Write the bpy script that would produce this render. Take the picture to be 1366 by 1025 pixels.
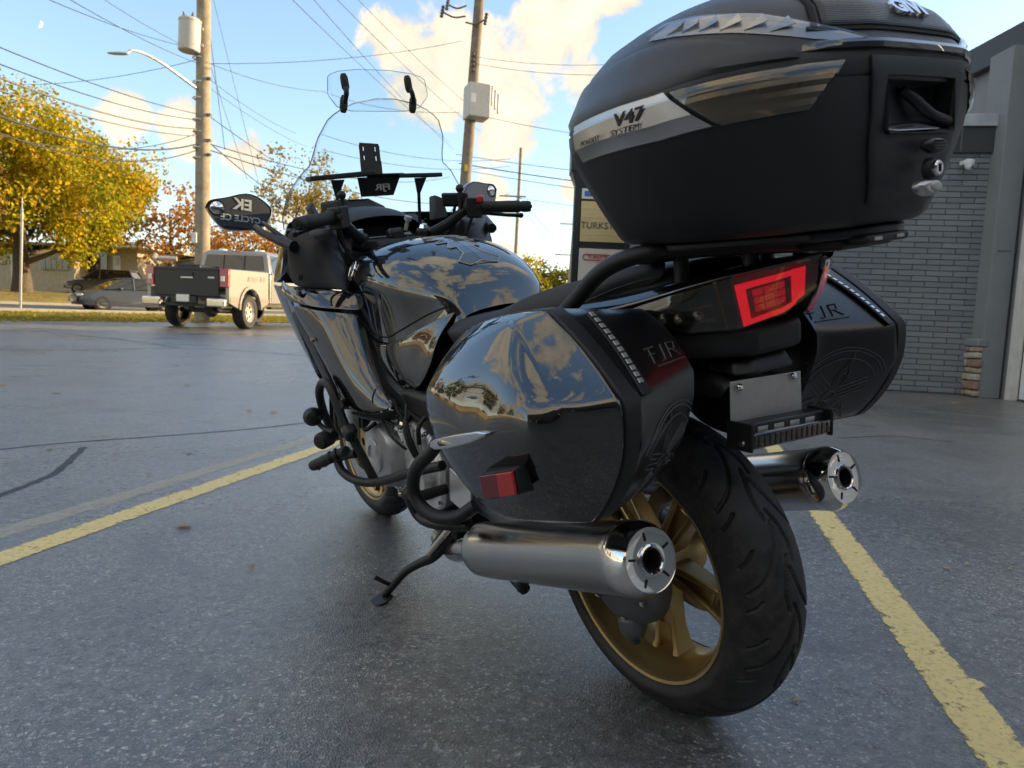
import bpy, bmesh, math, random
from math import radians, sin, cos, pi, sqrt
from mathutils import Vector, Matrix, noise as mnoise
for o in list(bpy.data.objects): bpy.data.objects.remove(o)
scn = bpy.context.scene
COL = scn.collection
rng = random.Random(7)

# ---------------------------------------------------------------- camera
cam = bpy.data.cameras.new('camera'); cam_ob = bpy.data.objects.new('camera', cam); COL.objects.link(cam_ob)
cam.sensor_width = 36.0; cam.lens = 25.525; cam.clip_start = 0.02; cam.clip_end = 5000
cam_ob.matrix_world = Matrix.Translation((0, 0, 0.802)) @ Matrix.Rotation(pi/2 - 0.1001, 4, 'X') @ Matrix.Rotation(0.04133, 4, 'Z')
cam.dof.use_dof = True; cam.dof.focus_distance = 1.6; cam.dof.aperture_fstop = 8.5
scn.camera = cam_ob

# ---------------------------------------------------------------- sky, sun, exposure
SUN_EL, SUN_AZ = radians(13), radians(72)          # azimuth measured from +Y towards +X
world = bpy.data.worlds.new('World'); scn.world = world; world.use_nodes = True
wn = world.node_tree; wn.nodes.clear()
def N(nt, typ, ins=None, **props):
    n = nt.nodes.new(typ)
    for k, v in props.items(): setattr(n, k, v)
    for k, v in (ins or {}).items():
        s = n.inputs[k]
        if isinstance(v, bpy.types.NodeSocket): nt.links.new(v, s)
        else: s.default_value = v
    return n
def mth(nt, op, a, b=None, c=None, clamp=False):
    n = nt.nodes.new('ShaderNodeMath'); n.operation = op; n.use_clamp = clamp
    for i, v in enumerate((a, b, c)):
        if v is None: continue
        if isinstance(v, bpy.types.NodeSocket): nt.links.new(v, n.inputs[i])
        else: n.inputs[i].default_value = v
    return n.outputs[0]
def mix(nt, f, a, b, bt='MIX'):
    n = nt.nodes.new('ShaderNodeMix'); n.data_type = 'RGBA'; n.blend_type = bt
    for s, v in ((n.inputs[0], f), (n.inputs[6], a), (n.inputs[7], b)):
        if isinstance(v, bpy.types.NodeSocket): nt.links.new(v, s)
        else: s.default_value = v if isinstance(v, (int, float)) else ((*v, 1) if len(v) == 3 else v)
    return n.outputs[2]
def ramp(nt, f, stops, interp='LINEAR'):
    n = nt.nodes.new('ShaderNodeValToRGB'); n.color_ramp.interpolation = interp
    e = n.color_ramp.elements
    while len(e) < len(stops): e.new(0.5)
    for x, (p_, c_) in zip(e, stops):
        x.position = p_; x.color = (c_, c_, c_, 1) if isinstance(c_, (int, float)) else (*c_, 1)
    nt.links.new(f, n.inputs[0]); return n.outputs[0]
sky = N(wn, 'ShaderNodeTexSky', sky_type='NISHITA', sun_disc=False, sun_elevation=SUN_EL, sun_rotation=SUN_AZ,
        air_density=1.0, dust_density=0.6, ozone_density=1.6, altitude=100)
tc = N(wn, 'ShaderNodeTexCoord').outputs['Generated']
def dirv(az, el): return (sin(radians(az))*cos(radians(el)), cos(radians(az))*cos(radians(el)), sin(radians(el)))
# cumulus: a union of soft round masses whose edge is broken up by fractal noise
nz = N(wn, 'ShaderNodeTexNoise', {'Vector': tc, 'Scale': 11.0, 'Detail': 9.0, 'Roughness': 0.62, 'Distortion': 0.35}).outputs['Fac']
nz2 = N(wn, 'ShaderNodeTexNoise', {'Vector': tc, 'Scale': 4.2, 'Detail': 5.0, 'Roughness': 0.55}).outputs['Fac']
CLOUDS = [(-5.5, 17, 6.4), (-10, 19, 3.0), (-1, 14, 5.5), (2.5, 21, 4.6), (5.5, 16.5, 3.6), (7, 23, 3.4), (-2, 8.5, 3.2), (4, 9.5, 2.3), (-28, 12.5, 2.6), (-24, 12, 3.2), (-20, 10.5, 2.6),
          (-16.5, 6.6, 2.2), (6, 4, 2.4), (-1, 3.5, 3), (-33, 9, 2.2)]
acc = None
for az, el, r in CLOUDS:
    d = N(wn, 'ShaderNodeVectorMath', {0: tc, 1: dirv(az, el)}, operation='DOT_PRODUCT').outputs['Value']
    a = mth(wn, 'ARCCOSINE', mth(wn, 'MINIMUM', d, 0.99999))
    v = mth(wn, 'SUBTRACT', 1.0, mth(wn, 'DIVIDE', a, radians(r*0.84)))       # 1 at centre, 0 at the radius
    acc = v if acc is None else mth(wn, 'SMOOTH_MAX', acc, v, 0.35)
# the rest of the sky carries the same broken cumulus, from low-frequency noise
nz3 = N(wn, 'ShaderNodeTexNoise', {'Vector': tc, 'Scale': 2.3, 'Detail': 3.0, 'Roughness': 0.5}).outputs['Fac']
fdot = N(wn, 'ShaderNodeVectorMath', {0: tc, 1: dirv(-8, 14)}, operation='DOT_PRODUCT').outputs['Value']
away = ramp(wn, fdot, [(0.70, 1.0), (0.86, 0.0)])
acc = mth(wn, 'MAXIMUM', acc, mth(wn, 'SUBTRACT', mth(wn, 'MULTIPLY', mth(wn, 'SUBTRACT', nz3, 0.465), 7.0), mth(wn, 'MULTIPLY', mth(wn, 'SUBTRACT', 1.0, away), 9.0)))
shape = mth(wn, 'ADD', acc, mth(wn, 'MULTIPLY', mth(wn, 'SUBTRACT', nz, 0.5), 2.5))
shape = mth(wn, 'ADD', shape, mth(wn, 'MULTIPLY', mth(wn, 'SUBTRACT', nz2, 0.5), 1.3))
mask = ramp(wn, shape, [(0.16, 0.0), (0.50, 0.95)], 'EASE')
mask = mth(wn, 'MULTIPLY', mask, ramp(wn, N(wn, 'ShaderNodeSeparateXYZ', {0: tc}).outputs['Z'], [(0.0, 0.0), (0.06, 1.0)]))
lit = ramp(wn, mth(wn, 'ADD', mth(wn, 'MULTIPLY', nz, 0.9), mth(wn, 'MULTIPLY', shape, 0.22)), [(0.38, (2.3, 2.28, 2.2)), (0.75, (3.9, 3.65, 3.05))])
sk = mix(wn, 0.13, sky.outputs[0], (1.8, 4.4, 10.0))
skyc = mix(wn, mask, sk, lit)
bg = N(wn, 'ShaderNodeBackground', {'Color': skyc, 'Strength': 0.07})
wo = N(wn, 'ShaderNodeOutputWorld', {'Surface': bg.outputs[0]})
sl = bpy.data.lights.new('sun', 'SUN'); sl.energy = 2.0; sl.angle = radians(0.5); sl.color = (1.0, 0.80, 0.52)
sun = bpy.data.objects.new('sun', sl); COL.objects.link(sun)
sd = Vector((sin(SUN_AZ)*cos(SUN_EL), cos(SUN_AZ)*cos(SUN_EL), sin(SUN_EL)))
sun.rotation_euler = sd.to_track_quat('Z', 'Y').to_euler(); sun.location = (30, 10, 30)
world.cycles.sampling_method = 'MANUAL'; world.cycles.sample_map_resolution = 512
cy_ = scn.cycles
cy_.max_bounces = 8; cy_.diffuse_bounces = 3; cy_.glossy_bounces = 5; cy_.transparent_max_bounces = 16; cy_.transmission_bounces = 4
cy_.caustics_reflective = False; cy_.caustics_refractive = False; cy_.use_adaptive_sampling = True; cy_.adaptive_threshold = 0.02
vs = scn.view_settings
vs.view_transform = 'Standard'; vs.look = 'None'; vs.gamma = 1.0; vs.use_curve_mapping = False
vs.exposure = 2.25
vs.use_white_balance = True; vs.white_balance_temperature = 7600; vs.white_balance_tint = 10

# ---------------------------------------------------------------- object helpers
def link(o, parent=None):
    COL.objects.link(o)
    if parent is not None: o.parent = parent
    return o
def tag(o, label=None, cat=None, group=None, kind=None):
    if label: o['label'] = label
    if cat: o['category'] = cat
    if group: o['group'] = group
    if kind: o['kind'] = kind
    return o
def empty(name, loc=(0, 0, 0), rot=(0, 0, 0)):
    o = bpy.data.objects.new(name, None); o.location = loc; o.rotation_euler = rot; o.empty_display_size = 0.1
    return link(o)
def mesh_ob(name, verts, faces, mat, parent=None, smooth=35, bevel=0, sub=0, crease=None, seg=2, solid=0, mats=None, fm=None):
    me = bpy.data.meshes.new(name); me.from_pydata([tuple(v) for v in verts], [], [tuple(f) for f in faces])
    me.materials.append(mat)
    for m in (mats or []): me.materials.append(m)
    if fm:
        for i, k in enumerate(fm): me.polygons[i].material_index = k
    bm = bmesh.new(); bm.from_mesh(me); bmesh.ops.recalc_face_normals(bm, faces=bm.faces)
    if crease:
        cl = bm.edges.layers.float.get('crease_edge') or bm.edges.layers.float.new('crease_edge'); bm.verts.ensure_lookup_table()
        for (a, b, w) in crease:
            e = bm.edges.get((bm.verts[a], bm.verts[b]))
            if e: e[cl] = w
    bm.to_mesh(me); bm.free()
    if smooth:
        me.polygons.foreach_set('use_smooth', [True]*len(me.polygons))
        if smooth < 180: me.set_sharp_from_angle(angle=radians(smooth))
    o = link(bpy.data.objects.new(name, me), parent)
    if solid:
        m = o.modifiers.new('solid', 'SOLIDIFY'); m.thickness = solid; m.offset = 0
    if sub:
        m = o.modifiers.new('sub', 'SUBSURF'); m.levels = m.render_levels = sub
    if bevel:
        m = o.modifiers.new('bevel', 'BEVEL'); m.width = bevel; m.segments = seg; m.limit_method = 'ANGLE'; m.angle_limit = radians(28); m.harden_normals = False
    return o
class MB:
    """collects simple solids into one mesh"""
    def __init__(s): s.v = []; s.f = []; s.m = []
    def add(s, v, f, mi=0):
        b = len(s.v); s.v += [tuple(x) for x in v]; s.f += [tuple(i+b for i in q) for q in f]; s.m += [mi]*len(f); return s
    def box(s, c, d, R=None, mi=0):
        v = []
        for z in (-1, 1):
            for y in (-1, 1):
                for x in (-1, 1):
                    q = Vector((x*d[0]/2, y*d[1]/2, z*d[2]/2))
                    v.append((R @ q if R else q) + Vector(c))
        return s.add(v, [(0, 2, 3, 1), (4, 5, 7, 6), (0, 1, 5, 4), (2, 6, 7, 3), (0, 4, 6, 2), (1, 3, 7, 5)], mi)
    def tube(s, pts, r, n=10, caps=True, mi=0, flat=None):
        v, f = tube_geo(pts, r, n, caps, flat); return s.add(v, f, mi)
    def lathe(s, prof, o, ax, n=32, mi=0, closed=False, up=None):
        v, f = lathe_geo(prof, o, ax, n, closed, up); return s.add(v, f, mi)
    def prism(s, pts, n, mi=0):
        k = len(pts); n = Vector(n); v = [Vector(p) for p in pts]; v += [p + n for p in v]
        return s.add(v, [tuple(range(k))[::-1], tuple(range(k, 2*k))] + [(i, (i+1) % k, k+(i+1) % k, k+i) for i in range(k)], mi)
    def build(s, name, mat, parent=None, **k):
        mats = k.pop('mats', None)
        return mesh_ob(name, s.v, s.f, mat, parent, mats=mats, fm=s.m if mats else None, **k)
def frame(ax, up=None):
    ax = Vector(ax).normalized(); up = Vector(up) if up else (Vector((0, 0, 1)) if abs(ax.z) < 0.95 else Vector((0, 1, 0)))
    u = up.cross(ax).normalized(); return u, ax.cross(u), ax
def spline(pts, k=6):
    pts = [Vector(p) for p in pts]
    if len(pts) < 3: return pts
    P = [pts[0]*2 - pts[1]] + pts + [pts[-1]*2 - pts[-2]]; out = []
    for i in range(1, len(P)-2):
        a, b, c, d = P[i-1:i+3]
        for j in range(k):
            t = j/k
            out.append(0.5*((2*b) + (c-a)*t + (2*a-5*b+4*c-d)*t*t + (3*b-a-3*c+d)*t**3))
    return out + [pts[-1]]
def tube_geo(pts, r, n=10, caps=True, flat=None):
    pts = [Vector(p) for p in pts]; L = len(pts)
    rs = r if isinstance(r, (list, tuple)) else [r]*L
    if len(rs) != L: rs = [rs[min(int(i/(L-1)*(len(rs)-1)), len(rs)-2)] + (rs[min(int(i/(L-1)*(len(rs)-1)), len(rs)-2)+1]-rs[min(int(i/(L-1)*(len(rs)-1)), len(rs)-2)])*(i/(L-1)*(len(rs)-1)-min(int(i/(L-1)*(len(rs)-1)), len(rs)-2)) for i in range(L)]
    v = []; u = None
    for i, p in enumerate(pts):
        t = (pts[min(i+1, L-1)] - pts[max(i-1, 0)]).normalized()
        if u is None: u = frame(t)[0]
        u = (u - t*u.dot(t)).normalized(); w = t.cross(u)
        for k in range(n):
            a = 2*pi*k/n; v.append(p + u*(rs[i]*cos(a)*(flat or 1)) + w*(rs[i]*sin(a)))
    f = [(i*n+k, i*n+(k+1) % n, (i+1)*n+(k+1) % n, (i+1)*n+k) for i in range(L-1) for k in range(n)]
    if caps: f += [tuple(range(n))[::-1], tuple(range((L-1)*n, L*n))]
    return v, f
def lathe_geo(prof, o, ax, n=32, closed=False, up=None):
    u, w, a = frame(ax, up); o = Vector(o); v = []; f = []; L = len(prof)
    for (r, h) in prof:
        for k in range(n):
            t = 2*pi*k/n; v.append(o + a*h + (u*cos(t) + w*sin(t))*r)
    for i in range(L-1 + (1 if closed else 0)):
        j = (i+1) % L
        f += [(i*n+k, i*n+(k+1) % n, j*n+(k+1) % n, j*n+k) for k in range(n)]
    if not closed:
        if prof[0][0] > 1e-6: f.append(tuple(range(n))[::-1])
        if prof[-1][0] > 1e-6: f.append(tuple(range((L-1)*n, L*n)))
    return v, f
def tube(name, pts, r, mat, parent=None, k=6, n=12, **kw):
    v, f = tube_geo(spline(pts, k) if k else pts, r, n); return mesh_ob(name, v, f, mat, parent, smooth=40, **kw)
def lathe(name, prof, o, ax, mat, parent=None, n=48, smooth=35, closed=False, **kw):
    v, f = lathe_geo(prof, o, ax, n, closed); return mesh_ob(name, v, f, mat, parent, smooth=smooth, **kw)
def box(name, c, d, mat, parent=None, R=None, bevel=0.004, **kw):
    return MB().box(c, d, R).build(name, mat, parent, bevel=bevel, **kw)
def prism(name, pts, n, mat, parent=None, bevel=0.003, **kw):
    return MB().prism(pts, n).build(name, mat, parent, bevel=bevel, **kw)
def loft(name, rings, mat, parent=None, caps=True, closed=True, **kw):
    n = len(rings[0]); v = [p for r in rings for p in r]; f = []
    for i in range(len(rings)-1):
        for k in range(n if closed else n-1):
            f.append((i*n+k, i*n+(k+1) % n, (i+1)*n+(k+1) % n, (i+1)*n+k))
    if caps and closed: f += [tuple(range(n))[::-1], tuple(range((len(rings)-1)*n, len(rings)*n))]
    return mesh_ob(name, v, f, mat, parent, **kw)
def sheet(name, rows, mat, parent=None, **kw):
    return loft(name, rows, mat, parent, caps=False, closed=False, **kw)
def text_ob(name, s, size, o, u, v, mat, parent=None, depth=0.001, align='CENTER', shear=0.0, sx=1.0, bold=0.0):
    cu = bpy.data.curves.new(name, 'FONT'); cu.body = s; cu.size = size; cu.align_x = align; cu.align_y = 'CENTER'
    cu.extrude = depth; cu.shear = shear; cu.offset = bold; cu.resolution_u = 3
    t = bpy.data.objects.new(name, cu); COL.objects.link(t)
    bpy.context.view_layer.update()
    dg = bpy.context.evaluated_depsgraph_get(); me = bpy.data.meshes.new_from_object(t.evaluated_get(dg))
    bpy.data.objects.remove(t)
    u = Vector(u).normalized(); v = (Vector(v) - u*u.dot(Vector(v))).normalized(); w = u.cross(v); o = Vector(o)
    for q in me.vertices: c = q.co.copy(); q.co = o + u*(c.x*sx) + v*c.y + w*c.z
    me.materials.clear(); me.materials.append(mat)
    return link(bpy.data.objects.new(name, me), parent)
def copy_tree(o, parent=None):
    c = o.copy(); link(c, parent)
    for ch in list(o.children): copy_tree(ch, c)
    return c

# ---------------------------------------------------------------- materials
MT = {}
def mat(name, col=(0.5, 0.5, 0.5), rough=0.5, metal=0.0, spec=0.5, coat=0.0, coat_r=0.03, var=0.0, vs_=6.0, bump=0.0, bs=200.0, rvar=0.0, emit=None, es=0.0, fn=None, trans=0.0, ior=1.45, aniso=0.0, coat_ior=1.5):
    m = bpy.data.materials.new(name); m.use_nodes = True; nt = m.node_tree; b = nt.nodes['Principled BSDF']
    b.inputs['Base Color'].default_value = (*col, 1); b.inputs['Roughness'].default_value = rough; b.inputs['Metallic'].default_value = metal
    b.inputs['Specular IOR Level'].default_value = spec; b.inputs['Coat Weight'].default_value = coat; b.inputs['Coat Roughness'].default_value = coat_r
    b.inputs['Transmission Weight'].default_value = trans; b.inputs['IOR'].default_value = ior; b.inputs['Anisotropic'].default_value = aniso
    co = N(nt, 'ShaderNodeTexCoord').outputs['Object']
    if var or rvar:
        z = N(nt, 'ShaderNodeTexNoise', {'Vector': co, 'Scale': vs_, 'Detail': 6.0, 'Roughness': 0.65}).outputs['Fac']
        if var: nt.links.new(mix(nt, ramp(nt, z, [(0.3, 0.0), (0.7, 1.0)]), [c*(1-var) for c in col], [min(1, c*(1+var)) for c in col]), b.inputs['Base Color'])
        if rvar: nt.links.new(mth(nt, 'ADD', mth(nt, 'MULTIPLY', mth(nt, 'SUBTRACT', z, 0.5), rvar*2), rough, clamp=True), b.inputs['Roughness'])
    if bump:
        z = N(nt, 'ShaderNodeTexNoise', {'Vector': co, 'Scale': bs, 'Detail': 2.0}).outputs['Fac']
        nt.links.new(N(nt, 'ShaderNodeBump', {'Height': z, 'Strength': bump, 'Distance': 0.001}).outputs[0], b.inputs['Normal'])
    b.inputs['Coat IOR'].default_value = coat_ior
    if emit: b.inputs['Emission Color'].default_value = (*emit, 1); b.inputs['Emission Strength'].default_value = es
    if fn: fn(nt, b, co)
    MT[name] = m; return m
def f_dust(amount=0.35, scale=5):
    def fn(nt, b, co):
        z = N(nt, 'ShaderNodeTexNoise', {'Vector': co, 'Scale': scale, 'Detail': 8.0, 'Roughness': 0.7}).outputs['Fac']
        r = ramp(nt, z, [(0.45, 0.0), (0.75, amount)])
        nt.links.new(mth(nt, 'ADD', r, b.inputs['Coat Roughness'].default_value), b.inputs['Coat Roughness'])
    return fn
mat('gloss_black', (0.004, 0.004, 0.005), 0.3, coat=1.0, coat_r=0.010, spec=0.1, coat_ior=2.0, fn=f_dust(0.03, 9))
mat('satin_black', (0.013, 0.013, 0.014), 0.38, bump=0.05, bs=900, rvar=0.06, vs_=14)
mat('vent_grey', (0.045, 0.043, 0.04), 0.4, bump=0.2, bs=300)
mat('case_gloss', (0.010, 0.010, 0.011), 0.3, bump=0.04, bs=900, coat=0.5, coat_r=0.24, coat_ior=1.6)
mat('matte_black', (0.016, 0.016, 0.017), 0.52, bump=0.22, bs=1500, var=0.25, vs_=18)
mat('case_plastic', (0.024, 0.026, 0.030), 0.46, bump=0.25, bs=2200, rvar=0.05, vs_=9)
mat('case_lid', (0.055, 0.058, 0.064), 0.40, bump=0.2, bs=2200, rvar=0.05, vs_=7)
mat('brushed_lid', (0.05, 0.052, 0.056), 0.33, metal=0.4, bump=0.1, bs=1400)
mat('silver_band', (0.52, 0.52, 0.53), 0.3, metal=0.85, rvar=0.05)
mat('powder_coat', (0.014, 0.014, 0.015), 0.42, bump=0.3, bs=1300)
mat('seat_vinyl', (0.02, 0.02, 0.022), 0.55, bump=0.35, bs=900, var=0.2, vs_=12)
mat('grip_rubber', (0.018, 0.018, 0.018), 0.6, bump=0.3, bs=700)
mat('gold', (0.50, 0.35, 0.16), 0.36, metal=0.85, bump=0.08, bs=800, rvar=0.06, var=0.12)
mat('steel', (0.60, 0.57, 0.53), 0.2, metal=1.0, rvar=0.05, vs_=20, bump=0.03, bs=500, var=0.05)
mat('chrome', (0.75, 0.74, 0.73), 0.06, metal=1.0, rvar=0.03)
mat('cast_alu', (0.72, 0.73, 0.74), 0.36, metal=0.6, bump=0.25, bs=500, var=0.12, rvar=0.08)
mat('cast_grey', (0.06, 0.065, 0.07), 0.45, metal=0.3, bump=0.3, bs=400, var=0.2)
mat('drive_grey', (0.15, 0.16, 0.17), 0.42, metal=0.3, bump=0.3, bs=400, var=0.2)
mat('clutch_cover', (0.58, 0.59, 0.60), 0.33, metal=0.5, bump=0.06, bs=700, var=0.06)
mat('plate_metal', (0.52, 0.51, 0.48), 0.42, metal=0.25, rvar=0.1, vs_=30, var=0.12)
mat('dark_void', (0.006, 0.006, 0.006), 0.7)
mat('print_grey', (0.10, 0.10, 0.105), 0.5)
mat('line_grey', (0.15, 0.15, 0.155), 0.55)
mat('print_black', (0.01, 0.01, 0.012), 0.45)
mat('print_white', (0.78, 0.78, 0.77), 0.5)
mat('led_clear', (0.62, 0.62, 0.63), 0.12, metal=0.6)
mat('red_reflex', (0.55, 0.012, 0.016), 0.25, coat=1.0, bump=1.0, bs=420)
mat('red_mid', (0.30, 0.004, 0.010), 0.25, coat=1.0)
mat('red_lens_dark', (0.16, 0.004, 0.008), 0.15, coat=1.0)
mat('red_lamp', (0.85, 0.01, 0.025), 0.2, coat=1.0, emit=(1.0, 0.012, 0.03), es=0.12)
mat('red_cell', (0.55, 0.008, 0.018), 0.25, coat=1.0, emit=(1.0, 0.012, 0.03), es=0.05)
mat('red_bright', (0.62, 0.02, 0.02), 0.35, coat=0.5)
mat('smoke_lens', (0.016, 0.015, 0.014), 0.06, coat=1.0, coat_r=0.02)
mat('lamp_reflector', (0.40, 0.37, 0.33), 0.22, metal=0.6)
mat('amber', (0.30, 0.17, 0.04), 0.3)
mat('lamp_dark', (0.13, 0.125, 0.115), 0.25, metal=0.3)
mat('mirror_glass', (0.82, 0.83, 0.84), 0.01, metal=1.0)
def clear_mat(name, tint, rough=0.0, fres=1.45, base=0.03):
    m = bpy.data.materials.new(name); m.use_nodes = True; nt = m.node_tree; nt.nodes.clear()
    fr = mth(nt, 'MULTIPLY', mth(nt, 'POWER', N(nt, 'ShaderNodeLayerWeight', {'Blend': 0.5}).outputs['Facing'], 4.0), 0.55)
    g = N(nt, 'ShaderNodeBsdfGlossy', {'Roughness': 0.01, 'Color': (1, 1, 1, 1)}); t = N(nt, 'ShaderNodeBsdfTransparent', {'Color': (*tint, 1)})
    mx = N(nt, 'ShaderNodeMixShader', {0: mth(nt, 'ADD', fr, base, clamp=True), 1: t.outputs[0], 2: g.outputs[0]})
    N(nt, 'ShaderNodeOutputMaterial', {'Surface': mx.outputs[0]}); MT[name] = m; return m
clear_mat('screen_clear', (0.95, 0.97, 0.97), base=0.02)
clear_mat('screen_edge', (0.62, 0.66, 0.66), base=0.30)
clear_mat('lens_clear', (0.80, 0.80, 0.80), base=0.05)
clear_mat('lens_smoke', (0.58, 0.55, 0.50), base=0.07)
clear_mat('lens_mid', (0.55, 0.53, 0.50), base=0.03)
clear_mat('lens_dark', (0.14, 0.135, 0.13), base=0.04)
clear_mat('lens_red', (0.75, 0.02, 0.03), base=0.03)
def f_carbon(nt, b, co):
    w = N(nt, 'ShaderNodeTexChecker', {'Vector': co, 'Scale': 420.0, 'Color1': (0.012, 0.012, 0.013, 1), 'Color2': (0.05, 0.05, 0.053, 1)})
    nt.links.new(w.outputs[0], b.inputs['Base Color'])
mat('carbon', (0.03, 0.03, 0.03), 0.3, coat=1.0, coat_r=0.02, fn=f_carbon)
mat('seat_carbon', (0.03, 0.03, 0.03), 0.55, fn=f_carbon)
def f_tyre(nt, b, co):
    z = N(nt, 'ShaderNodeTexNoise', {'Vector': co, 'Scale': 28.0, 'Detail': 8.0, 'Roughness': 0.7}).outputs['Fac']
    nt.links.new(mix(nt, ramp(nt, z, [(0.42, 0.0), (0.72, 1.0)]), (0.018, 0.018, 0.019), (0.055, 0.053, 0.050)), b.inputs['Base Color'])
    nt.links.new(ramp(nt, z, [(0.3, 0.42), (0.7, 0.68)]), b.inputs['Roughness'])
    z2 = N(nt, 'ShaderNodeTexNoise', {'Vector': co, 'Scale': 600.0, 'Detail': 2.0}).outputs['Fac']
    nt.links.new(N(nt, 'ShaderNodeBump', {'Height': z2, 'Strength': 0.25, 'Distance': 0.001}).outputs[0], b.inputs['Normal'])
mat('tyre', (0.015, 0.015, 0.015), 0.55, fn=f_tyre)
def f_lines(nt, b, co):     # fine raised pinstripes across the lid
    w = N(nt, 'ShaderNodeTexWave', {'Vector': co, 'Scale': 130.0, 'Distortion': 0.0}, wave_type='BANDS', bands_direction='Z').outputs['Fac']
    nt.links.new(N(nt, 'ShaderNodeBump', {'Height': w, 'Strength': 0.5, 'Distance': 0.001}).outputs[0], b.inputs['Normal'])
mat('ribbed_lid', (0.05, 0.052, 0.055), 0.36, metal=0.3, fn=f_lines)


# ================================================================ the site (x right, y away from the camera, z up)
D_ = Vector((0.5, 0.8660, 0)); N_ = Vector((-0.8660, 0.5, 0))       # along the street, and across it
def lerp(a, b, t): return a + (b-a)*t
def interp(x, xs, ys):
    if x <= xs[0]: return ys[0]
    for i in range(len(xs)-1):
        if x <= xs[i+1]: return lerp(ys[i], ys[i+1], (x-xs[i])/(xs[i+1]-xs[i]))
    return ys[-1]
def gz(n): return interp(n, [28, 37, 50, 400], [0.0, 0.2, 0.85, 1.2])
def S(n, s, dz=0.0): p = D_*s + N_*n; return Vector((p.x, p.y, gz(n)+dz))
def f_asphalt(nt, b, co):
    n1 = N(nt, 'ShaderNodeTexNoise', {'Vector': co, 'Scale': 0.55, 'Detail': 9.0, 'Roughness': 0.66, 'Distortion': 0.4}).outputs['Fac']
    n2 = N(nt, 'ShaderNodeTexNoise', {'Vector': co, 'Scale': 85.0, 'Detail': 5.0, 'Roughness': 0.75}).outputs['Fac']
    n3 = N(nt, 'ShaderNodeTexNoise', {'Vector': co, 'Scale': 9.0, 'Detail': 8.0, 'Roughness': 0.72, 'Distortion': 0.6}).outputs['Fac']
    vo = N(nt, 'ShaderNodeTexVoronoi', {'Vector': co, 'Scale': 240.0}).outputs['Distance']
    vc = N(nt, 'ShaderNodeTexVoronoi', {'Vector': co, 'Scale': 170.0}).outputs['Color']
    c = mix(nt, ramp(nt, n1, [(0.34, 0.0), (0.68, 1.0)]), (0.105, 0.105, 0.105), (0.215, 0.213, 0.210))
    c = mix(nt, ramp(nt, n3, [(0.60, 0.0), (0.78, 0.75)]), c, (0.032, 0.032, 0.034))
    # pale stone chips showing through the worn sealer
    sp = mth(nt, 'GREATER_THAN', N(nt, 'ShaderNodeSeparateColor', {0: vc}).outputs[0], 0.84)
    patch_ = ramp(nt, N(nt, 'ShaderNodeTexNoise', {'Vector': co, 'Scale': 2.6, 'Detail': 5.0, 'Roughness': 0.65}).outputs['Fac'], [(0.38, 0.3), (0.58, 1.0)])
    chips = mth(nt, 'MULTIPLY', mth(nt, 'MULTIPLY', sp, ramp(nt, n2, [(0.42, 0.0), (0.58, 1.0)])), patch_)
    c = mix(nt, mth(nt, 'MULTIPLY', chips, 0.95), c, (0.66, 0.65, 0.62))
    c = mix(nt, ramp(nt, n2, [(0.3, 0.35), (0.5, 0.0)]), c, (0.035, 0.035, 0.037))
    # short hairline pits
    pit = ramp(nt, N(nt, 'ShaderNodeTexNoise', {'Vector': co, 'Scale': 34.0, 'Detail': 5.0, 'Roughness': 0.7, 'Distortion': 0.9}).outputs['Fac'], [(0.66, 0.0), (0.70, 1.0)])
    mot = N(nt, 'ShaderNodeTexNoise', {'Vector': co, 'Scale': 30.0, 'Detail': 10.0, 'Roughness': 0.9}).outputs['Fac']
    c = mix(nt, ramp(nt, mot, [(0.40, 0.85), (0.53, 0.0)]), c, (0.035, 0.035, 0.036)); c = mix(nt, ramp(nt, mot, [(0.53, 0.0), (0.66, 0.75)]), c, (0.33, 0.33, 0.325))
    c = mix(nt, pit, c, (0.018, 0.018, 0.019))
    st1 = N(nt, 'ShaderNodeTexNoise', {'Vector': co, 'Scale': 1.7, 'Detail': 7.0, 'Roughness': 0.6, 'Distortion': 1.2}).outputs['Fac']
    c = mix(nt, ramp(nt, st1, [(0.52, 0.0), (0.70, 0.65)]), c, (0.045, 0.045, 0.047))
    nt.links.new(c, b.inputs['Base Color'])
    nt.links.new(ramp(nt, mth(nt, 'ADD', mth(nt, 'MULTIPLY', n1, 0.5), mth(nt, 'MULTIPLY', n3, 0.5)), [(0.35, 0.30), (0.65, 0.50)]), b.inputs['Roughness'])
    b.inputs['Coat Weight'].default_value = 0.6; b.inputs['Coat IOR'].default_value = 1.85
    nt.links.new(ramp(nt, mth(nt, 'ADD', mth(nt, 'MULTIPLY', n1, 0.6), mth(nt, 'MULTIPLY', mot, 0.4)), [(0.36, 0.20), (0.64, 0.42)]), b.inputs['Coat Roughness'])
    h = mth(nt, 'SUBTRACT', mth(nt, 'ADD', mth(nt, 'MULTIPLY', n2, 0.6), mth(nt, 'MULTIPLY', vo, 1.1)), mth(nt, 'MULTIPLY', pit, 0.7))
    nt.links.new((bo := N(nt, 'ShaderNodeBump', {'Height': h, 'Strength': 0.5, 'Distance': 0.003}).outputs[0]), b.inputs['Normal']); nt.links.new(N(nt, 'ShaderNodeBump', {'Height': h, 'Strength': 0.28, 'Distance': 0.003}).outputs[0], b.inputs['Coat Normal'])
mat('asphalt', (0.08, 0.08, 0.085), 0.4, spec=0.5, fn=f_asphalt)
mat('road', (0.16, 0.155, 0.15), 0.8, var=0.2, vs_=1.2)
mat('concrete', (0.27, 0.25, 0.22), 0.85, var=0.15, vs_=2)
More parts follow.
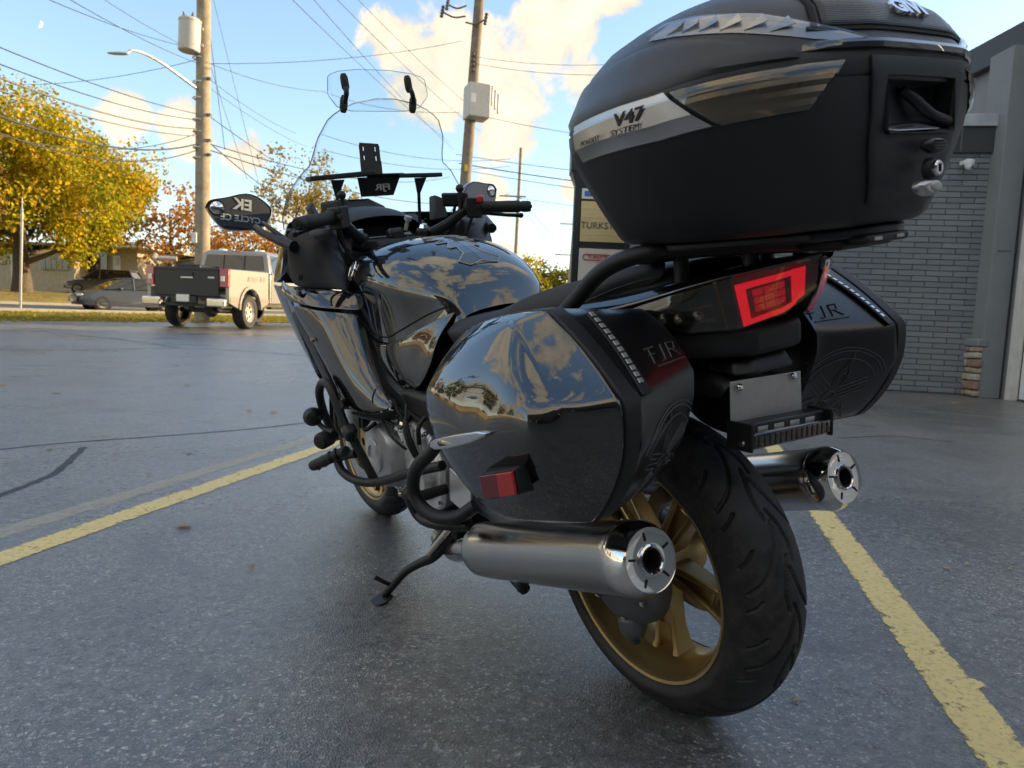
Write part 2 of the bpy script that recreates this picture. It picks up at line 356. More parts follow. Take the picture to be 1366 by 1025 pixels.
def f_lawn(nt, b, co):
    z = N(nt, 'ShaderNodeTexNoise', {'Vector': co, 'Scale': 1.4, 'Detail': 10.0, 'Roughness': 0.85}).outputs['Fac']
    c = mix(nt, ramp(nt, z, [(0.42, 0.0), (0.58, 1.0)]), (0.10, 0.13, 0.03), (0.36, 0.28, 0.08))
    z2 = N(nt, 'ShaderNodeTexNoise', {'Vector': co, 'Scale': 5.0, 'Detail': 6.0, 'Roughness': 0.75}).outputs['Fac']
    nt.links.new(mix(nt, ramp(nt, z2, [(0.52, 0.0), (0.58, 0.9)]), c, (0.42, 0.24, 0.04)), b.inputs['Base Color'])
mat('lawn', (0.1, 0.12, 0.03), 0.9, fn=f_lawn)
def f_paint(wear, thr, op=1.0, ca=(0.74, 0.55, 0.20), cb=(0.86, 0.68, 0.32)):
    def fn(nt, b, co):
        n2 = N(nt, 'ShaderNodeTexNoise', {'Vector': co, 'Scale': 13.0, 'Detail': 9.0, 'Roughness': 0.78}).outputs['Fac']
        n1 = N(nt, 'ShaderNodeTexNoise', {'Vector': co, 'Scale': 60.0, 'Detail': 6.0, 'Roughness': 0.7}).outputs['Fac']
        uv = N(nt, 'ShaderNodeAttribute', attribute_name='edge').outputs['Fac']      # 0 in the middle, 1 at the rim of the stripe
        k = mth(nt, 'ADD', mth(nt, 'MULTIPLY', n2, 0.75), mth(nt, 'MULTIPLY', n1, 0.25))
        k = mth(nt, 'ADD', k, mth(nt, 'MULTIPLY', mth(nt, 'POWER', uv, 6.0), wear))
        a = ramp(nt, k, [(thr-0.03, 1.0), (thr+0.05, 0.0)])
        c = mix(nt, n2, ca, cb); nt.links.new(mix(nt, ramp(nt, n1, [(0.50, 0.0), (0.70, 0.75)]), c, (0.34, 0.28, 0.17)), b.inputs['Base Color'])
        nt.links.new(mth(nt, 'MULTIPLY', a, op), b.inputs['Alpha'])
        nt.links.new(N(nt, 'ShaderNodeBump', {'Height': n1, 'Strength': 0.25, 'Distance': 0.002}).outputs[0], b.inputs['Normal'])
    return fn
mat('yellow_paint', (0.58, 0.42, 0.12), 0.6, fn=f_paint(0.13, 0.585))
mat('old_paint', (0.6, 0.5, 0.3), 0.7, fn=f_paint(0.10, 0.55, 0.45, (0.60, 0.55, 0.44), (0.70, 0.64, 0.52)))
mat('tar', (0.016, 0.016, 0.017), 0.5, bump=0.4, bs=120)

# ground: one sheet to the horizon, with the lot, verge, road and lawns laid on it
NS_ = [-300, 0, 21, 28, 30, 33, 37, 40, 44, 47, 50, 60, 80, 150, 400]
rows = [[S(n, s, -0.01) for s in (-300, -100, -60, -30, 0, 30, 60, 100, 300)] for n in NS_]
tag(sheet('ground', rows, MT['lawn'], smooth=180), kind='structure')
def band(name, n0, n1, s0, s1, m_, dz, k=6):
    ns = sorted(set([n0, n1] + [n for n in NS_ if n0 < n < n1]))
    return tag(sheet(name, [[S(n, lerp(s0, s1, i/k), dz) for i in range(k+1)] for n in ns], MT[m_], smooth=180), kind='structure')
lot = mesh_ob('parking_lot', [S(-60, -70), S(-60, 60), S(21, 60), S(21, -70)], [(0, 1, 2, 3)], MT['asphalt'], smooth=0); tag(lot, kind='structure')
band('road', 29.5, 36, -90, 90, 'road', 0.012); band('sidewalk', 36.6, 38, -90, 90, 'concrete', 0.02); band('driveway', 38, 60, 12, 17, 'road', 0.018)
kb = MB()
for n in (29.4, 36.1):
    kb.prism([S(n, -90, 0), S(n, -90, 0.12), S(n+.15, -90, 0.12), S(n+.15, -90, 0)], D_*180)
tag(kb.build('kerb', MT['concrete']), kind='structure')
def stripe(name, a, b, w, m_, z, seed, label=None, wob=0.006):
    a, b = Vector((a[0], a[1], 0)), Vector((b[0], b[1], 0)); d = (b-a).normalized(); t = Vector((-d.y, d.x, 0)); L = (b-a).length; k = max(20, int(L/.04)); v = []; e = []
    for i in range(k+1):
        for j, s in enumerate((-1, -.85, -.5, 0, .5, .85, 1)):
            p = a + d*(L*i/k) + t*(w/2*s*(1 + wob*3*mnoise.noise(Vector((i*.13, seed, s))))); v.append((p.x, p.y, z)); e.append(abs(s))
    f = [(i*7+j, i*7+j+1, i*7+j+8, i*7+j+7) for i in range(k) for j in range(6)]
    o = mesh_ob(name, v, f, MT[m_], smooth=180); at_ = o.data.attributes.new('edge', 'FLOAT', 'POINT'); at_.data.foreach_set('value', e)
    o['kind'] = 'structure'; return o
r0, r1 = Vector((0.9576,1.2795,0)), Vector((1.3574,3.0992,0)); dr = (r1-r0).normalized()
stripe('parking_stripe', r0 - dr*1.2, r1 + dr*2.2, .112, 'yellow_paint', .0016, 1)
l0, l1 = Vector((-1.5113,2.1061,0)), Vector((-1.0625,3.9108,0)); dl = (l1-l0).normalized()
stripe('parking_stripe', l0 - dl*1.5, l1 + dl*1.6, .112, 'yellow_paint', .0016, 2)
m0, m1 = Vector((-1.6728,2.3348,0)), Vector((-1.2964,3.7568,0)); dm = (m1-m0).normalized()
stripe('faded_stripe', m0 - dm*1.5, m1 + dm*1.6, .10, 'old_paint', .0012, 3)
def blot(name, c, rx, ry, m_, z, seed, rot=0.0):
    n = 26; v = [(c[0], c[1], z)]; e = [0.0]
    for rr, ee in ((.6, .5), (1, 1)):
        for i in range(n):
            a = 2*pi*i/n; q = rr*(1 + .45*mnoise.noise(Vector((cos(a)*1.7+seed, sin(a)*1.7, seed)))); x, y = cos(a)*rx*q, sin(a)*ry*q
            v.append((c[0]+x*cos(rot)-y*sin(rot), c[1]+x*sin(rot)+y*cos(rot), z)); e.append(ee)
    f = [(0, 1+i, 1+(i+1) % n) for i in range(n)] + [(1+i, 1+n+i, 1+n+(i+1) % n, 1+(i+1) % n) for i in range(n)]
    o = mesh_ob(name, v, f, MT[m_], smooth=180); at_ = o.data.attributes.new('edge', 'FLOAT', 'POINT'); at_.data.foreach_set('value', e); o['kind'] = 'structure'
blot('paint_blot', (1.0667,1.5807,0), .05, .022, 'yellow_paint', .0020, 4.0, .3)
def seam_line(pts, w, seed):
    P = spline([Vector(p) for p in pts], 10); v = []
    for i, p in enumerate(P):
        t = (P[min(i+1, len(P)-1)]-P[max(i-1, 0)]).normalized(); q = Vector((-t.y, t.x, 0)); j = .5*mnoise.noise(Vector((i*.35, seed, 0))); ww = w*(1 + .5*mnoise.noise(Vector((i*.5, seed, 3))))
        c = p + q*(j*w*1.3); v += [(c.x-q.x*ww, c.y-q.y*ww, .0009), (c.x+q.x*ww, c.y+q.y*ww, .0009)]
    o = mesh_ob('tar_seam', v, [(2*i, 2*i+1, 2*i+3, 2*i+2) for i in range(len(P)-1)], MT['tar'], smooth=180); o['kind'] = 'structure'
seam_line([(-2.6642,3.4315,0), (-2.5696,3.6042,0), (-2.3722,3.8381,0), (-1.9656,4.1733,0), (-1.6381,4.4727,0), (-1.3248,4.8663,0)], .012, 1)
seam_line([(-2.2261,3.741,0), (-2.1181,3.4537,0), (-2.0175,3.1625,0), (-1.9924,2.9181,0), (-1.9855,2.6201,0)], .017, 2)
seam_line([(-7.1464,9.5242,0), (-6.2056,10.2561,0), (-5.2605,11.4371,0), (-4.1775,11.3903,0), (-2.9721,10.866,0)], .03, 3)
seam_line([(-9.4081,14.5641,0), (-7.3282,13.2516,0), (-5.3393,11.6086,0)], .03, 4)
seam_line([(2.3364,5.0926,0), (2.8168,5.3017,0), (3.159,5.134,0)], .008, 5)

# ---------------------------------------------------------------- commercial building on the right
def f_brick(nt, b, co):
    r = mth(nt, 'ADD', N(nt, 'ShaderNodeObjectInfo').outputs['Random'], N(nt, 'ShaderNodeNewGeometry').outputs['Random Per Island']); r = mth(nt, 'FRACT', r)
    z = N(nt, 'ShaderNodeTexNoise', {'Vector': N(nt, 'ShaderNodeNewGeometry').outputs['Position'], 'Scale': 0.9, 'Detail': 6.0}).outputs['Fac']
    c = mix(nt, r, (0.165, 0.187, 0.206), (0.215, 0.237, 0.258)); nt.links.new(mix(nt, ramp(nt, z, [(0.5, 0.0), (0.72, 0.6)]), c, (0.25, 0.26, 0.27)), b.inputs['Base Color'])
mat('painted_brick', (0.155, 0.175, 0.195), 0.6, bump=0.3, bs=60, fn=f_brick)
mat('mortar', (0.135, 0.152, 0.168), 0.8, var=0.15, vs_=6, bump=0.3, bs=60)
mat('stucco', (0.225, 0.245, 0.26), 0.75, var=0.06, vs_=3, bump=0.5, bs=90)
mat('dark_fascia', (0.045, 0.048, 0.052), 0.5, var=0.1, vs_=2)
mat('flashing', (0.55, 0.56, 0.57), 0.35, metal=0.7, rvar=0.1, var=0.15, vs_=4)
mat('white_panel', (0.70, 0.72, 0.74), 0.5, var=0.04, vs_=3)
mat('white_frame', (0.66, 0.65, 0.62), 0.5, var=0.1, vs_=8)
mat('stone_a', (0.40, 0.32, 0.24), 0.8, var=0.25, vs_=14, bump=0.6, bs=40); mat('stone_b', (0.46, 0.42, 0.36), 0.8, var=0.2, vs_=14, bump=0.6, bs=40); mat('stone_c', (0.30, 0.20, 0.15), 0.8, var=0.25, vs_=14, bump=0.6, bs=40)
shop = empty('commercial_building', (5.6, 8.8, 0)); tag(shop, 'grey painted brick and stucco commercial building with white garage door', 'building')
def sp_(o): o.location = -Vector(shop.location); return o                   # parts are modelled in site coordinates
A_, B_ = Vector((1.46, 9.60, 0)), Vector((5.66, 8.88, 0)); wd = (B_-A_).normalized(); wq = Vector((wd.y, -wd.x, 0)); WL = (B_-A_).length
if wq.y > 0: wq = -wq
bw = sp_(MB().prism([A_ - wq*.0, B_ + wd*.3, B_ + wd*.3 - wq*10, A_ - wq*10.6], (0, 0, 2.93)).build('brick_wall', MT['mortar'], shop, smooth=0))
bl, bh, cl, ch = .303, .059, .312, .0675
bme = bpy.data.meshes.new('brick'); bmb = bmesh.new(); bmesh.ops.create_cube(bmb, size=1)
for v in bmb.verts: v.co = Vector((v.co.x*bl, v.co.y*.03, v.co.z*bh))
bmesh.ops.bevel(bmb, geom=list(bmb.edges), offset=.003, segments=1, affect='EDGES'); bmb.to_mesh(bme); bmb.free(); bme.materials.append(MT['painted_brick'])
spots = []
for c in range(43):
    x = -.156 if c % 2 else 0.0
    while x < WL:
        x0, x1 = max(x, 0), min(x+bl, WL)
        if x1-x0 > .04: spots.append((x0, x1, .02 + c*ch))
        x += cl
spots.sort(key=lambda q: -q[0]); ang = math.atan2(wd.y, wd.x)
rest = MB()
for k, (x0, x1, z) in enumerate(spots):
    c = A_ + wd*((x0+x1)/2) + wq*(.001 + rng.uniform(-.0015, .002)); c.z = z + bh/2
    if k < 300:
        o = bpy.data.objects.new('brick', bme); o.location = c - Vector((0, 0, 0)); o.rotation_euler = (rng.uniform(-.006, .006), 0, ang + rng.uniform(-.004, .004)); o.scale = ((x1-x0)/bl, 1, 1); link(o, bw)
    else: rest.box(c, (x1-x0, .03, bh), Matrix.Rotation(ang, 3, 'Z'))
ro = rest.build('far_bricks', MT['painted_brick'], bw, smooth=0, bevel=.003, seg=1); ro['kind'] = 'stuff'
fz = MB().prism([A_ + wq*.06 - wd*.1 + Vector((0, 0, 2.9)), B_ + wd*.2 + wq*.06 + Vector((0, 0, 2.9)), B_ + wd*.2 - wq*9 + Vector((0, 0, 2.9)), A_ - wd*.1 - wq*10.7 + Vector((0, 0, 2.9))], (0, 0, .30)); sp_(fz.build('fascia', MT['dark_fascia'], shop, smooth=0))
for k in range(5):
    c = B_ - wd*(.02+.42*k) + wq*.065; sp_(box('fascia_joint', (c.x, c.y, 3.05), (.012, .012, .29), MT['mortar'], shop, bevel=0))
sp_(MB().prism([A_ + wq*.09 - wd*.12 + Vector((0, 0, 3.2)), B_ + wd*.2 + wq*.09 + Vector((0, 0, 3.2)), B_ + wd*.2 - wq*9 + Vector((0, 0, 3.2)), A_ - wd*.12 - wq*10.7 + Vector((0, 0, 3.2))], (0, 0, .14)).build('flashing', MT['flashing'], shop, smooth=0))
# taller stucco wing that runs towards and past the camera; garage doors in its face
X0 = 5.86
def wx(y): return X0 + (8.6-y)*.03
wing = MB().prism([(wx(9.6), 9.6, 0), (wx(8.54), 8.54, 0), (16, 8.54, 0), (16, 19.6, 0), (wx(9.6), 19.6, 0)], (0, 0, 4.05))
wing.prism([(wx(8.54), 8.54, 2.95), (wx(-14), -14, 2.95), (16, -14, 2.95), (16, 8.54, 2.95)], (0, 0, 1.10)); wing.prism([(wx(4.4), 4.4, 0), (wx(3.4), 3.4, 0), (16, 3.4, 0), (16, 4.4, 0)], (0, 0, 2.95)); wing.prism([(wx(-.6), -.6, 0), (wx(-14), -14, 0), (16, -14, 0), (16, -.6, 0)], (0, 0, 2.95))
wg = sp_(wing.build('stucco_wing', MT['stucco'], shop, smooth=0))
sp_(MB().prism([(wx(19.7)-.12, 19.7, 4.05), (wx(-14)-.12, -14, 4.05), (16.1, -14, 4.05), (16.1, 19.7, 4.05)], (0, 0, .33)).build('parapet', MT['dark_fascia'], shop, smooth=0, bevel=.01))
for (y0, y1) in ((8.47, 4.46), (3.34, -.54)):
    df = MB()
    for yy in (y0, y1): df.box((wx(yy)-.02, yy, 1.47), (.10, .09, 2.94))
    df.box(((wx(y0)+wx(y1))/2-.02, (y0+y1)/2, 2.90), (.14, abs(y1-y0)+.09, .09)); sp_(df.build('door_frame', MT['white_frame'], shop, bevel=.006))
    for r in range(5):
        for c in range(4):
            ya, yb = lerp(y0-.06, y1+.06, c/4), lerp(y0-.06, y1+.06, (c+1)/4)
            q = sp_(MB().box((wx((ya+yb)/2)+.03, (ya+yb)/2, .30+r*.565), (.04, abs(yb-ya)+.002, .555)).build('door_panel', MT['white_panel'], shop, bevel=.008))
            for g in range(3): pass
    for r in range(15): sp_(MB().box((wx((y0+y1)/2)+.012, (y0+y1)/2, .11+r*.188), (.012, abs(y1-y0)-.13, .012), Matrix.Rotation(-.03*0, 3, 'Z')).build('door_rib', MT['white_frame'], shop, bevel=.002))
# pilaster at the inner corner with stone veneer foot
pf = Vector((5.6379,8.655,0)); pl = Vector((5.6568,8.9747,0))
px0, px1, py0, py1 = pf.x-.02, wx(8.6)-.04, pf.y, pf.y+.42
sp_(MB().prism([(px0-.045, py0, 0), (px1, py0-.02, 0), (px1, py1, 0), (px0-.045, py1, 0)], (0, 0, 4.06)).build('pilaster', MT['stucco'], shop, smooth=0, bevel=.008))
sp_(box('stone_ledge', (px0-.055, (py0+py1)/2, .655), (.13, .46, .09), MT['stucco'], shop, bevel=.015))
zz = .01
for k in range(7):
    h = (.075, .11, .09, .07, .105, .08, .07)[k]
    for j in range(2):
        w0 = .42*((.45, .6, .38, .55, .5, .62, .4)[k]); ya, yb = (py0-.015, py0+w0-.006) if j == 0 else (py0+w0+.006, py1)
        st = MB().box((px0-.06-rng.uniform(0, .018), (ya+yb)/2, zz+h/2), (.07, yb-ya, h-.012), Matrix.Rotation(rng.uniform(-.05, .05), 3, 'X')); sp_(st.build('stone', MT[('stone_a', 'stone_b', 'stone_c')[(k*2+j*5) % 3]], shop, bevel=.018, seg=3))
    zz += h
sp_(box('control_joint', (px0+.13, py0-.012, 1.74), (.24, .01, .012), MT['mortar'], shop, bevel=0))
# dome camera under the fascia
cc_ = Vector((5.2805,8.8,2.7473)); cam_b = empty('security_camera', cc_); tag(cam_b, 'white dome security camera mounted on the grey brick wall', 'security camera')
o = MB().lathe([(0, .05), (.045, .045), (.055, .02), (.055, -.02), (.048, -.03)], (0, 0, .01), (0, -.25, 1), 24).box((-.02, .05, .02), (.08, .10, .05)).build('camera_base', MT['white_panel'], cam_b, bevel=.006)
MB().lathe([(0, .052), (.03, .044), (.047, .02), (.05, 0), (.04, -.03)], (.0, 0, -.02), (.1, -.75, -.65), 24).build('camera_eye', MT['white_panel'], cam_b)
for dz in (.0, -.022): MB().lathe([(0, .006), (.009, .005), (.011, 0)], (.012, -.047, -.028+dz), (.1, -.9, -.3), 14).build('camera_lens', MT['dark_void'], cam_b)
# ---------------------------------------------------------------- storefront behind the camera (seen in the mirrors)
mat('sign_letters', (0.40, 0.40, 0.39), 0.5); mat('storefront', (0.022, 0.023, 0.026), 0.55, var=0.1)
st = empty('storefront_building', (-3, -9, 0)); tag(st, 'dark storefront with large white lettering reflected in the left mirror', 'building')
def ss_(o): o.location = -Vector(st.location); return o
ss_(MB().prism([(-14, -12, 0), (-14, -9, 0), (16, -9, 0), (16, -12, 0)], (0, 0, 2.6)).build('shop_wall', MT['stucco'], st, smooth=0)); 
sb = ss_(MB().prism([(-14.3, -12, 2.6), (-14.3, -8.7, 2.6), (16, -8.7, 2.6), (16, -12, 2.6)], (0, 0, 3.2)).build('sign_band', MT['storefront'], st, smooth=0))
for k in range(7): ss_(box('shop_window', (-12.5+k*4, -8.97, 1.35), (3.4, .08, 2.1), MT['smoke_lens'], st, bevel=.01))
ss_(text_ob('lettering', 'EK', 1.0, (2.2, -8.67, 4.05), (-1, 0, 0), (0, 0, 1), MT['sign_letters'], st, depth=.02, bold=.03)); ss_(text_ob('lettering', 'CYCLE CE', .55, (2.1, -8.67, 3.15), (-1, 0, 0), (0, 0, 1), MT['sign_letters'], st, depth=.02, bold=.012))
# ---------------------------------------------------------------- pylon sign
mat('sign_black', (0.018, 0.018, 0.02), 0.45, var=0.1); mat('sign_yellow', (0.62, 0.47, 0.22), 0.5, var=0.06, vs_=3); mat('sign_white', (0.66, 0.60, 0.54), 0.5, var=0.05); mat('sign_blue', (0.05, 0.14, 0.45), 0.4); mat('sign_red', (0.45, 0.03, 0.03), 0.5); mat('sign_print', (0.10, 0.07, 0.05), 0.5); mat('sign_ink', (0.03, 0.03, 0.03), 0.5)
YS = 16.0
def sw(u, v): return None
sgx0, sgx1 = (1.3094,16,2.2397)[0], (2.3341,16,2.2815)[0]
sign = empty('pylon_sign', ((sgx0+sgx1)/2, YS, 0)); tag(sign, 'tall black pylon sign with blue, yellow and white advertising panels', 'sign')
sc = Vector(sign.location); wS = sgx1-sgx0
MB().box((-wS/2-.06, .1, 2.0), (.14, .30, 4.0)).build('post', MT['sign_black'], sign, bevel=.01); MB().box((wS/2+.06, .1, 2.0), (.14, .30, 4.0)).build('post', MT['sign_black'], sign, bevel=.01)
zc = lambda v: None
z1, z2, z3, z4, z5, z6 = (1.6467,16,4.7848)[2], (1.6983,16,3.8157)[2], (1.7285,16,3.2474)[2], (1.7769,16,2.3391)[2], (1.782,16,2.2429)[2], (1.8413,16,1.1278)[2]
MB().prism([(-wS/2-.24, -.18, z2), (wS/2+.24, -.18, z2), (wS/2+.24, .45, z2), (-wS/2-.24, .45, z2)], (0, 0, z1-z2)).build('cap', MT['sign_black'], sign, bevel=.015)
loft('cap_soffit', [[(-wS/2-.22, -.16, z2), (wS/2+.22, -.16, z2), (wS/2+.22, .43, z2), (-wS/2-.22, .43, z2)], [(-wS/2-.10, -.04, z2-.32), (wS/2+.10, -.04, z2-.32), (wS/2+.10, .28, z2-.32), (-wS/2-.10, .28, z2-.32)]], MT['dark_fascia'], sign, smooth=0)
MB().box((0, .1, 2.2), (wS, .22, 4.2)).build('cabinet', MT['sign_black'], sign, bevel=.01)
def spanel(nm, za, zb, m_): return MB().box((0, -.02, (za+zb)/2), (wS-.05, .04, abs(zb-za)-.05)).build(nm, MT[m_], sign, bevel=.006)
spanel('panel', z2-.30, z3, 'white_panel'); MB().box((0, -.045, (z2-.30+z3)/2), (wS-.16, .02, abs(z2-.30-z3)-.16)).build('panel_face', MT['sign_blue'], sign, bevel=.004)
spanel('panel', z3, z4, 'sign_yellow'); spanel('panel', z5, z6-.5, 'sign_white')
for k in range(4): MB().box((0, -.044, lerp(z3, z4, .2+.2*k)), (wS-.08, .008, .008)).build('letter_track', MT['sign_white'], sign)
text_ob('lettering', 'TURKSTRA', .20, (-.0, -.046, (1.7573,16,2.7068)[2]), (1, 0, 0), (0, 0, 1), MT['sign_print'], sign, depth=.004, sx=.98)
text_ob('lettering', 'SI', .17, (.08, -.046, (1.7412,16,3.0094)[2]), (1, 0, 0), (0, 0, 1), MT['sign_print'], sign, depth=.004)
zr = (1.7931,16,2.034)[2]
rr = [(cos(a)*.02, sin(a)*.02) for a in [2*pi*i/8 for i in range(8)]]
lp_ = [Vector((-.34+.06*cos(a), -.05, zr+.06*sin(a))) for a in [pi/2+pi*i/6 for i in range(7)]] + [Vector((.30, -.05, zr-.06))]
tube('logo_outline', [Vector((.18, -.05, zr+.06))] + lp_, .012, MT['sign_red'], sign, k=0, n=6); text_ob('lettering', 'TURKSTRA', .088, (-.04, -.046, zr), (1, 0, 0), (0, 0, 1), MT['sign_red'], sign, depth=.003, sx=1.2, bold=.003)
MB().prism([(.24, -.046, zr-.02), (.36, -.046, zr-.05), (.36, -.046, zr+.06), (.30, -.046, zr+.03)], (0, -.006, 0)).build('logo_arrow', MT['sign_red'], sign); MB().box((.05, -.046, zr-.12), (.34, .006, .014)).build('logo_rule', MT['sign_red'], sign)
zk = (1.8172,16,1.5822)[2]
MB().box((-.06, -.046, zk-.05), (.26, .008, .24)).build('print_frame', MT['sign_ink'], sign); MB().box((-.06, -.052, zk-.05), (.22, .008, .20)).build('print_field', MT['sign_white'], sign)
tube('print_steam', [(-.02, -.055, zk+.10), (.02, -.055, zk+.14), (-.01, -.055, zk+.18), (.03, -.055, zk+.23)], .008, MT['sign_ink'], sign, n=6)


# ---------------------------------------------------------------- trees
def leaf_mat(name, cols, trans=0.35):
    m = bpy.data.materials.new(name); m.use_nodes = True; nt = m.node_tree; nt.nodes.clear()
    g = N(nt, 'ShaderNodeNewGeometry').outputs['Random Per Island']
    co = N(nt, 'ShaderNodeTexCoord').outputs['Object']
    z = N(nt, 'ShaderNodeTexNoise', {'Vector': co, 'Scale': 0.35, 'Detail': 3.0}).outputs['Fac']
    f = mth(nt, 'ADD', mth(nt, 'MULTIPLY', g, 0.5), mth(nt, 'MULTIPLY', ramp(nt, z, [(0.3, 0.0), (0.7, 1.0)]), 0.5))
    c = ramp(nt, f, [(i/(len(cols)-1), q) for i, q in enumerate(cols)])
    d = N(nt, 'ShaderNodeBsdfDiffuse', {'Color': c}); t = N(nt, 'ShaderNodeBsdfTranslucent', {'Color': c})
    mx = N(nt, 'ShaderNodeMixShader', {0: trans, 1: d.outputs[0], 2: t.outputs[0]}); N(nt, 'ShaderNodeOutputMaterial', {'Surface': mx.outputs[0]}); MT[name] = m
leaf_mat('maple_leaves', [(0.11, 0.17, 0.025), (0.21, 0.25, 0.03), (0.46, 0.38, 0.04), (0.66, 0.44, 0.045), (0.62, 0.27, 0.05)])
leaf_mat('rust_leaves', [(0.26, 0.13, 0.05), (0.40, 0.18, 0.05), (0.46, 0.26, 0.08), (0.30, 0.24, 0.08)])
leaf_mat('thin_gold_leaves', [(0.30, 0.20, 0.05), (0.40, 0.24, 0.06), (0.24, 0.22, 0.06), (0.42, 0.22, 0.08)])
leaf_mat('green_leaves', [(0.05, 0.075, 0.02), (0.09, 0.11, 0.02), (0.16, 0.15, 0.03), (0.26, 0.20, 0.04)])
mat('bark', (0.10, 0.08, 0.06), 0.9, var=0.35, vs_=7, bump=0.6, bs=12)
def tree(name, base, H, crown_w, crown_z0, n_leaf, leaf, m_, seed, label, trunk_r=.3, group=None, lean=(0, 0), clumps=60, spread=.32, dens=1.0):
    r = random.Random(seed); root = empty(name, base); tag(root, label, 'tree', group)
    tk = MB(); tips = []
    top = Vector((lean[0], lean[1], H*.72)); f0 = Vector((lean[0]*.2, lean[1]*.2, crown_z0*.9))
    tk.tube(spline([Vector((0, 0, -.1)), Vector((lean[0]*.05, .03, crown_z0*.45)), f0, f0.lerp(top, .5) + Vector((r.uniform(-.2, .2), 0, 0)), top], 4), [trunk_r*1.25, trunk_r, trunk_r*.85, trunk_r*.5, trunk_r*.12], 10)
    for k in range(13):
        a = 2*pi*k/13*2.4 + r.uniform(-.4, .4); h = lerp(crown_z0*.75, H*.66, (k/13)**.9); o = Vector((lean[0]*h/H, lean[1]*h/H, h))
        ln = crown_w*.5*r.uniform(.6, .95)*(1-.45*k/13); e = o + Vector((cos(a)*ln, sin(a)*ln, ln*r.uniform(.25, .75)))
        mid_ = o.lerp(e, .5) + Vector((0, 0, -ln*.06)); q = spline([o, mid_, e], 4); tk.tube(q, [trunk_r*.42*(1-.4*k/13), trunk_r*.22, .02], 7)
        for j in range(3):
            b = q[3+j*2] if 3+j*2 < len(q) else e; a2 = a + r.uniform(-1, 1); l2 = ln*r.uniform(.25, .5); e2 = b + Vector((cos(a2)*l2, sin(a2)*l2, l2*r.uniform(.1, .9))); tk.tube([b, b.lerp(e2, .5), e2], [trunk_r*.12, trunk_r*.07, .012], 5); tips.append(e2)
        tips.append(e)
    tk.build('trunk', MT['bark'], root, smooth=60)
    cs = []
    cz = (crown_z0+H)/2; hz = (H-crown_z0)/2
    for k in range(clumps):
        for _ in range(20):
            v = Vector((r.gauss(0, 1), r.gauss(0, 1), r.gauss(0, 1))).normalized()*(r.random()**.38)
            p = Vector((v.x*crown_w/2 + lean[0]*.6, v.y*crown_w/2 + lean[1]*.6, cz + v.z*hz))
            if v.z < -.45 and math.hypot(v.x, v.y) < .25: continue
            break
        cs.append((p, r.uniform(.6, 1.25)*crown_w*spread*.36))
    for t in tips: cs.append((t, crown_w*spread*.25))
    vs_, fs = [], []
    for i in range(n_leaf):
        c, rad = cs[r.randrange(len(cs))]
        v = Vector((r.gauss(0, 1), r.gauss(0, 1), r.gauss(0, .8))); v = v.normalized()*(rad*r.random()**.45); p = c + v
        if p.z < crown_z0*.72: continue
        n = (v.normalized()*.6 + Vector((r.uniform(-1, 1), r.uniform(-1, 1), r.uniform(-.3, 1)))).normalized(); u = n.orthogonal().normalized(); u = Matrix.Rotation(r.uniform(0, 6.28), 3, n) @ u; w = n.cross(u)
        s = leaf*r.uniform(.55, 1.2); b = len(vs_)
        vs_ += [p - u*s*.5, p - u*s*.1 + w*s*.42 + n*s*.1, p + u*s*.5 - n*s*.12, p - u*s*.1 - w*s*.42 + n*s*.1]; fs.append((b, b+1, b+2, b+3))
    me = bpy.data.meshes.new('crown'); me.from_pydata([tuple(v) for v in vs_], [], fs); me.materials.append(MT[m_]); link(bpy.data.objects.new('crown', me), root)
    return root
def gnd(u, y): x = (u-683)/968.5*y; q = Vector((x, y, 0)); n = q.dot(N_); return Vector((x, y, gz(n)))
tree('maple_tree', gnd(28, 44), 11.9, 14.2, 2.2, 62000, .23, 'maple_leaves', 3, 'big yellow and green maple tree standing in front of the house', .48, clumps=120, spread=.30)
tree('rust_tree', gnd(225, 50), 8.4, 7.5, 2.0, 2300, .27, 'rust_leaves', 5, 'rust-leaved tree partly behind the left wooden utility pole', .22, clumps=60)
tree('rust_tree', gnd(318, 54), 6.4, 6.5, 1.8, 2000, .27, 'rust_leaves', 6, 'low orange tree behind the cab of the pickup truck', .2, clumps=50)
tree('thin_tree', gnd(392, 60), 13.0, 9.5, 3.0, 3600, .27, 'thin_gold_leaves', 7, 'tall half-bare golden tree seen behind the left edge of the windscreen', .22, clumps=70, spread=.26)
tree('thin_tree', gnd(438, 70), 12.2, 8.0, 3.0, 2600, .30, 'thin_gold_leaves', 8, 'sparse orange tree seen through the lower windscreen', .2, clumps=60, spread=.24)
tree('thin_tree', gnd(352, 64), 5.0, 8.0, 1.2, 4200, .3, 'green_leaves', 9, 'low green and yellow shrubby tree behind the left mirror arm', .2, clumps=50)
tree('verge_tree', gnd(690, 95), 7.5, 7.0, 1.5, 3200, .42, 'maple_leaves', 10, 'small yellow tree just right of the fuel tank', .2, clumps=50)
tree('verge_tree', gnd(723, 105), 6.8, 8.5, 1.2, 4200, .42, 'green_leaves', 12, 'rounded green tree in the gap left of the pylon sign', .2, clumps=60)
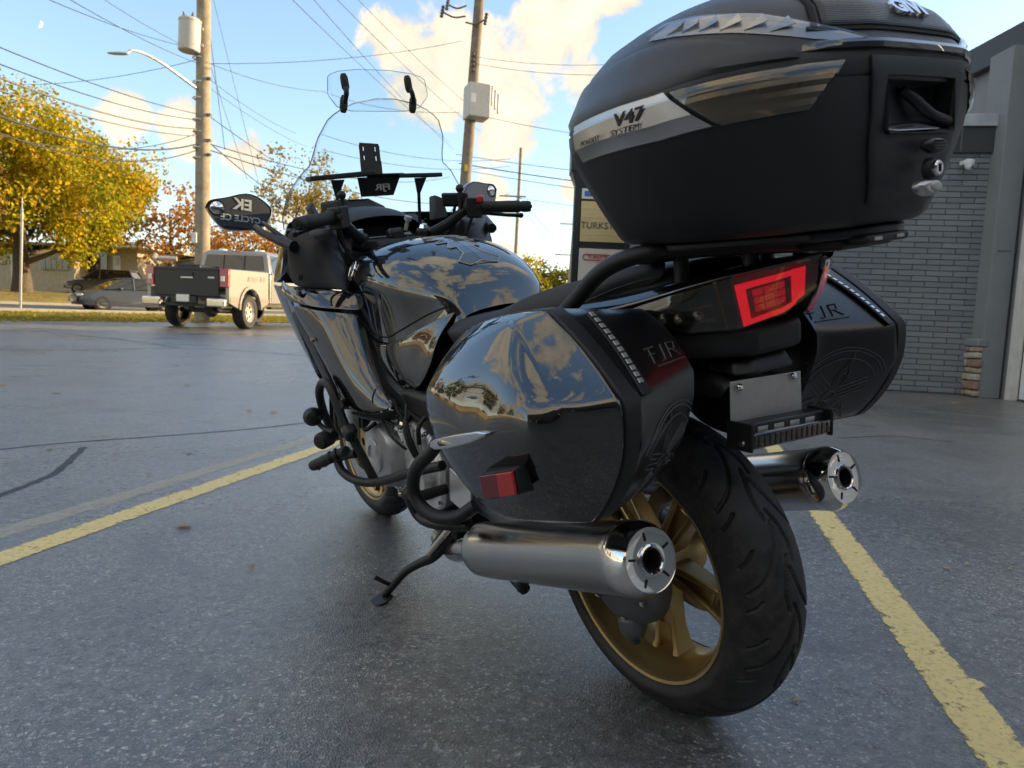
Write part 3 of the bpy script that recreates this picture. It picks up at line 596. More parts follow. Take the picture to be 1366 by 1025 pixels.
# across the street to the left, outside the frame: they show in the polished side case
for k, (n, s, H, w, m_, lb) in enumerate(((43, -2, 13, 8.5, 'green_leaves', 'tall dark green tree across the street reflected in the side case'), (45, 9, 10, 9, 'rust_leaves', 'orange tree across the street beside the low wall'), (44, 17, 8.5, 8, 'thin_gold_leaves', 'golden tree across the street left of the house'), (44, -12, 9, 8, 'rust_leaves', 'broad rust tree across the street at the far left'), (46, -24, 11, 10, 'green_leaves', 'large green tree across the street beyond the frame'), (43, 4, 7, 5, 'green_leaves', 'small green tree beside the low tan wall'))):
    tree('street_tree', S(n, s), H, w, 2.2, 3600, .42, m_, 20+k, lb, .25, clumps=45)
mat('tan_wall', (0.40, 0.32, 0.22), 0.85, var=0.15, vs_=2); mat('house_stone', (0.42, 0.36, 0.27), 0.85, var=0.18, vs_=3.5); mat('house_trim', (0.62, 0.60, 0.56), 0.6); mat('roof_grey', (0.26, 0.24, 0.22), 0.8, var=0.1); mat('window_dark', (0.03, 0.035, 0.04), 0.1, coat=1.0); mat('stucco_light', (0.60, 0.57, 0.52), 0.8, var=0.06)
lw = MB().prism([S(39.2, -40), S(39.2, 11), S(39.6, 11), S(39.6, -40)], (0, 0, 1.5)); tag(lw.build('garden_wall', MT['tan_wall'], bevel=.02), 'long low tan garden wall across the street', 'wall')

# ---------------------------------------------------------------- house behind the maple
hs = empty('house', gnd(70, 57)); tag(hs, 'low tan stone house with flat roof behind the maple tree', 'house')
def hu(u, v, y): return ((u-683)/968.5*y - hs.location.x, y - hs.location.y, ((388+u*.0415) - v)/968.5*y + .802 - hs.location.z)
def hrect(nm, u0, u1, v0, v1, y, th, m_, par=None, bev=.01):
    a = hu(u0, v0, y); b = hu(u1, v1, y); return MB().box(((a[0]+b[0])/2, a[1]-th/2+.0, (a[2]+b[2])/2), (b[0]-a[0], th, a[2]-b[2])).build(nm, MT[m_], par or hs, bevel=bev)
def hblock(nm, u0, u1, v0, v1, y, dep, m_):
    a = hu(u0, v0, y); b = hu(u1, v1, y); return MB().prism([(a[0], a[1], b[2]), (b[0], a[1], b[2]), (b[0], a[1]+dep, b[2]), (a[0], a[1]+dep, b[2])], (0, 0, a[2]-b[2])).build(nm, MT[m_], hs, bevel=.02)
hblock('wall', -120, 98, 330, 396, 57, 9, 'house_stone'); hblock('wall', 98, 182, 330, 396, 59, 9, 'house_stone'); hblock('roof', -125, 102, 318, 331, 56.2, 11, 'roof_grey'); hblock('roof', 98, 188, 322, 333, 57.0, 11, 'house_trim'); hblock('plinth', -120, 98, 384, 396, 56.9, 1, 'concrete')
def window(u0, u1, v0, v1, y, n):
    w = hrect('window', u0, u1, v0, v1, y, .12, 'house_trim')
    for k in range(n):
        a, b = lerp(u0, u1, k/n), lerp(u0, u1, (k+1)/n); hrect('pane', a+.5, b-.5, v0+1, v1-1, y-.06, .10, 'window_dark', w, 0)
window(54, 91, 341, 362, 57, 5); window(-60, -20, 341, 362, 57, 4); window(113, 143, 337, 366, 59, 3)
dr_ = hrect('door', 150, 160, 343, 366, 59, .10, 'white_panel'); hrect('pane', 153.6, 156.4, 346, 355, 58.9, .06, 'window_dark', dr_, 0)
hrect('porch_shade', 145, 170, 336, 368, 59.1, .05, 'roof_grey'); hrect('downpipe', 15, 17, 332, 384, 57, .1, 'house_trim'); hrect('vent', 1, 8, 350, 355, 57, .08, 'window_dark')
wh = empty('white_garage', gnd(215, 66)); tag(wh, 'plain white outbuilding seen between the house and the utility pole', 'outbuilding')
MB().prism([(-2.6, 0, 0), (3.2, 0, 0), (3.2, 6, 0), (-2.6, 6, 0)], (0, 0, 3.0)).build('wall', MT['stucco_light'], wh, bevel=.02); loft('roof', [[(-2.9, -.4, 3.0), (3.5, -.4, 3.0), (3.5, 6.4, 3.0), (-2.9, 6.4, 3.0)], [(-2.9, 2.9, 4.3), (3.5, 2.9, 4.3), (3.5, 3.1, 4.3), (-2.9, 3.1, 4.3)]], MT['roof_grey'], wh, smooth=0); MB().box((.6, -.03, 1.2), (2.6, .06, 2.3)).build('door', MT['house_trim'], wh, bevel=.01)
# galvanised sign post on the verge
mat('galvanised', (0.50, 0.49, 0.46), 0.45, metal=0.4, var=0.15, vs_=8)
po = empty('sign_post', gnd(28, 28.6)); tag(po, 'thin galvanised metal post standing on the grass verge', 'post')
MB().box((0, 0, 1.9), (.08, .05, 4.0), Matrix.Rotation(.045, 3, 'Y')).build('post', MT['galvanised'], po, bevel=.006); MB().box((.09, 0, 3.95), (.03, .03, .75), Matrix.Rotation(.045, 3, 'Y')).build('post_extension', MT['galvanised'], po, bevel=.004)

# ---------------------------------------------------------------- vehicles
mat('tyre_far', (0.02, 0.02, 0.02), 0.7); mat('wheel_alloy', (0.55, 0.52, 0.46), 0.35, metal=0.6); mat('car_glass', (0.02, 0.023, 0.026), 0.06, coat=1.0); mat('truck_silver', (0.29, 0.275, 0.24), 0.3, metal=0.35, coat=0.7, var=0.05, vs_=2); mat('truck_black', (0.012, 0.012, 0.013), 0.42, coat=0.1); mat('decal_red', (0.28, 0.20, 0.175), 0.5)
mat('sedan_silver', (0.05, 0.06, 0.078), 0.3, metal=0.4, coat=0.8); mat('suv_bronze', (0.11, 0.095, 0.08), 0.3, metal=0.3, coat=0.8); mat('car_black', (0.012, 0.013, 0.016), 0.3, coat=1.0); mat('tail_red', (0.40, 0.01, 0.015), 0.25, coat=1.0); mat('lamp_white', (0.75, 0.74, 0.70), 0.2, coat=1.0)
def wheel_far(parent, x, y, r, w, side):
    t = MB().lathe([(r*.62, -w/2), (r*.9, -w/2), (r, -w*.32), (r, w*.32), (r*.9, w/2), (r*.62, w/2)], (x, y, r), (1, 0, 0), 32, closed=True).build('wheel', MT['tyre_far'], parent, smooth=40)
    rim = MB().lathe([(0, w*.30), (r*.16, w*.32), (r*.2, w*.22), (r*.5, w*.26), (r*.62, w*.46), (r*.65, w*.40), (r*.6, 0), (0, -.02)], (x, y, r), (side, 0, 0), 32).build('rim', MT['wheel_alloy'], t, smooth=30)
    for k in range(8):
        a = 2*pi*k/8; MB().lathe([(0, .004), (r*.085, .003), (r*.085, -.01)], (x + side*w*.262, y + cos(a)*r*.38, r + sin(a)*r*.38), (side, 0, 0), 10).build('rim_hole', MT['dark_void'], t)
    return t
# pickup: origin on the ground under the rear axle, y forward
tr = empty('pickup_truck', (-8.45, 20.3, 0), (0, 0, -radians(6))); tr.scale = (1.13, 1.13, 1.13); tag(tr, 'silver crew-cab pickup truck with black tailgate parked by the utility pole', 'pickup truck')
bdy = MB()
def slab(x0, x1, y0, y1, z0, z1): bdy.box(((x0+x1)/2, (y0+y1)/2, (z0+z1)/2), (x1-x0, y1-y0, z1-z0))
for s in (-1, 1):          # bed sides with a wheel arch
    arch = [(s*1.0, .52*cos(a), .47 + .50*sin(a)) for a in [pi*i/10 for i in range(11)]]
    out = [(s*1.0, -1.05, .62), (s*1.0, -1.05, 1.40), (s*1.0, 1.0, 1.43), (s*1.0, 1.0, .62)] + [p for p in arch]
    MB().prism(out, (-s*.09, 0, 0)).build('bed_side', MT['truck_silver'], tr, bevel=.012)
    MB().prism([(s*1.004, .53*cos(a), .47 + .51*sin(a)) for a in [pi*i/12 for i in range(13)]] + [(s*1.004, .60*cos(a), .47 + .585*sin(a)) for a in [pi*i/12 for i in range(12, -1, -1)]], (s*.03, 0, 0)).build('wheel_flare', MT['truck_silver'], tr, bevel=.006)
    MB().prism([(s*1.004, y, z) for y, z in ((.62, .64), (1.0, .64), (1.0, .76), (.60, .76))], (s*.006, 0, 0)).build('stripe', MT['decal_red'], tr); MB().prism([(s*1.004, y, z) for y, z in ((-1.0, .64), (-.58, .64), (-.60, .76), (-1.0, .76))], (s*.006, 0, 0)).build('stripe', MT['decal_red'], tr)
    tl = MB().prism([(s*.80, -1.12, .98), (s*1.005, -1.10, .98), (s*1.005, -1.08, 1.40), (s*.80, -1.12, 1.40)], (0, .10, 0)).build('tail_light', MT['tail_red'], tr, bevel=.012); MB().box((s*.88, -1.125, 1.17), (.09, .02, .12)).build('reverse_lamp', MT['lamp_white'], tl, bevel=.004)
    wheel_far(tr, s*.86, 0, .42, .28, s); wheel_far(tr, s*.86, 4.06, .42, .28, s)
    MB().box((s*1.13, 3.05, 1.50), (.22, .10, .30)).build('mirror', MT['truck_black'], tr, bevel=.03)
    for nm, ya, yb in (('side_window', 1.30, 2.15), ('side_window', 2.22, 3.05)): MB().prism([(s*.975, ya, 1.42), (s*.975, yb, 1.42), (s*.86, yb-(.25 if ya > 2 else 0), 1.88), (s*.86, ya+.05, 1.88)], (s*.012, 0, 0)).build(nm, MT['car_glass'], tr)
    for yy in (1.17, 2.19, 3.12): MB().box((s*1.0, yy, 1.05), (.012, .012, .8)).build('door_gap', MT['dark_void'], tr)
    for yy in (2.02, 2.98): MB().box((s*1.015, yy, 1.30), (.03, .16, .04)).build('door_handle', MT['truck_silver'], tr, bevel=.01)
    MB().box((s*.95, 2.1, .52), (.14, 1.9, .06)).build('running_board', MT['truck_black'], tr, bevel=.015)
    MB().box((s*.78, -1.20, .62), (.44, .16, .19)).build('bumper', MT['chrome'], tr, bevel=.03)
slab(-.95, .95, -1.0, 1.0, .72, .80); slab(-1.0, 1.0, 1.10, 3.25, .62, 1.40); slab(-.98, .98, 3.25, 4.95, .62, 1.25); slab(-.95, .95, .98, 1.06, .72, 1.40)
bdy.build('body', MT['truck_silver'], tr, bevel=.04, seg=3)
loft('cab', [[(-.99, 1.10, 1.39), (.99, 1.10, 1.39), (.99, 3.55, 1.39), (-.99, 3.55, 1.39)], [(-.86, 1.20, 1.92), (.86, 1.20, 1.92), (.84, 2.95, 1.92), (-.84, 2.95, 1.92)], [(-.76, 1.30, 1.985), (.76, 1.30, 1.985), (.74, 2.85, 1.985), (-.74, 2.85, 1.985)]], MT['truck_silver'], tr, bevel=.03, seg=3, smooth=50)
rw_ = MB().prism([(-.84, 1.135, 1.48), (.84, 1.135, 1.48), (.76, 1.195, 1.86), (-.76, 1.195, 1.86)], (0, -.02, 0)).build('rear_window', MT['car_glass'], tr)
for xx in (-.28, .28): MB().box((xx, 1.145, 1.67), (.03, .02, .38), Matrix.Rotation(-.15, 3, 'X')).build('window_divider', MT['truck_black'], rw_)
MB().box((0, 1.27, 1.95), (.26, .06, .05)).build('brake_lamp', MT['tail_red'], tr, bevel=.006)
for xx in (-.55, .5): MB().lathe([(0, .06), (.10, .05), (.13, 0)], (xx, 1.6, 1.985), (0, 0, 1), 16).build('roof_lamp', MT['lamp_white'], tr)
tg = MB().box((0, -1.08, 1.08), (1.58, .07, .66)).build('tailgate', MT['truck_black'], tr, bevel=.02); MB().box((0, -1.125, 1.25), (.34, .03, .10)).build('tailgate_handle', MT['truck_black'], tg, bevel=.01); MB().box((0, -1.122, 1.36), (1.58, .02, .03)).build('tailgate_lip', MT['satin_black'], tg, bevel=.006)
MB().box((.02, -1.142, 1.175), (.30, .006, .035)).build('tailgate_badge', MT['wheel_alloy'], tg, bevel=.003); MB().box((.60, -1.119, 1.19), (.15, .006, .04)).build('tailgate_badge', MT['wheel_alloy'], tg, bevel=.003)
MB().box((0, -1.20, .66), (.62, .12, .17)).build('bumper_step', MT['truck_black'], tr, bevel=.02); pt_ = MB().box((0, -1.275, .70), (.31, .02, .16)).build('number_plate', MT['lamp_white'], tr, bevel=.003)
MB().box((0, -1.0, .50), (.10, .3, .10)).box((0, -1.12, .55), (1.6, .06, .07)).build('hitch', MT['truck_black'], tr, bevel=.01); MB().tube([Vector((-.8, 0, .42)), Vector((.8, 0, .42))], .06, 12).lathe([(0, -.18), (.12, -.14), (.17, 0), (.12, .14), (0, .18)], (0, 0, .42), (0, 1, 0), 18).build('rear_axle', MT['cast_grey'], tr); MB().tube([Vector((.55, .6, .48)), Vector((.58, -.6, .45)), Vector((.72, -.95, .48))], .05, 12).build('exhaust', MT['steel'], tr)
MB().box((-.55, .4, 1.22), (.6, 1.0, .62)).box((.3, .55, 1.15), (.7, .6, .5)).build('bed_load', MT['satin_black'], tr, bevel=.04); MB().tube([Vector((-1.02, -.6, 1.62)), Vector((-.6, -.5, 1.62))], .06, 10).lathe([(0, .05), (.10, .04), (.12, 0), (.10, -.04)], (-1.06, -.62, 1.62), (-1, -.4, 0), 18).build('load_reel', MT['wheel_alloy'], tr)
MB().prism([(1.004, -.15, 1.16), (1.004, .35, 1.16), (1.004, .42, 1.27), (1.004, -.1, 1.27)], (.005, 0, 0)).build('side_mark', MT['decal_red'], tr); MB().prism([(1.004, .52, 1.17), (1.004, .78, 1.17), (1.004, .82, 1.29), (1.004, .55, 1.29)], (.005, 0, 0)).build('side_mark', MT['decal_red'], tr)
def car(name, loc, rz, m_, label, L, Hh, prof_body, prof_glass, wheels, r, W=1.76, front_lamps=True, fascia='car_black'):
    """side profile (y, z) swept across the width with tumblehome; nose at +y"""
    o = empty(name, loc, (0, 0, rz)); tag(o, label, 'car')
    def side_loft(nm, prof, halfw, m__, inset=.06):
        rings = [[(x, y, z) for y, z in [(cy_ + (y-cy_)*s, z0 + (z-z0)*s2) for y, z in prof]] for x, s, s2 in ((-halfw, .90, .86), (-halfw*.965, .95, .95), (-halfw*.86, .98, .985), (-halfw*.55, 1, 1), (0, 1.01, 1.0), (halfw*.55, 1, 1), (halfw*.86, .98, .985), (halfw*.965, .95, .95), (halfw, .90, .86)) for cy_, z0 in ((sum(p[0] for p in prof)/len(prof), min(p[1] for p in prof)),)]
        return loft(nm, rings, MT[m__], o, smooth=45, bevel=.015)
    side_loft('body', prof_body, W/2, m_)
    g = [(y, z) for y, z in prof_glass]; zb = min(p[1] for p in g); zt = max(p[1] for p in g)
    tw = lambda z: W/2*lerp(.96, .76, (z-zb)/(zt-zb))
    n = len(g); v = [(-tw(z), y, z) for y, z in g] + [(tw(z), y, z) for y, z in g]
    cb_ = mesh_ob('cabin', v, [tuple(range(n)), tuple(range(n, 2*n))[::-1]] + [(i, (i+1) % n, n+(i+1) % n, n+i) for i in range(n)], MT['car_glass'], o, smooth=30, bevel=.03)
    top = [p for p in g if p[1] > zt-.10]; ya, yb = min(p[0] for p in top), max(p[0] for p in top)
    MB().prism([(-tw(zt)-.02, ya-.05, zt-.05), (tw(zt)+.02, ya-.05, zt-.05), (tw(zt)+.02, yb+.05, zt-.05), (-tw(zt)-.02, yb+.05, zt-.05)], (0, 0, .06)).build('roof', MT[m_], o, bevel=.03)
    for s in (-1, 1):
        for y0, y1 in ((g[0][0], top[0][0] if top[0][0] < 0 else ya), (.05, .05), (g[-1][0], yb)):
            MB().tube([Vector((s*(W/2*.97), y0, zb)), Vector((s*(tw(zt)+.015), (y1 if y0 != .05 else .05), zt-.02))], .035, 6).build('pillar', MT[m_], o)
        for y in wheels:
            wheel_far(o, s*(W/2-.09), y, r, .21, s); MB().lathe([(r*1.14, -.10), (r*1.14, .012), (r*1.02, .012), (r*1.02, -.10)], (s*(W/2-.02), y, r+.01), (s, 0, 0), 28, closed=True).build('wheel_arch', MT['dark_void'], o)
        MB().box((s*(W/2-.26), L/2-.10, .66), (.34, .06, .11), Matrix.Rotation(-s*.45, 3, 'Z')).build('headlight', MT['lamp_white'], o, bevel=.03); MB().box((s*(W/2-.22), -L/2+.06, .80), (.36, .12, .15)).build('tail_light', MT['tail_red'], o, bevel=.03); MB().box((s*(W/2+.06), .62, .98), (.16, .12, .12)).build('mirror', MT[m_], o, bevel=.03)
    MB().box((0, L/2-.01, .47), (W*.72, .08, .24)).build('grille', MT[fascia], o, bevel=.03); MB().box((0, L/2+.035, .42), (.36, .02, .13)).build('number_plate', MT['lamp_white'], o, bevel=.004)
    return o
sedan_b = [(-2.10, .26), (-2.2, .5), (-2.2, .78), (-2.08, .95), (-1.6, 1.0), (-.9, .98), (.9, .96), (1.5, .90), (1.95, .78), (2.16, .64), (2.24, .46), (2.16, .24), (1.3, .20), (-1.3, .20)]
sedan_g = [(-1.75, .97), (-1.15, 1.32), (-.7, 1.43), (-.1, 1.47), (.35, 1.43), (.75, 1.25), (1.30, .93)]
sp = gnd(170, 33); car('parked_sedan', sp, radians(136), 'sedan_silver', 'small silver sedan facing left on the road beside the pickup', 4.5, 1.45, sedan_b, sedan_g, (-1.30, 1.32), .32)
suv_b = [(-2.2, .36), (-2.28, .7), (-2.2, 1.02), (-1.0, 1.05), (.9, 1.02), (1.6, .95), (2.15, .82), (2.3, .6), (2.25, .34), (1.4, .26), (-1.4, .26)]
suv_g = [(-2.1, 1.02), (-1.75, 1.58), (-.6, 1.66), (.3, 1.62), (1.15, 1.02)]
car('parked_suv', gnd(140, 49), radians(97), 'suv_bronze', 'dark bronze crossover parked in the driveway before the house', 4.7, 1.66, suv_b, suv_g, (-1.35, 1.40), .36, 1.85)
car('parked_car', S(33.5, 5, .01), radians(-30), 'car_black', 'black car on the street reflected in the side case', 4.5, 1.45, sedan_b, sedan_g, (-1.30, 1.32), .32)

# ---------------------------------------------------------------- utility poles, lamp, wires
mat('pole_wood', (0.30, 0.255, 0.19), 0.9, var=0.3, vs_=3, bump=0.6, bs=25); mat('pole_dark', (0.20, 0.17, 0.14), 0.9, var=0.3, vs_=3, bump=0.6, bs=25); mat('can_grey', (0.48, 0.48, 0.46), 0.5, var=0.08); mat('wire', (0.035, 0.035, 0.038), 0.6); mat('wire_pale', (0.16, 0.15, 0.135), 0.6); mat('insulator', (0.10, 0.09, 0.085), 0.3, coat=0.6); mat('tag_yellow', (0.7, 0.5, 0.03), 0.6)
def pole(name, base, H, r0, r1, m_, label, lean=(0, 0), n=18):
    o = empty(name, base); tag(o, label, 'utility pole', 'wooden utility poles'); pts = [Vector((lean[0]*h, lean[1]*h, h*H)) for h in (0, .25, .5, .75, 1)]; MB().tube(pts, [r0, lerp(r0, r1, .25), lerp(r0, r1, .5), lerp(r0, r1, .75), r1], n).build('mast', MT[m_], o, smooth=60); return o
YL = 24.5
plb = gnd(267, YL); pL = pole('utility_pole', plb, 13.5, .245, .205, 'pole_wood', 'thick pale utility pole with round transformer and street lamp', (.10, 0))
def loc(o, q): return Vector(q) - Vector(o.location)
tc0 = loc(pL, (-10.7723,24.2,9.138))
can = MB().lathe([(0, -.50), (.30, -.50), (.335, -.47), (.335, .42), (.35, .42), (.35, .47), (.30, .52), (0, .55)], tc0, (0.04, 0, 1), 28).build('transformer', MT['can_grey'], pL)
for k in (-1, 1): MB().lathe([(.03, 0), (.05, .03), (.03, .06), (.05, .09), (.03, .12), (.02, .2), (0, .2)], tc0 + Vector((k*.12, -.1, .5)), (k*.2, 0, 1), 12).build('bushing', MT['insulator'], can)
for z in (.25, -.25): MB().box(tc0 + Vector((.28, .12, z)), (.25, .10, .08)).build('bracket', MT['galvanised'], can)
a0 = loc(pL, (-10.6035,24.3,7.5507)); a1 = loc(pL, (-11.3913,21.5,7.6433))
arm = tube('lamp_arm', [a0, a0.lerp(a1, .55) + Vector((0, 0, .25)), a0.lerp(a1, .88) + Vector((0, 0, .22)), a1], [.05, .045, .04, .04], MT['galvanised'], pL)
loft('lamp_head', [[a1 + Vector(p) for p in q] for q in ([(.10, 0, -.04), (.10, .06, 0), (.10, 0, .05), (.10, -.06, 0)], [(-.10, 0, -.07), (-.10, .13, 0), (-.10, 0, .08), (-.10, -.13, 0)], [(-.42, 0, -.06), (-.42, .13, 0), (-.42, 0, .06), (-.42, -.13, 0)], [(-.55, 0, -.02), (-.55, .05, 0), (-.55, 0, .02), (-.55, -.05, 0)])], MT['galvanised'], arm, sub=2, smooth=180)
for v_ in (80, 110, 130, 157, 172, 192, 205): MB().lathe([(.235, -.03), (.25, -.02), (.25, .02), (.235, .03)], loc(pL, (-10.5554,24.5,8.0365)) + Vector((0, 0, (100-v_)/968.5*24.5)), (.01, 0, 1), 18, closed=True).build('band', MT['galvanised'], pL)
for v_ in (105, 150, 182, 200): MB().box(loc(pL, (-10.2323,24.4,8.0181)) + Vector((0, 0, (100-v_)/968.5*24.5)), (.12, .12, .08)).build('bolt_bracket', MT['insulator'], pL)
MB().box(loc(pL, (-10.645,24.2,2.778)), (.16, .05, .34)).build('pole_tag', MT['white_panel'], pL)
YC_ = 30.0
pcb = gnd(603, YC_); pC = pole('utility_pole', pcb, 14.2, .245, .19, 'pole_dark', 'dark leaning utility pole with square grey switch box right of the windscreen', (.62, 0))
bx = loc(pC, (-1.8537,29.7,8.9491)); eb = box('switch_box', bx, (.86, .9, 1.28), MT['can_grey'], pC, R=Matrix.Rotation(.35, 3, 'Z'), bevel=.03)
MB().box(bx + Vector((-.10, -.50, .05)), (.20, .03, .34), Matrix.Rotation(.35, 3, 'Z')).build('box_label', MT['white_panel'], eb)
for k in range(3): MB().box(bx + Vector((.60+.12*k, -.1+.1*k, .25-.12*k)), (.08, .10, .75)).build('cooling_fin', MT['galvanised'], eb, bevel=.02)
for k, v_ in enumerate((73, 80, 86, 92)): MB().lathe([(.03, -.06), (.07, -.04), (.05, 0), (.07, .04), (.03, .06)], loc(pC, (-2.0601,29.7,10.569)) + Vector((0, 0, (80-v_)/968.5*29.7)), (0, 0, 1), 12).build('insulator', MT['insulator'], pC)
for (u_, v_) in ((594, 10), (588, 18), (603, 12), (649, 26), (598, 4), (591, 4)):
    pass
for q0, q1 in (((-2.4199,29.8,12.2314), (-3.3038,29.5,12.2477)), ((-2.4121,29.8,12.0062), (-1.6106,29.6,12.0741)), ((-2.4042,29.8,12.6259), (-3.0984,29.4,12.494))):
    tube('arm', [loc(pC, q0), (loc(pC, q0)+loc(pC, q1))/2 - Vector((0, 0, .12)), loc(pC, q1)], .035, MT['insulator'], pC, n=8)
    MB().lathe([(.04, -.22), (.08, -.18), (.05, -.12), (.08, -.06), (.05, 0), (.08, .06), (.05, .12), (.08, .18), (.04, .24)], loc(pC, q1), (.15, 0, 1), 12).build('insulator', MT['insulator'], pC)
zt_ = (-2.6404,30,6.4243)[2] - pcb.z; MB().box((.62*zt_/14.2, -.235, zt_), (.12, .03, .26)).build('pole_tag', MT['tag_yellow'], pC)
p3 = pole('utility_pole', gnd(680, 72), 16.3, .20, .14, 'pole_wood', 'distant utility pole with crossarm above the fuel tank', (.15, 0), 10); MB().box(loc(p3, (-0.6809,72,11.8921)), (2.6, .12, .14)).build('crossarm', MT['pole_wood'], p3)
p4 = pole('utility_pole', gnd(752, 96), 13.8, .20, .14, 'pole_wood', 'farther utility pole with two crossarms left of the sign', (.35, 0), 10)
for v_ in (299, 339): MB().box(loc(p4, (6.1544,96,12.2447)) + Vector((0, 0, (300-v_)/968.5*96)), (2.6 if v_ > 320 else 1.6, .12, .14)).build('crossarm', MT['pole_wood'], p4)
tube('lamp_arm', [loc(p4, (6.0293,96,8.7744)), loc(p4, (4.2423,94,9.2967)), loc(p4, (2.6384,92,9.4239))], .05, MT['galvanised'], p4)
def wire(a, b, sag, r, m_='wire', lb='', g='overhead utility wires'):
    a, b = Vector(a), Vector(b); pts = [a.lerp(b, t/14) - Vector((0, 0, sag*4*(t/14)*(1-t/14))) for t in range(15)]
    o = MB().tube(pts, r, 5).build('utility_wire', MT[m_], None, smooth=60); tag(o, lb, 'wire', g)
TH = 'thick bundled cable running to the thick pale utility pole'; G2 = 'bundled cables at the pale pole'
# from the upper left towards the pale pole
wire((-9.0712,12,4.9019), (-10.6246,24.4,6.7761), .15, .012, 'wire', 'topmost of the two parallel cables entering the pale pole from the left edge'); wire((-9.0883,12,4.4199), (-10.6011,24.4,6.3019), .25, .020, 'wire_pale', 'uppermost pale bundled cable from the left edge to the pale pole')
wire((-9.0966,12,4.1889), (-10.6016,24.4,6.0637), .20, .016, 'wire_pale', 'second pale bundled cable from the left edge to the pale pole'); wire((-9.1098,12,3.8175), (-10.6021,24.4,5.8249), .45, .022, 'wire', 'dark sagging bundled cable from the left edge to the pale pole'); wire((-9.081,12,4.627), (-10.6005,24.4,6.5873), .2, .012, 'wire', 'lower of the two parallel cables entering the pale pole from the left edge')
wire((-9.8793,13,3.7779), (-10.6025,24.4,5.6335), .55, .016, 'wire', 'lowest sagging bundled cable from the left edge to the pale pole'); wire((-8.7739,13,5.9981), (-11.1801,24.3,8.8802), .1, .009, 'wire', 'thin wire from the top edge down to the round transformer'); wire((-8.8956,14,6.4196), (-10.6453,24.4,8.3765), .1, .009, 'wire', 'thin wire from the top edge down to the pale pole below the transformer'); wire((-11.8451,16,4.2433), (-10.6014,24.4,6.159), .5, .012, 'wire', 'dark wire crossing in front of the yellow maple crown')
wire((-10.5485,18,8.0596), (-10.5717,24.4,8.7064), .1, .008, 'wire', 'thin wire just left of the pale pole near the transformer'); wire((-19.1991,26,7.86), (-10.6451,24.4,8.47), .3, .009, 'wire', 'faint level wire crossing behind the street lamp arm')
# from the pale pole onwards to the right
wire((-10.4908,24.6,5.9222), (-5.7129,60,11.3787), .8, .020, 'wire', 'thick cable from the pale pole passing behind the left mirror'); wire((-10.491,24.6,5.7294), (-0.9836,72,12.1653), 1.4, .022, 'wire', 'sagging cable from the pale pole to the distant pole with crossarm'); wire((-10.4906,24.6,6.0666), (-12.7035,46,6.1081), .3, .018, 'wire', 'steep cable dropping from the pale pole to the half-bare tree'); wire((-10.4896,24.6,6.8818), (-11.7381,52,7.8393), .3, .014, 'wire', 'thin cable dropping from the pale pole towards the windscreen')
wire((-10.4875,24.6,8.4247), (-2.5522,30,11.3645), .25, .009, 'wire', 'long level wire between the pale pole and the dark leaning pole'); wire((-10.4875,24.6,8.4955), (-9.1284,34,10.3414), .2, .011, 'wire', 'wire from the pale pole running down to the screen deflector'); wire((-9.1284,34,10.3414), (-2.5786,30,8.6254), .3, .009, 'wire', 'wire from behind the screen deflector to the grey switch box'); wire((-10.488,24.6,8.0704), (-12.1128,40,9.7956), .2, .009, 'wire', 'upper thin wire slanting down from the pale pole over the trees'); wire((-10.4884,24.6,7.7862), (-12.6511,44,9.9475), .2, .009, 'wire', 'lower thin wire slanting down from the pale pole over the trees')
wire((-10.4364,24.6,10.4146), (-10.1555,25.5,5.8886), 0, .010, 'wire', 'nearly vertical guy wire nearest the pale pole'); wire((-10.2903,24.6,10.8832), (-9.5214,27,5.0404), 0, .008, 'wire', 'nearly vertical guy wire leaving the frame top beside the pale pole'); wire((-10.4868,24.6,9.0129), (-9.564,26,4.9961), .05, .008, 'wire', 'steep guy wire starting at the round transformer')
# right of the windscreen
wire((-2.2786,30,8.6374), (8.251,28,7.2778), .3, .010, 'wire', 'wire from the switch box to the top case'); wire((-5.2878,60,13.1667), (15.4155,50,9.938), .3, .022, 'wire', 'uppermost dark wire right of the leaning pole at grip height'); wire((-3.767,45,9.5533), (15.4737,50,9.1494), .3, .03, 'wire', 'second dark wire right of the leaning pole at grip height'); wire((-4.0715,50,10.1366), (15.5212,50,8.5068), .3, .02, 'wire', 'third dark wire right of the leaning pole at grip height'); wire((-0.972,72,11.8803), (18.7002,60,9.0363), .4, .02, 'wire', 'lowest wire from the distant crossarm to the pylon sign'); wire((-16.0582,60,14.26), (-1.1168,72,15.4264), .9, .02, 'wire', 'upper wire seen through the windscreen running to the distant pole'); wire((-16.0406,60,13.0867), (-1.088,72,14.72), .8, .02, 'wire', 'lower wire seen through the windscreen running to the distant pole')
wire((-2.1536,29.7,10.7073), (3.5536,30,10.7197), .15, .009, 'wire', 'upper short wire from the leaning pole insulators to the top case'); wire((-2.1445,29.7,10.452), (3.5758,30,10.3182), .15, .009, 'wire', 'lower short wire from the leaning pole insulators to the top case'); wire((-0.378,72,11.6187), (6.0712,96,7.9059), .2, .02, 'wire', 'left of two wires slanting from the distant crossarm to the farther pole'); wire((-0.0988,72,11.9157), (6.6107,96,8.8947), .2, .02, 'wire', 'right of two wires slanting from the distant crossarm to the farther pole'); wire((-3.1747,60,8.2672), (0.6733,70,6.8858), .1, .015, 'wire', 'short slanting wire below the right handlebar grip')
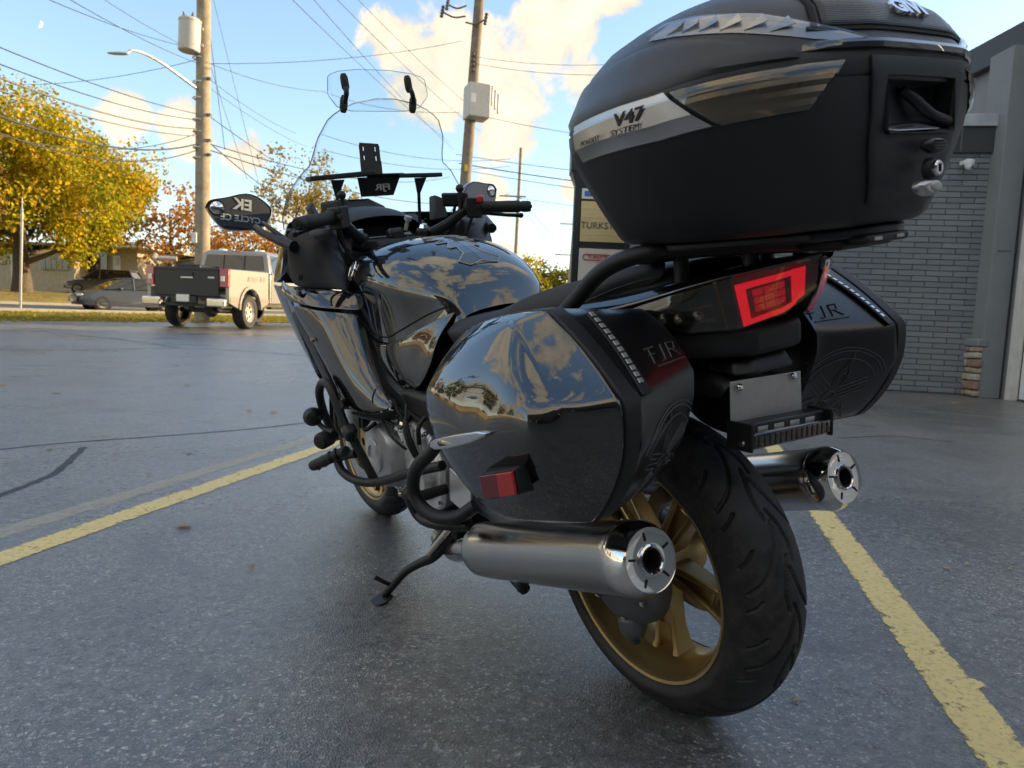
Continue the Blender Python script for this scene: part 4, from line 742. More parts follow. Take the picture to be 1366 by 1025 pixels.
wire((-6.3933,20,8.8879), (-5.0276,52,12.3149), .2, .010, 'wire', 'first of four wires slanting from the top edge through the windscreen'); wire((-5.8017,20,8.9112), (-4.6975,52,11.8193), .2, .010, 'wire', 'second of four wires slanting from the top edge through the windscreen'); wire((-5.2103,20,8.9345), (-2.8534,50,12.6838), .2, .010, 'wire', 'third of four wires slanting from the top edge through the windscreen'); wire((-5.1242,22,9.7717), (-2.475,52,13.9378), .2, .009, 'wire', 'fourth of four wires slanting from the top edge through the windscreen')
# daytime moon
mo = bpy.data.materials.new('moon'); mo.use_nodes = True; mo.node_tree.nodes['Principled BSDF'].inputs['Base Color'].default_value = (.6, .6, .6, 1); MT['moon'] = mo
mc = Vector((-1611.2056,2500,880.2461)); R_ = 11.0; mv = [(R_*cos(a), R_*sin(a)) for a in [(-pi/2 + pi*i/16) for i in range(17)]] + [(R_*.35*cos(a), R_*sin(a)) for a in [(pi/2 - pi*i/16) for i in range(1, 16)]]
MBm = MB().prism([mc + Vector((x*.93 + y*.3, 0, y*.93 - x*.3)) for x, y in mv], (0, 4, 0)).build('moon', mat('moon_rock', (.7, .7, .7), .9, emit=(.8, .85, .9), es=.42), None, smooth=0); tag(MBm, 'small pale daytime moon in the upper left sky', 'moon')
# fallen leaves
LEAF_LABELS = ['curled brown leaf alone on asphalt below the left yellow stripe', 'brown leaf just above the stripe near the crash bar', 'brown leaf left of the one beside the front crash bar', 'dry leaf left of centre on the far asphalt near the tar seam', 'dry leaf in the far asphalt midway to the pickup', 'small leaf beyond the middle of the left asphalt', 'small leaf between the two far tar seams', 'tiny leaf fragment left of the side stand foot', 'tiny leaf speck right of the right yellow stripe, middle of three', 'small leaf right of the right yellow stripe, nearest of three', 'tiny leaf speck right of the right yellow stripe, rightmost of three', 'tiny twig-like leaf beside the rear tyre', 'dry leaf at the left edge of the asphalt', 'small leaf on the left yellow stripe', 'small leaf beside the forked tar seam', 'small leaf between the tar seam and the faded stripe', 'pale scrap lying near the stone foot of the pilaster', 'small leaf far left below the verge', 'leaf on the sunlit asphalt in front of the pickup', 'leaf on the sunlit asphalt below the pickup bumper']
mat('dry_leaf', (0.42, 0.28, 0.13), 0.8, var=0.3, vs_=30)
lm = bpy.data.meshes.new('fallen_leaf'); lo_ = [(0, -.5), (.10, -.35), (.34, -.30), (.22, -.10), (.48, .06), (.24, .16), (.26, .36), (.08, .28), (0, .52), (-.08, .28), (-.26, .36), (-.24, .16), (-.48, .06), (-.22, -.10), (-.34, -.30), (-.10, -.35)]
lm.from_pydata([(0, 0, .10)] + [(x, y, .25*abs(x)**1.3 + .12*y*y) for x, y in lo_], [], [(0, 1+i, 1+(i+1) % 16) for i in range(16)]); lm.materials.append(MT['dry_leaf'])
for k, (p, s) in enumerate((((-1.133,2.4858,0), .06), ((-1.7115,5.1891,0), .07), ((-1.8985,5.2117,0), .06), ((-3.6269,5.736,0), .08), ((-2.9628,6.5873,0), .08), ((-3.9603,8.5122,0), .09), ((-4.6861,10.4224,0), .10), ((-0.7622,2.1174,0), .03), ((1.58,2.4141,0), .02), ((1.4799,2.3663,0), .03), ((1.7041,2.3853,0), .02), ((0.6281,1.4704,0), .02), ((-4.2869,6.0532,0), .09), ((-1.6123,3.1924,0), .035), ((-2.35,3.652,0), .04), ((-1.6578,3.7004,0), .04), ((4.7901,7.8144,0), .09), ((-6.3247,9.26,0), .08), ((-6.6025,15.7758,0), .1), ((-7.0223,14.804,0), .1))):
    o = link(bpy.data.objects.new('fallen_leaf', lm)); o.location = (p[0], p[1], .006); o.scale = (s, s*rng.uniform(.7, 1.1), s); o.rotation_euler = (rng.uniform(-.1, .1), rng.uniform(-.1, .1), rng.uniform(0, 6.28)); tag(o, LEAF_LABELS[k], 'leaf', 'fallen leaves on the asphalt')
# verge: grass blades and leaf litter, beyond counting
gv_, gf_ = [], []
for k in range(16000):
    p = S(rng.uniform(21.05, 29.2), rng.uniform(6, 32)); a = rng.uniform(0, 6.28); h = rng.uniform(.05, .13); w = .012; b = len(gv_)
    gv_ += [(p.x-cos(a)*w, p.y-sin(a)*w, p.z-.01), (p.x+cos(a)*w, p.y+sin(a)*w, p.z-.01), (p.x+rng.uniform(-.05, .05), p.y+rng.uniform(-.05, .05), p.z+h)]; gf_.append((b, b+1, b+2))
leaf_mat('grass_blades', [(0.12, 0.15, 0.03), (0.20, 0.22, 0.04), (0.34, 0.30, 0.08)]); go = mesh_ob('grass', gv_, gf_, MT['grass_blades'], smooth=0); tag(go, 'short yellowing grass on the verge before the road', 'grass', kind='stuff')
gv_, gf_ = [], []
for k in range(2600):
    p = S(20.2 + 9*rng.random()**1.2, rng.uniform(6, 32)) if k % 5 else S(rng.uniform(38.5, 50), rng.uniform(8, 45)); a = rng.uniform(0, 6.28); s_ = rng.uniform(.05, .11); b = len(gv_); z = p.z + rng.uniform(.005, .06)
    gv_ += [(p.x+cos(a)*s_, p.y+sin(a)*s_, z), (p.x-sin(a)*s_*.7, p.y+cos(a)*s_*.7, z+.03), (p.x-cos(a)*s_, p.y-sin(a)*s_, z), (p.x+sin(a)*s_*.7, p.y-cos(a)*s_*.7, z+.03)]; gf_.append((b, b+1, b+2, b+3))
leaf_mat('litter', [(0.42, 0.24, 0.06), (0.55, 0.36, 0.08), (0.36, 0.18, 0.06), (0.50, 0.42, 0.12)]); lo2 = mesh_ob('leaf_litter', gv_, gf_, MT['litter'], smooth=0); tag(lo2, 'scattered fallen leaves on the grass verge and lawn', 'leaves', kind='stuff')


# ================================================================ the motorcycle (bike frame: x right, y forward, z up, origin at rear tyre contact)
import numpy as np
bike = empty('touring_motorcycle', (0.3706, 1.4832, 0.0015), (0, -0.17148, 0.57719))
tag(bike, 'black touring motorcycle with top case and side cases leaning on its stand', 'motorcycle')
def V(*a): return Vector(a)
def mir(p): return (-p[0], p[1], p[2])
def lerp(a, b, t): return a + (b-a)*t
def interp(x, xs, ys):
    if x <= xs[0]: return ys[0]
    for i in range(len(xs)-1):
        if x <= xs[i+1]: return lerp(ys[i], ys[i+1], (x-xs[i])/(xs[i+1]-xs[i]))
    return ys[-1]

# ---- wheels
def tyre_mesh(name, yc, zc, R, w, parent, groove=True, nphi=1300, ns=116, steer=None):
    rc = w*0.53; amax = 1.27
    a = np.linspace(-amax, amax, ns); phi = np.linspace(0, 2*pi, nphi, endpoint=False)
    A, PH = np.meshgrid(a, phi); dep = np.zeros_like(A)
    if groove:
        P = 2*pi*R/12; s = rc*A; t0 = R*PH
        pats = [([(-.003, 0), (-.012, .03), (-.026, .060), (-.050, .092), (-.080, .110)], .0034),
                ([(.002, .062), (-.010, .092), (-.017, .125), (-.014, .156)], .0032),
                ([(-.056, .036), (-.070, .050), (-.086, .058)], .0024), ([(-.060, .128), (-.074, .140), (-.088, .146)], .0022)]
        for side in (1, -1):
            for pts, hw in pats:
                pp = [(p.x, p.y) for p in spline([V(x, y, 0) for x, y in pts], 4)]
                best = np.full_like(A, 9.0)
                for sh in (-P, 0, P):
                    tt = np.mod(t0 + (0 if side == 1 else P*0.5), P) + sh
                    for (x0, y0), (x1, y1) in zip(pp[:-1], pp[1:]):
                        dx, dy = x1-x0, y1-y0; L2 = dx*dx+dy*dy
                        u = np.clip(((s*side-x0)*dx + (tt-y0)*dy)/L2, 0, 1)
                        best = np.minimum(best, np.hypot(s*side-x0-u*dx, tt-y0-u*dy))
                dep = np.maximum(dep, 0.0065*np.clip((hw + .0008 - best)/.0009, 0, 1))
    r = R - rc*(1-np.cos(A)) - dep*np.cos(A*0.8); x = rc*np.sin(A) - np.sign(A)*dep*np.abs(np.sin(A*0.8))
    # side walls
    xs = [-.93*w/2*1.0, -.86*w/2, -.80*w/2]; re = R - rc*(1-cos(amax))
    rb = 0.2275
    left = [(-w*0.5*.995, lerp(re, rb, .25)), (-w*.5*.975, lerp(re, rb, .5)), (-w*.5*.94, lerp(re, rb, .72)), (-w*.5*.90, lerp(re, rb, .86)), (-w*.5*.895, lerp(re, rb, .88)), (-w*.5*.86, rb), (-w*.5*.78, rb-.012)]
    cols_x = np.concatenate([np.tile([p[0] for p in left[::-1]], (nphi, 1)), x, np.tile([-p[0] for p in left], (nphi, 1))], 1)
    cols_r = np.concatenate([np.tile([p[1] for p in left[::-1]], (nphi, 1)), r, np.tile([p[1] for p in left], (nphi, 1))], 1)
    n = cols_x.shape[1]; PHI = np.tile(phi[:, None], (1, n))
    co = np.stack([cols_x, yc - cols_r*np.cos(PHI), zc - cols_r*np.sin(PHI)], -1).reshape(-1, 3)
    i = np.arange(nphi)[:, None]; j = np.arange(n-1)[None, :]; i2 = (i+1) % nphi
    F = np.stack([i*n+j, i*n+j+1, i2*n+j+1, i2*n+j], -1).reshape(-1, 4)
    me = bpy.data.meshes.new(name); me.vertices.add(len(co)); me.vertices.foreach_set('co', co.ravel())
    me.loops.add(F.size); me.loops.foreach_set('vertex_index', F.ravel().astype(np.int32)); me.polygons.add(len(F))
    me.polygons.foreach_set('loop_start', np.arange(0, F.size, 4, dtype=np.int32)); me.polygons.foreach_set('loop_total', np.full(len(F), 4, dtype=np.int32))
    me.update(calc_edges=True); me.validate(); me.polygons.foreach_set('use_smooth', [True]*len(F)); me.materials.append(MT['tyre'])
    return link(bpy.data.objects.new(name, me), parent)
def wheel(name, yc, zc, w, hubw):
    h = w/2
    half = [(.231, -h), (.2275, -h-.004), (.222, -h-.002), (.217, -h+.006), (.2145, -h+.016), (.206, -h+.028), (.199, -h+.044), (.195, -h*0.3)]
    inner = half + [(r_, -x_) for r_, x_ in half[::-1]]
    prof = inner + [(.222, h-.006), (.204, h*0.5), (.201, 0), (.204, -h*0.5), (.222, -h+.006)]
    m = MB().lathe(prof, (0, yc, zc), (1, 0, 0), 120, closed=True)
    m.lathe([(.016, -hubw/2), (.05, -hubw/2), (.056, -hubw*0.3), (.05, 0), (.056, hubw*0.3), (.05, hubw/2), (.016, hubw/2)], (0, yc, zc), (1, 0, 0), 40, closed=True)
    o = m.build(name, MT['gold'], bike, smooth=32)
    for k in range(5):
        a0 = 2*pi*k/5 + 0.87; sp = MB()
        rad = V(0, cos(a0), sin(a0)); tan = V(0, -sin(a0), cos(a0)); c = V(0, yc, zc); X = V(1, 0, 0)
        for sgn in (-1, 1):
            rings = []
            for t, off, wd, th in ((.04, .012, .020, .05), (.09, .018, .015, .042), (.14, .022, .013, .036), (.18, .027, .016, .044), (.2, .033, .02, .06)):
                q = c + rad*t + tan*(sgn*off); rings.append([q+tan*dx*wd/2+X*dz*th/2 for dx, dz in ((-1, -1), (1, -1), (1, 1), (-1, 1))])
            b = len(sp.v); vv = [p for r_ in rings for p in r_]
            ff = [(i*4+j, i*4+(j+1) % 4, (i+1)*4+(j+1) % 4, (i+1)*4+j) for i in range(4) for j in range(4)]
            sp.add(vv, ff)
        web = []
        for t, wd in ((.045, .02), (.10, .032), (.145, .038)):
            q = c + rad*t; web.append([q+tan*dx*wd/2+X*dz*.014/2 for dx, dz in ((-1, -1), (1, -1), (1, 1), (-1, 1))])
        sp.add([p for r_ in web for p in r_], [(i*4+j, i*4+(j+1) % 4, (i+1)*4+(j+1) % 4, (i+1)*4+j) for i in range(2) for j in range(4)] + [(8, 9, 10, 11)])
        sp.build('spoke', MT['gold'], o, bevel=.004, smooth=40)
    return o
rw = wheel('rear_wheel', 0, .312, .156, .15)
tyre_mesh('tyre', 0, .312, .315, .18, rw)
fw = wheel('front_wheel', 1.545, .297, .10, .10)
tyre_mesh('tyre', 1.545, .297, .30, .122, fw, nphi=500, ns=50)
lathe('valve_stem', [(0, 0), (.004, 0), (.004, .03), (.0055, .03), (.0055, .038), (0, .038)], (-.03, 0.13, .312-.15), (-.3, -.6, .75), MT['chrome'], rw, n=10)
for xx in (.082,):
    lathe('brake_disc', [(.10, -.0025), (.141, -.0025), (.141, .0025), (.10, .0025)], (xx, 0, .312), (1, 0, 0), MT['steel'], rw, closed=True)
box('caliper', (.095, .02, .448), (.05, .10, .06), MT['cast_grey'], bike, bevel=.012)
for xx in (-.066, .066):
    lathe('brake_disc', [(.105, -.0025), (.158, -.0025), (.158, .0025), (.105, .0025)], (xx, 1.545, .297), (1, 0, 0), MT['steel'], fw, closed=True)
# final drive casing, swing arm, fork
fd = MB()
fd.lathe([(.02, -.140), (.05, -.142), (.068, -.134), (.090, -.122), (.102, -.106), (.105, -.078), (.090, -.068), (.03, -.068)], (0, 0, .312), (1, 0, 0), 48)
fd.tube(spline([V(-.105, .03, .312), V(-.12, .16, .33), V(-.125, .34, .35), V(-.12, .52, .36)], 5), [.062, .05, .046, .05], 18)
fd.lathe([(.030, -.03), (.028, .0), (.020, .016), (.012, .022), (0, .022)], (-.108, -.018, .205), (0, -.1, -1), 20); fd.box((-.105, .02, .395), (.05, .06, .03))
fdo = fd.build('final_drive', MT['drive_grey'], bike, bevel=.006, smooth=38)
for k in range(6):
    a = k*pi/3+.3; lathe('bolt', [(0, 0), (.0075, 0), (.0075, .006), (.005, .008), (0, .008)], (-.127, .080*cos(a), .312+.080*sin(a)), (-1, 0, 0), MT['steel'], fdo, n=6, smooth=20)
lathe('drain_plug', [(0, 0), (.010, 0), (.010, .012), (.006, .014), (0, .014)], (-.108, -.02, .186), (0, 0, -1), MT['cast_grey'], fdo, n=8)
sw = MB()
sw.tube(spline([V(.10, .0, .312), V(.115, .2, .33), V(.12, .52, .36)], 5), [.03, .036, .045], 14)
sw.box((0, .42, .36), (.24, .08, .09))
sw.build('swing_arm', MT['cast_grey'], bike, bevel=.01)
lathe('axle_nut', [(0, 0), (.019, 0), (.019, .012), (.012, .018), (0, .018)], (-.137, 0, .312), (-1, 0, 0), MT['steel'], bike, n=6, smooth=20)
for xx in (-.10, .10):
    tube('fork_leg', [(xx, 1.545-.03, .297), (xx, 1.42, .62), (xx, 1.27, 1.0)], .027, MT['cast_alu'] , bike, k=1)
ff = []
for k in range(15):
    a = radians(-10 + k*10.5); r_ = .325
    row = []
    for s_ in (-1, -.8, -.4, 0, .4, .8, 1): row.append((s_*.075, 1.545 - cos(a)*r_*(1-abs(s_)**3*.10) * (-1), .297+sin(a)*r_*(1-abs(s_)**3*.10)))
    ff.append(row)
sheet('front_fender', ff, MT['gloss_black'], bike, solid=.004, sub=1)

# ---- mufflers (left and right)
def muffler(sx):
    c0 = V(sx*.252, -.245, .474); c1 = V(sx*.25, .305, .318); ax = (c0-c1).normalized(); L = (c0-c1).length
    o = lathe('muffler', [(.030, -.04), (.05, -.012), (.0565, .0), (.060, .012), (.0615, .05), (.0615, L-.062), (.0622, L-.06), (.0625, L-.045)], c1, ax, MT['steel'], bike, n=72)
    cap = MB().lathe([(.0625, L-.046), (.0632, L-.044), (.0632, L-.030), (.060, L-.018), (.053, L-.004), (.0505, L), (.048, L-.001), (.027, L-.0025), (.0245, L-.002), (.0245, L+.002), (.0215, L+.003), (.0195, L+.001), (.0195, L-.06), (0, L-.06)], c1, ax, 96)
    cp = cap.build('end_cap', MT['chrome'], o, smooth=30)
    lathe('outlet_bore', [(.0192, L-.058), (.0192, L+.0004), (.0165, L+.0006), (.0160, L-.055), (0, L-.055)], c1, ax, MT['dark_void'], o)
    u, w, a_ = frame(ax)
    for k in range(5):
        t = 2*pi*k/5 + .35; d = u*cos(t) + w*sin(t); e = a_.cross(d); q = c1 + a_*(L-.0014) + d*.0375
        MB().box(q, (.0135, .0040, .0012), Matrix((d, e, a_)).transposed()).build('slot', MT['dark_void'], o, bevel=.0003)
    lathe('rear_hanger', [(0, 0), (.012, 0), (.012, .03), (0, .03)], c1 + ax*(L*.28) - V(0, 0, .058), (0, .2, -1), MT['powder_coat'], o, n=10)
    return o
muffler(-1); muffler(1)
for sx in (-1, 1):
    tube('exhaust_pipe', [(sx*.25, .28, .322), (sx*.24, .42, .275), (sx*.20, .56, .215), (sx*.15, .75, .18)], .026, MT['steel'], bike, n=16)

# ---- side cases: control cage, subdivided, with creased ridges
seam = [(.05, .845), (-.08, .872), (-.197, .880), (-.278, .828), (-.346, .764), (-.346, .70), (-.313, .632), (-.266, .580), (-.11, .530), (0, .53), (.08, .61), (.13, .72), (.11, .80)]
inner = [(.05, .825), (-.08, .853), (-.190, .858), (-.25, .828), (-.292, .768), (-.290, .73), (-.262, .652), (-.200, .575), (-.10, .545), (0, .55), (.07, .62), (.12, .72), (.10, .79)]
ridge = [(-.462, .030, .772), (-.432, -.050, .826), (-.394, -.143, .868), (-.414, -.212, .814), (-.430, -.285, .760), (-.432, -.285, .70), (-.424, -.262, .637), (-.410, -.228, .583), (-.425, -.085, .547), (-.440, -.005, .585), (-.456, .036, .645), (-.463, .056, .70), (-.464, .050, .742)]
cap1 = [(-.474, -.01, .765), (-.463, -.075, .79), (-.443, -.165, .815), (-.455, -.215, .79), (-.466, -.265, .756), (-.468, -.255, .705), (-.458, -.225, .65), (-.447, -.185, .605), (-.452, -.095, .590), (-.461, -.035, .62), (-.472, -.005, .665), (-.476, .010, .705), (-.478, .008, .74)]
cap2 = [(-.482, -.08, .735), (-.476, -.11, .748), (-.470, -.15, .757), (-.474, -.175, .748), (-.478, -.19, .735), (-.478, -.185, .705), (-.472, -.165, .675), (-.466, -.14, .655), (-.468, -.11, .652), (-.473, -.085, .668), (-.479, -.075, .69), (-.482, -.07, .708), (-.483, -.072, .722)]
def side_case(sx):
    fl = (lambda p: p) if sx < 0 else mir
    n = 13
    def scale(ring, c, s): return [(c[0]+(y-c[0])*s, c[1]+(z-c[1])*s) for y, z in ring]
    C = (-.10, .70)
    r0 = [fl((-.185, y, z)) for y, z in inner]; r1 = [fl((-.345, y, z)) for y, z in seam]; r00 = [fl((-.18, *q)) for q in scale(inner, C, .9)]
    body = loft('side_case', [r00, r0, [fl((-.20, y, z)) for y, z in inner], [fl((-.33, *q)) for q in scale(seam, C, .99)], r1, [fl((-.347, *q)) for q in scale(seam, C, .9)]], MT['case_gloss'], bike, sub=2, smooth=60, crease=[(i*n+k, (i+1)*n+k, w_) for i in range(1, 5) for k, w_ in ((4, .95), (2, .7), (5, .6), (7, .8), (8, .4))] + [(n+k, n+(k+1) % n, .8) for k in range(n)] + [(4*n+k, 4*n+(k+1) % n, .9) for k in range(n)])
    # rim band either side of the lid gap
    b = [[fl((x, *q)) for q in scale(seam, C, s)] for x, s in ((-.342, .985), (-.344, 1.010), (-.368, 1.012), (-.371, .985))]
    loft('rim_band', b, MT['matte_black'], body, sub=2, caps=False, smooth=60,
         crease=[(i*n+k, i*n+(k+1) % n, .8) for i in range(4) for k in range(n)] + [(i*n+k, (i+1)*n+k, .8) for i in range(3) for k in (2, 4, 7)])
    l0 = [fl((-.371, *q)) for q in scale(seam, C, .975)]; l1 = [fl((-.3735, *q)) for q in scale(seam, C, 1.002)]
    rings = [l0, l1, [fl(((-.3735+p[0])/2+(.0 if k in (2, 3, 4) else -.004), (seam[k][0]+p[1])/2+(.004 if k in (10, 11, 12) else 0), (seam[k][1]+p[2])/2+(.006 if k in (0, 1) else 0))) for k, p in enumerate(ridge)],
             [fl(p) for p in ridge], [fl(p) for p in cap1], [fl(p) for p in cap2]]
    v = [p for r in rings for p in r]; f = []
    for i in range(5):
        for k in range(n): f.append((i*n+k, i*n+(k+1) % n, (i+1)*n+(k+1) % n, (i+1)*n+k))
    cc = len(v); v.append(fl((-.4835, -.13, .708)))
    for k in range(n): f.append((5*n+k, 5*n+(k+1) % n, cc))
    cr = [(n+k, n+(k+1) % n, .9) for k in range(n)]
    cr += [(3*n+0, 3*n+1, .95), (3*n+1, 3*n+2, .95), (3*n+2, 3*n+3, 1), (3*n+3, 3*n+4, 1), (n+4, 2*n+4, .9), (2*n+4, 3*n+4, .9), (n+2, 2*n+2, .7), (2*n+2, 3*n+2, .7), (n+7, 2*n+7, .7), (2*n+7, 3*n+7, .6), (3*n+12, 3*n+0, .6), (3*n+11, 3*n+12, .4), (3*n+4, 3*n+5, .25), (3*n+5, 3*n+6, .3), (3*n+6, 3*n+7, .5), (3*n+7, 3*n+8, .55), (3*n+8, 3*n+9, .4)]
    lid = mesh_ob('lid', v, f, MT['gloss_black'], body, sub=3, crease=cr, smooth=180)
    return body, lid
caseL, lidL = side_case(-1); caseR, lidR = side_case(1); caseR.location = (-.010, .045, -.004)
# reflector on a rubber block, chrome badge, light strips, printed marks
def case_trim(sx, body):
    fl = (lambda p: p) if sx < 0 else mir
    if sx < 0:      # red reflector in a wedge-shaped rubber block
        q4 = [V(*(-0.497,-0.177,0.6625)), V(*(-0.483,-0.2426,0.6802)), V(*(-0.48,-0.2419,0.6463)), V(*(-0.494,-0.1726,0.627))]
        nn = (q4[1]-q4[0]).cross(q4[3]-q4[0]).normalized(); nn = nn if nn.x < 0 else -nn
        cq = sum(q4, V(0, 0, 0))/4
        front = [cq + (p-cq)*1.12 for p in q4]; tail_ = [V(*(-0.462,-0.1341,0.6564)), V(*(-0.455,-0.2316,0.6785)), V(*(-0.452,-0.243,0.6435)), V(*(-0.46,-0.1307,0.6043))]
        loft('reflector_housing', [tail_, [p - nn*.012 for p in front], [p - nn*.001 for p in front], [p - nn*.0005 for p in q4]], MT['matte_black'], body, bevel=.004, seg=3)
        m01, m32 = q4[0].lerp(q4[1], .52), q4[3].lerp(q4[2], .52)
        prism('reflector', [q4[0], m01, m32, q4[3]], nn*.004, MT['red_lens_dark'], body, bevel=.0008); prism('reflector', [m01 + (q4[1]-q4[0])*.01, q4[1], q4[2], m32 + (q4[1]-q4[0])*.01], nn*.005, MT['red_reflex'], body, bevel=.0008)
    # chrome badge, pointed to the rear
    out = [(-0.474,0.0183,0.6724), (-0.476,-0.0074,0.6832), (-0.481,-0.0874,0.7044), (-0.484,-0.164,0.7226), (-0.484,-0.1913,0.725), (-0.483,-0.1798,0.7168), (-0.481,-0.1365,0.6997), (-0.477,-0.0611,0.6765), (-0.473,0.0045,0.6606), (-0.472,0.0253,0.6616)]
    prism('badge', [fl((p[0]-.006, p[1], p[2])) for p in out], fl((.014, 0, 0)), MT['chrome'], body, bevel=.003, seg=3)
    out2 = [(-0.4825,-0.0226,0.6831), (-0.4825,-0.0683,0.6937), (-0.4825,-0.0724,0.6908), (-0.4825,-0.0683,0.684), (-0.4825,-0.0226,0.6731), (-0.4825,-0.0157,0.6768)]
    prism('badge_inset', [fl(p) for p in out2], fl((.004, 0, 0)), MT['print_black'], body, bevel=.0006)
    c_ = (-0.4832,-0.046,0.6838); text_ob('lettering', 'YAMAHA', .0085, fl(c_), (0, -1, .12) if sx < 0 else (0, 1, -.12), (0, .1, 1), MT['chrome'], body, depth=.0004, bold=.0001, sx=1.25)
case_trim(-1, caseL); case_trim(1, caseR)
def surf_print(body, sx):
    """pinstriped emblem, model lettering and LED strip laid on the rear face of the side case"""
    bpy.context.view_layer.update(); dg = bpy.context.evaluated_depsgraph_get()
    ev = body.evaluated_get(dg); inv = bike.matrix_world.inverted()
    from mathutils.bvhtree import BVHTree
    me = ev.to_mesh(); bvh = BVHTree.FromPolygons([v.co.copy() for v in me.vertices], [tuple(p.vertices) for p in me.polygons]); ev.to_mesh_clear()
    def onto(x, z, off=.0012):
        h = bvh.ray_cast(V(sx*x, -1, z), V(0, 1, 0))
        return (h[0] + h[1]*off) if h[0] is not None else None
    def line(pts, w=.0008):
        m = MB(); P = []
        for a_, b_ in zip(pts[:-1], pts[1:]):
            k = max(1, int(math.hypot(b_[0]-a_[0], b_[1]-a_[1])/.006))
            P += [(lerp(a_[0], b_[0], j/k), lerp(a_[1], b_[1], j/k)) for j in range(k)]
        P.append(pts[-1]); Q = []
        for x, z in P:
            q = onto(x, z) if -1 else None
            if q is None:
                if len(Q) > 1: m.tube(Q, w, 4)
                Q = []
            else: Q.append(q)
        if len(Q) > 1: m.tube(Q, w, 4)
        return m
    # emblem: two arcs, and three tuning forks crossing at the hub
    em = MB(); cx, cz = .243, .640; Rr = .094
    def addl(pts, w=.0008):
        q = line(pts, w); em.add(q.v, q.f)
    for r_ in (Rr, Rr-.006, Rr-.02):
        addl([(cx+r_*cos(radians(a)), cz+r_*sin(radians(a))) for a in range(25, 200, 5)])
    for k in range(3):
        a = radians(78 + 120*k); u = V(cos(a), sin(a), 0); t = V(-sin(a), cos(a), 0)
        def L2(*pts): addl([(cx + (u*p_ + t*q_).x, cz + (u*p_ + t*q_).y) for p_, q_ in pts])
        L2((.020, .008), (.034, .010), (.050, .008), (.056, .003), (.084, .001), (.084, -.001), (.056, -.003), (.050, -.008), (.034, -.010), (.020, -.008))
        L2((.024, .0), (.030, .005), (.042, .005), (.047, 0), (.042, -.005), (.030, -.005), (.024, 0))
        for s_ in (-1, 1): L2((-.014, s_*.004), (-.062, s_*.004), (-.062, s_*.012), (-.018, s_*.012))
    L0 = [(cx+.010*cos(radians(a)), cz+.010*sin(radians(a))) for a in range(0, 361, 30)]; addl(L0)
    em.build('emblem', MT['line_grey'], body)
    # LED strip along the rim
    a, b_ = (.312, .866), (.330, .776)
    st = MB(); st2 = MB()
    for i in range(12):
        t0, t1 = i/12+.012, (i+1)/12-.012
        pa = onto(lerp(a[0], b_[0], t0), lerp(a[1], b_[1], t0), .004); pb_ = onto(lerp(a[0], b_[0], t1), lerp(a[1], b_[1], t1), .004)
        if pa is None or pb_ is None: continue
        st.prism([pa, pb_, pb_+V(-sx*.008, 0, 0), pa+V(-sx*.008, 0, 0)], (0, -.0022, .0012))
    if st.v: st.build('light_strip', MT['led_clear'], body, bevel=.0005)
    P = [onto(lerp(a[0], b_[0], t/8), lerp(a[1], b_[1], t/8), .001) for t in range(-1, 10)]; P = [p for p in P if p is not None]
    v = []
    for p in P: v += [p+V(sx*.004, 0, .0), p+V(sx*.004, -.004, .002), p+V(-sx*.0125, -.004, .002), p+V(-sx*.0125, 0, 0)]
    mesh_ob('light_strip_base', v, [(4*i+j, 4*i+(j+1) % 4, 4*i+4+(j+1) % 4, 4*i+4+j) for i in range(len(P)-1) for j in range(4)] + [(3, 2, 1, 0), tuple(4*len(P)-4+j for j in range(4))], MT['matte_black'], body, bevel=.001)
    # model letters: slanted strokes
    lt = MB()
    x0, x1, zc = (.268, .190, .800) if sx < 0 else (.190, .268, .800)
    def S2(*pts):
        q = line([(lerp(x0, x1, p_)-(.012*q_)*0, zc + (q_-.5)*.021) for p_, q_ in pts], .0013); lt.add(q.v, q.f)
    S2((.0, 1), (.30, 1)); S2((.02, .62), (.22, .62)); S2((.12, 1), (.04, .1)); S2((.52, 1), (.42, .1), (.30, .1)); S2((.62, .1), (.70, 1), (.92, 1), (.86, .58), (.68, .58)); S2((.76, .58), (.92, .1)); S2((.08, -.12), (1.0, -.12))
    lt.build('lettering', MT['print_grey'], body)
surf_print(caseL, -1); surf_print(caseR, 1)


# ---- top case: closed plan curve (front centre -> left -> rear -> right), stacked in levels of height
PLAN_R = [(1, 0), (.992, .25), (.955, .45), (.885, .60), (.77, .745), (.60, .875), (.385, .968), (.34, .985), (.2, .997), (0, 1)]
PLAN_F = [(1, 0), (.965, .25), (.88, .55), (.77, .80), (.62, .95), (.45, 1), (0, 1)]
def resample(pts, k):
    P = [V(x, y, 0) for x, y in pts]; P = spline(P, 8); d = [0]
    for a, b in zip(P[:-1], P[1:]): d.append(d[-1]+(b-a).length)
    out = []
    for i in range(k+1):
        s = d[-1]*i/k; j = max(0, min(len(d)-2, next((q for q in range(len(d)-1) if d[q+1] >= s), len(d)-2)))
        t = (s-d[j])/max(1e-9, d[j+1]-d[j]); out.append(P[j].lerp(P[j+1], t))
    return out
KF, KR = 12, 26
qf = resample(PLAN_F, KF)[::-1]; qr = resample(PLAN_R, KR)
HALF = [(-p.x, p.y, 'f') for p in qf] + [(-p.x, p.y, 'r') for p in qr[1:]]          # left half, front centre to rear centre
RING = HALF + [(-x, y, s) for x, y, s in HALF[-2:0:-1]]
NR = len(RING)
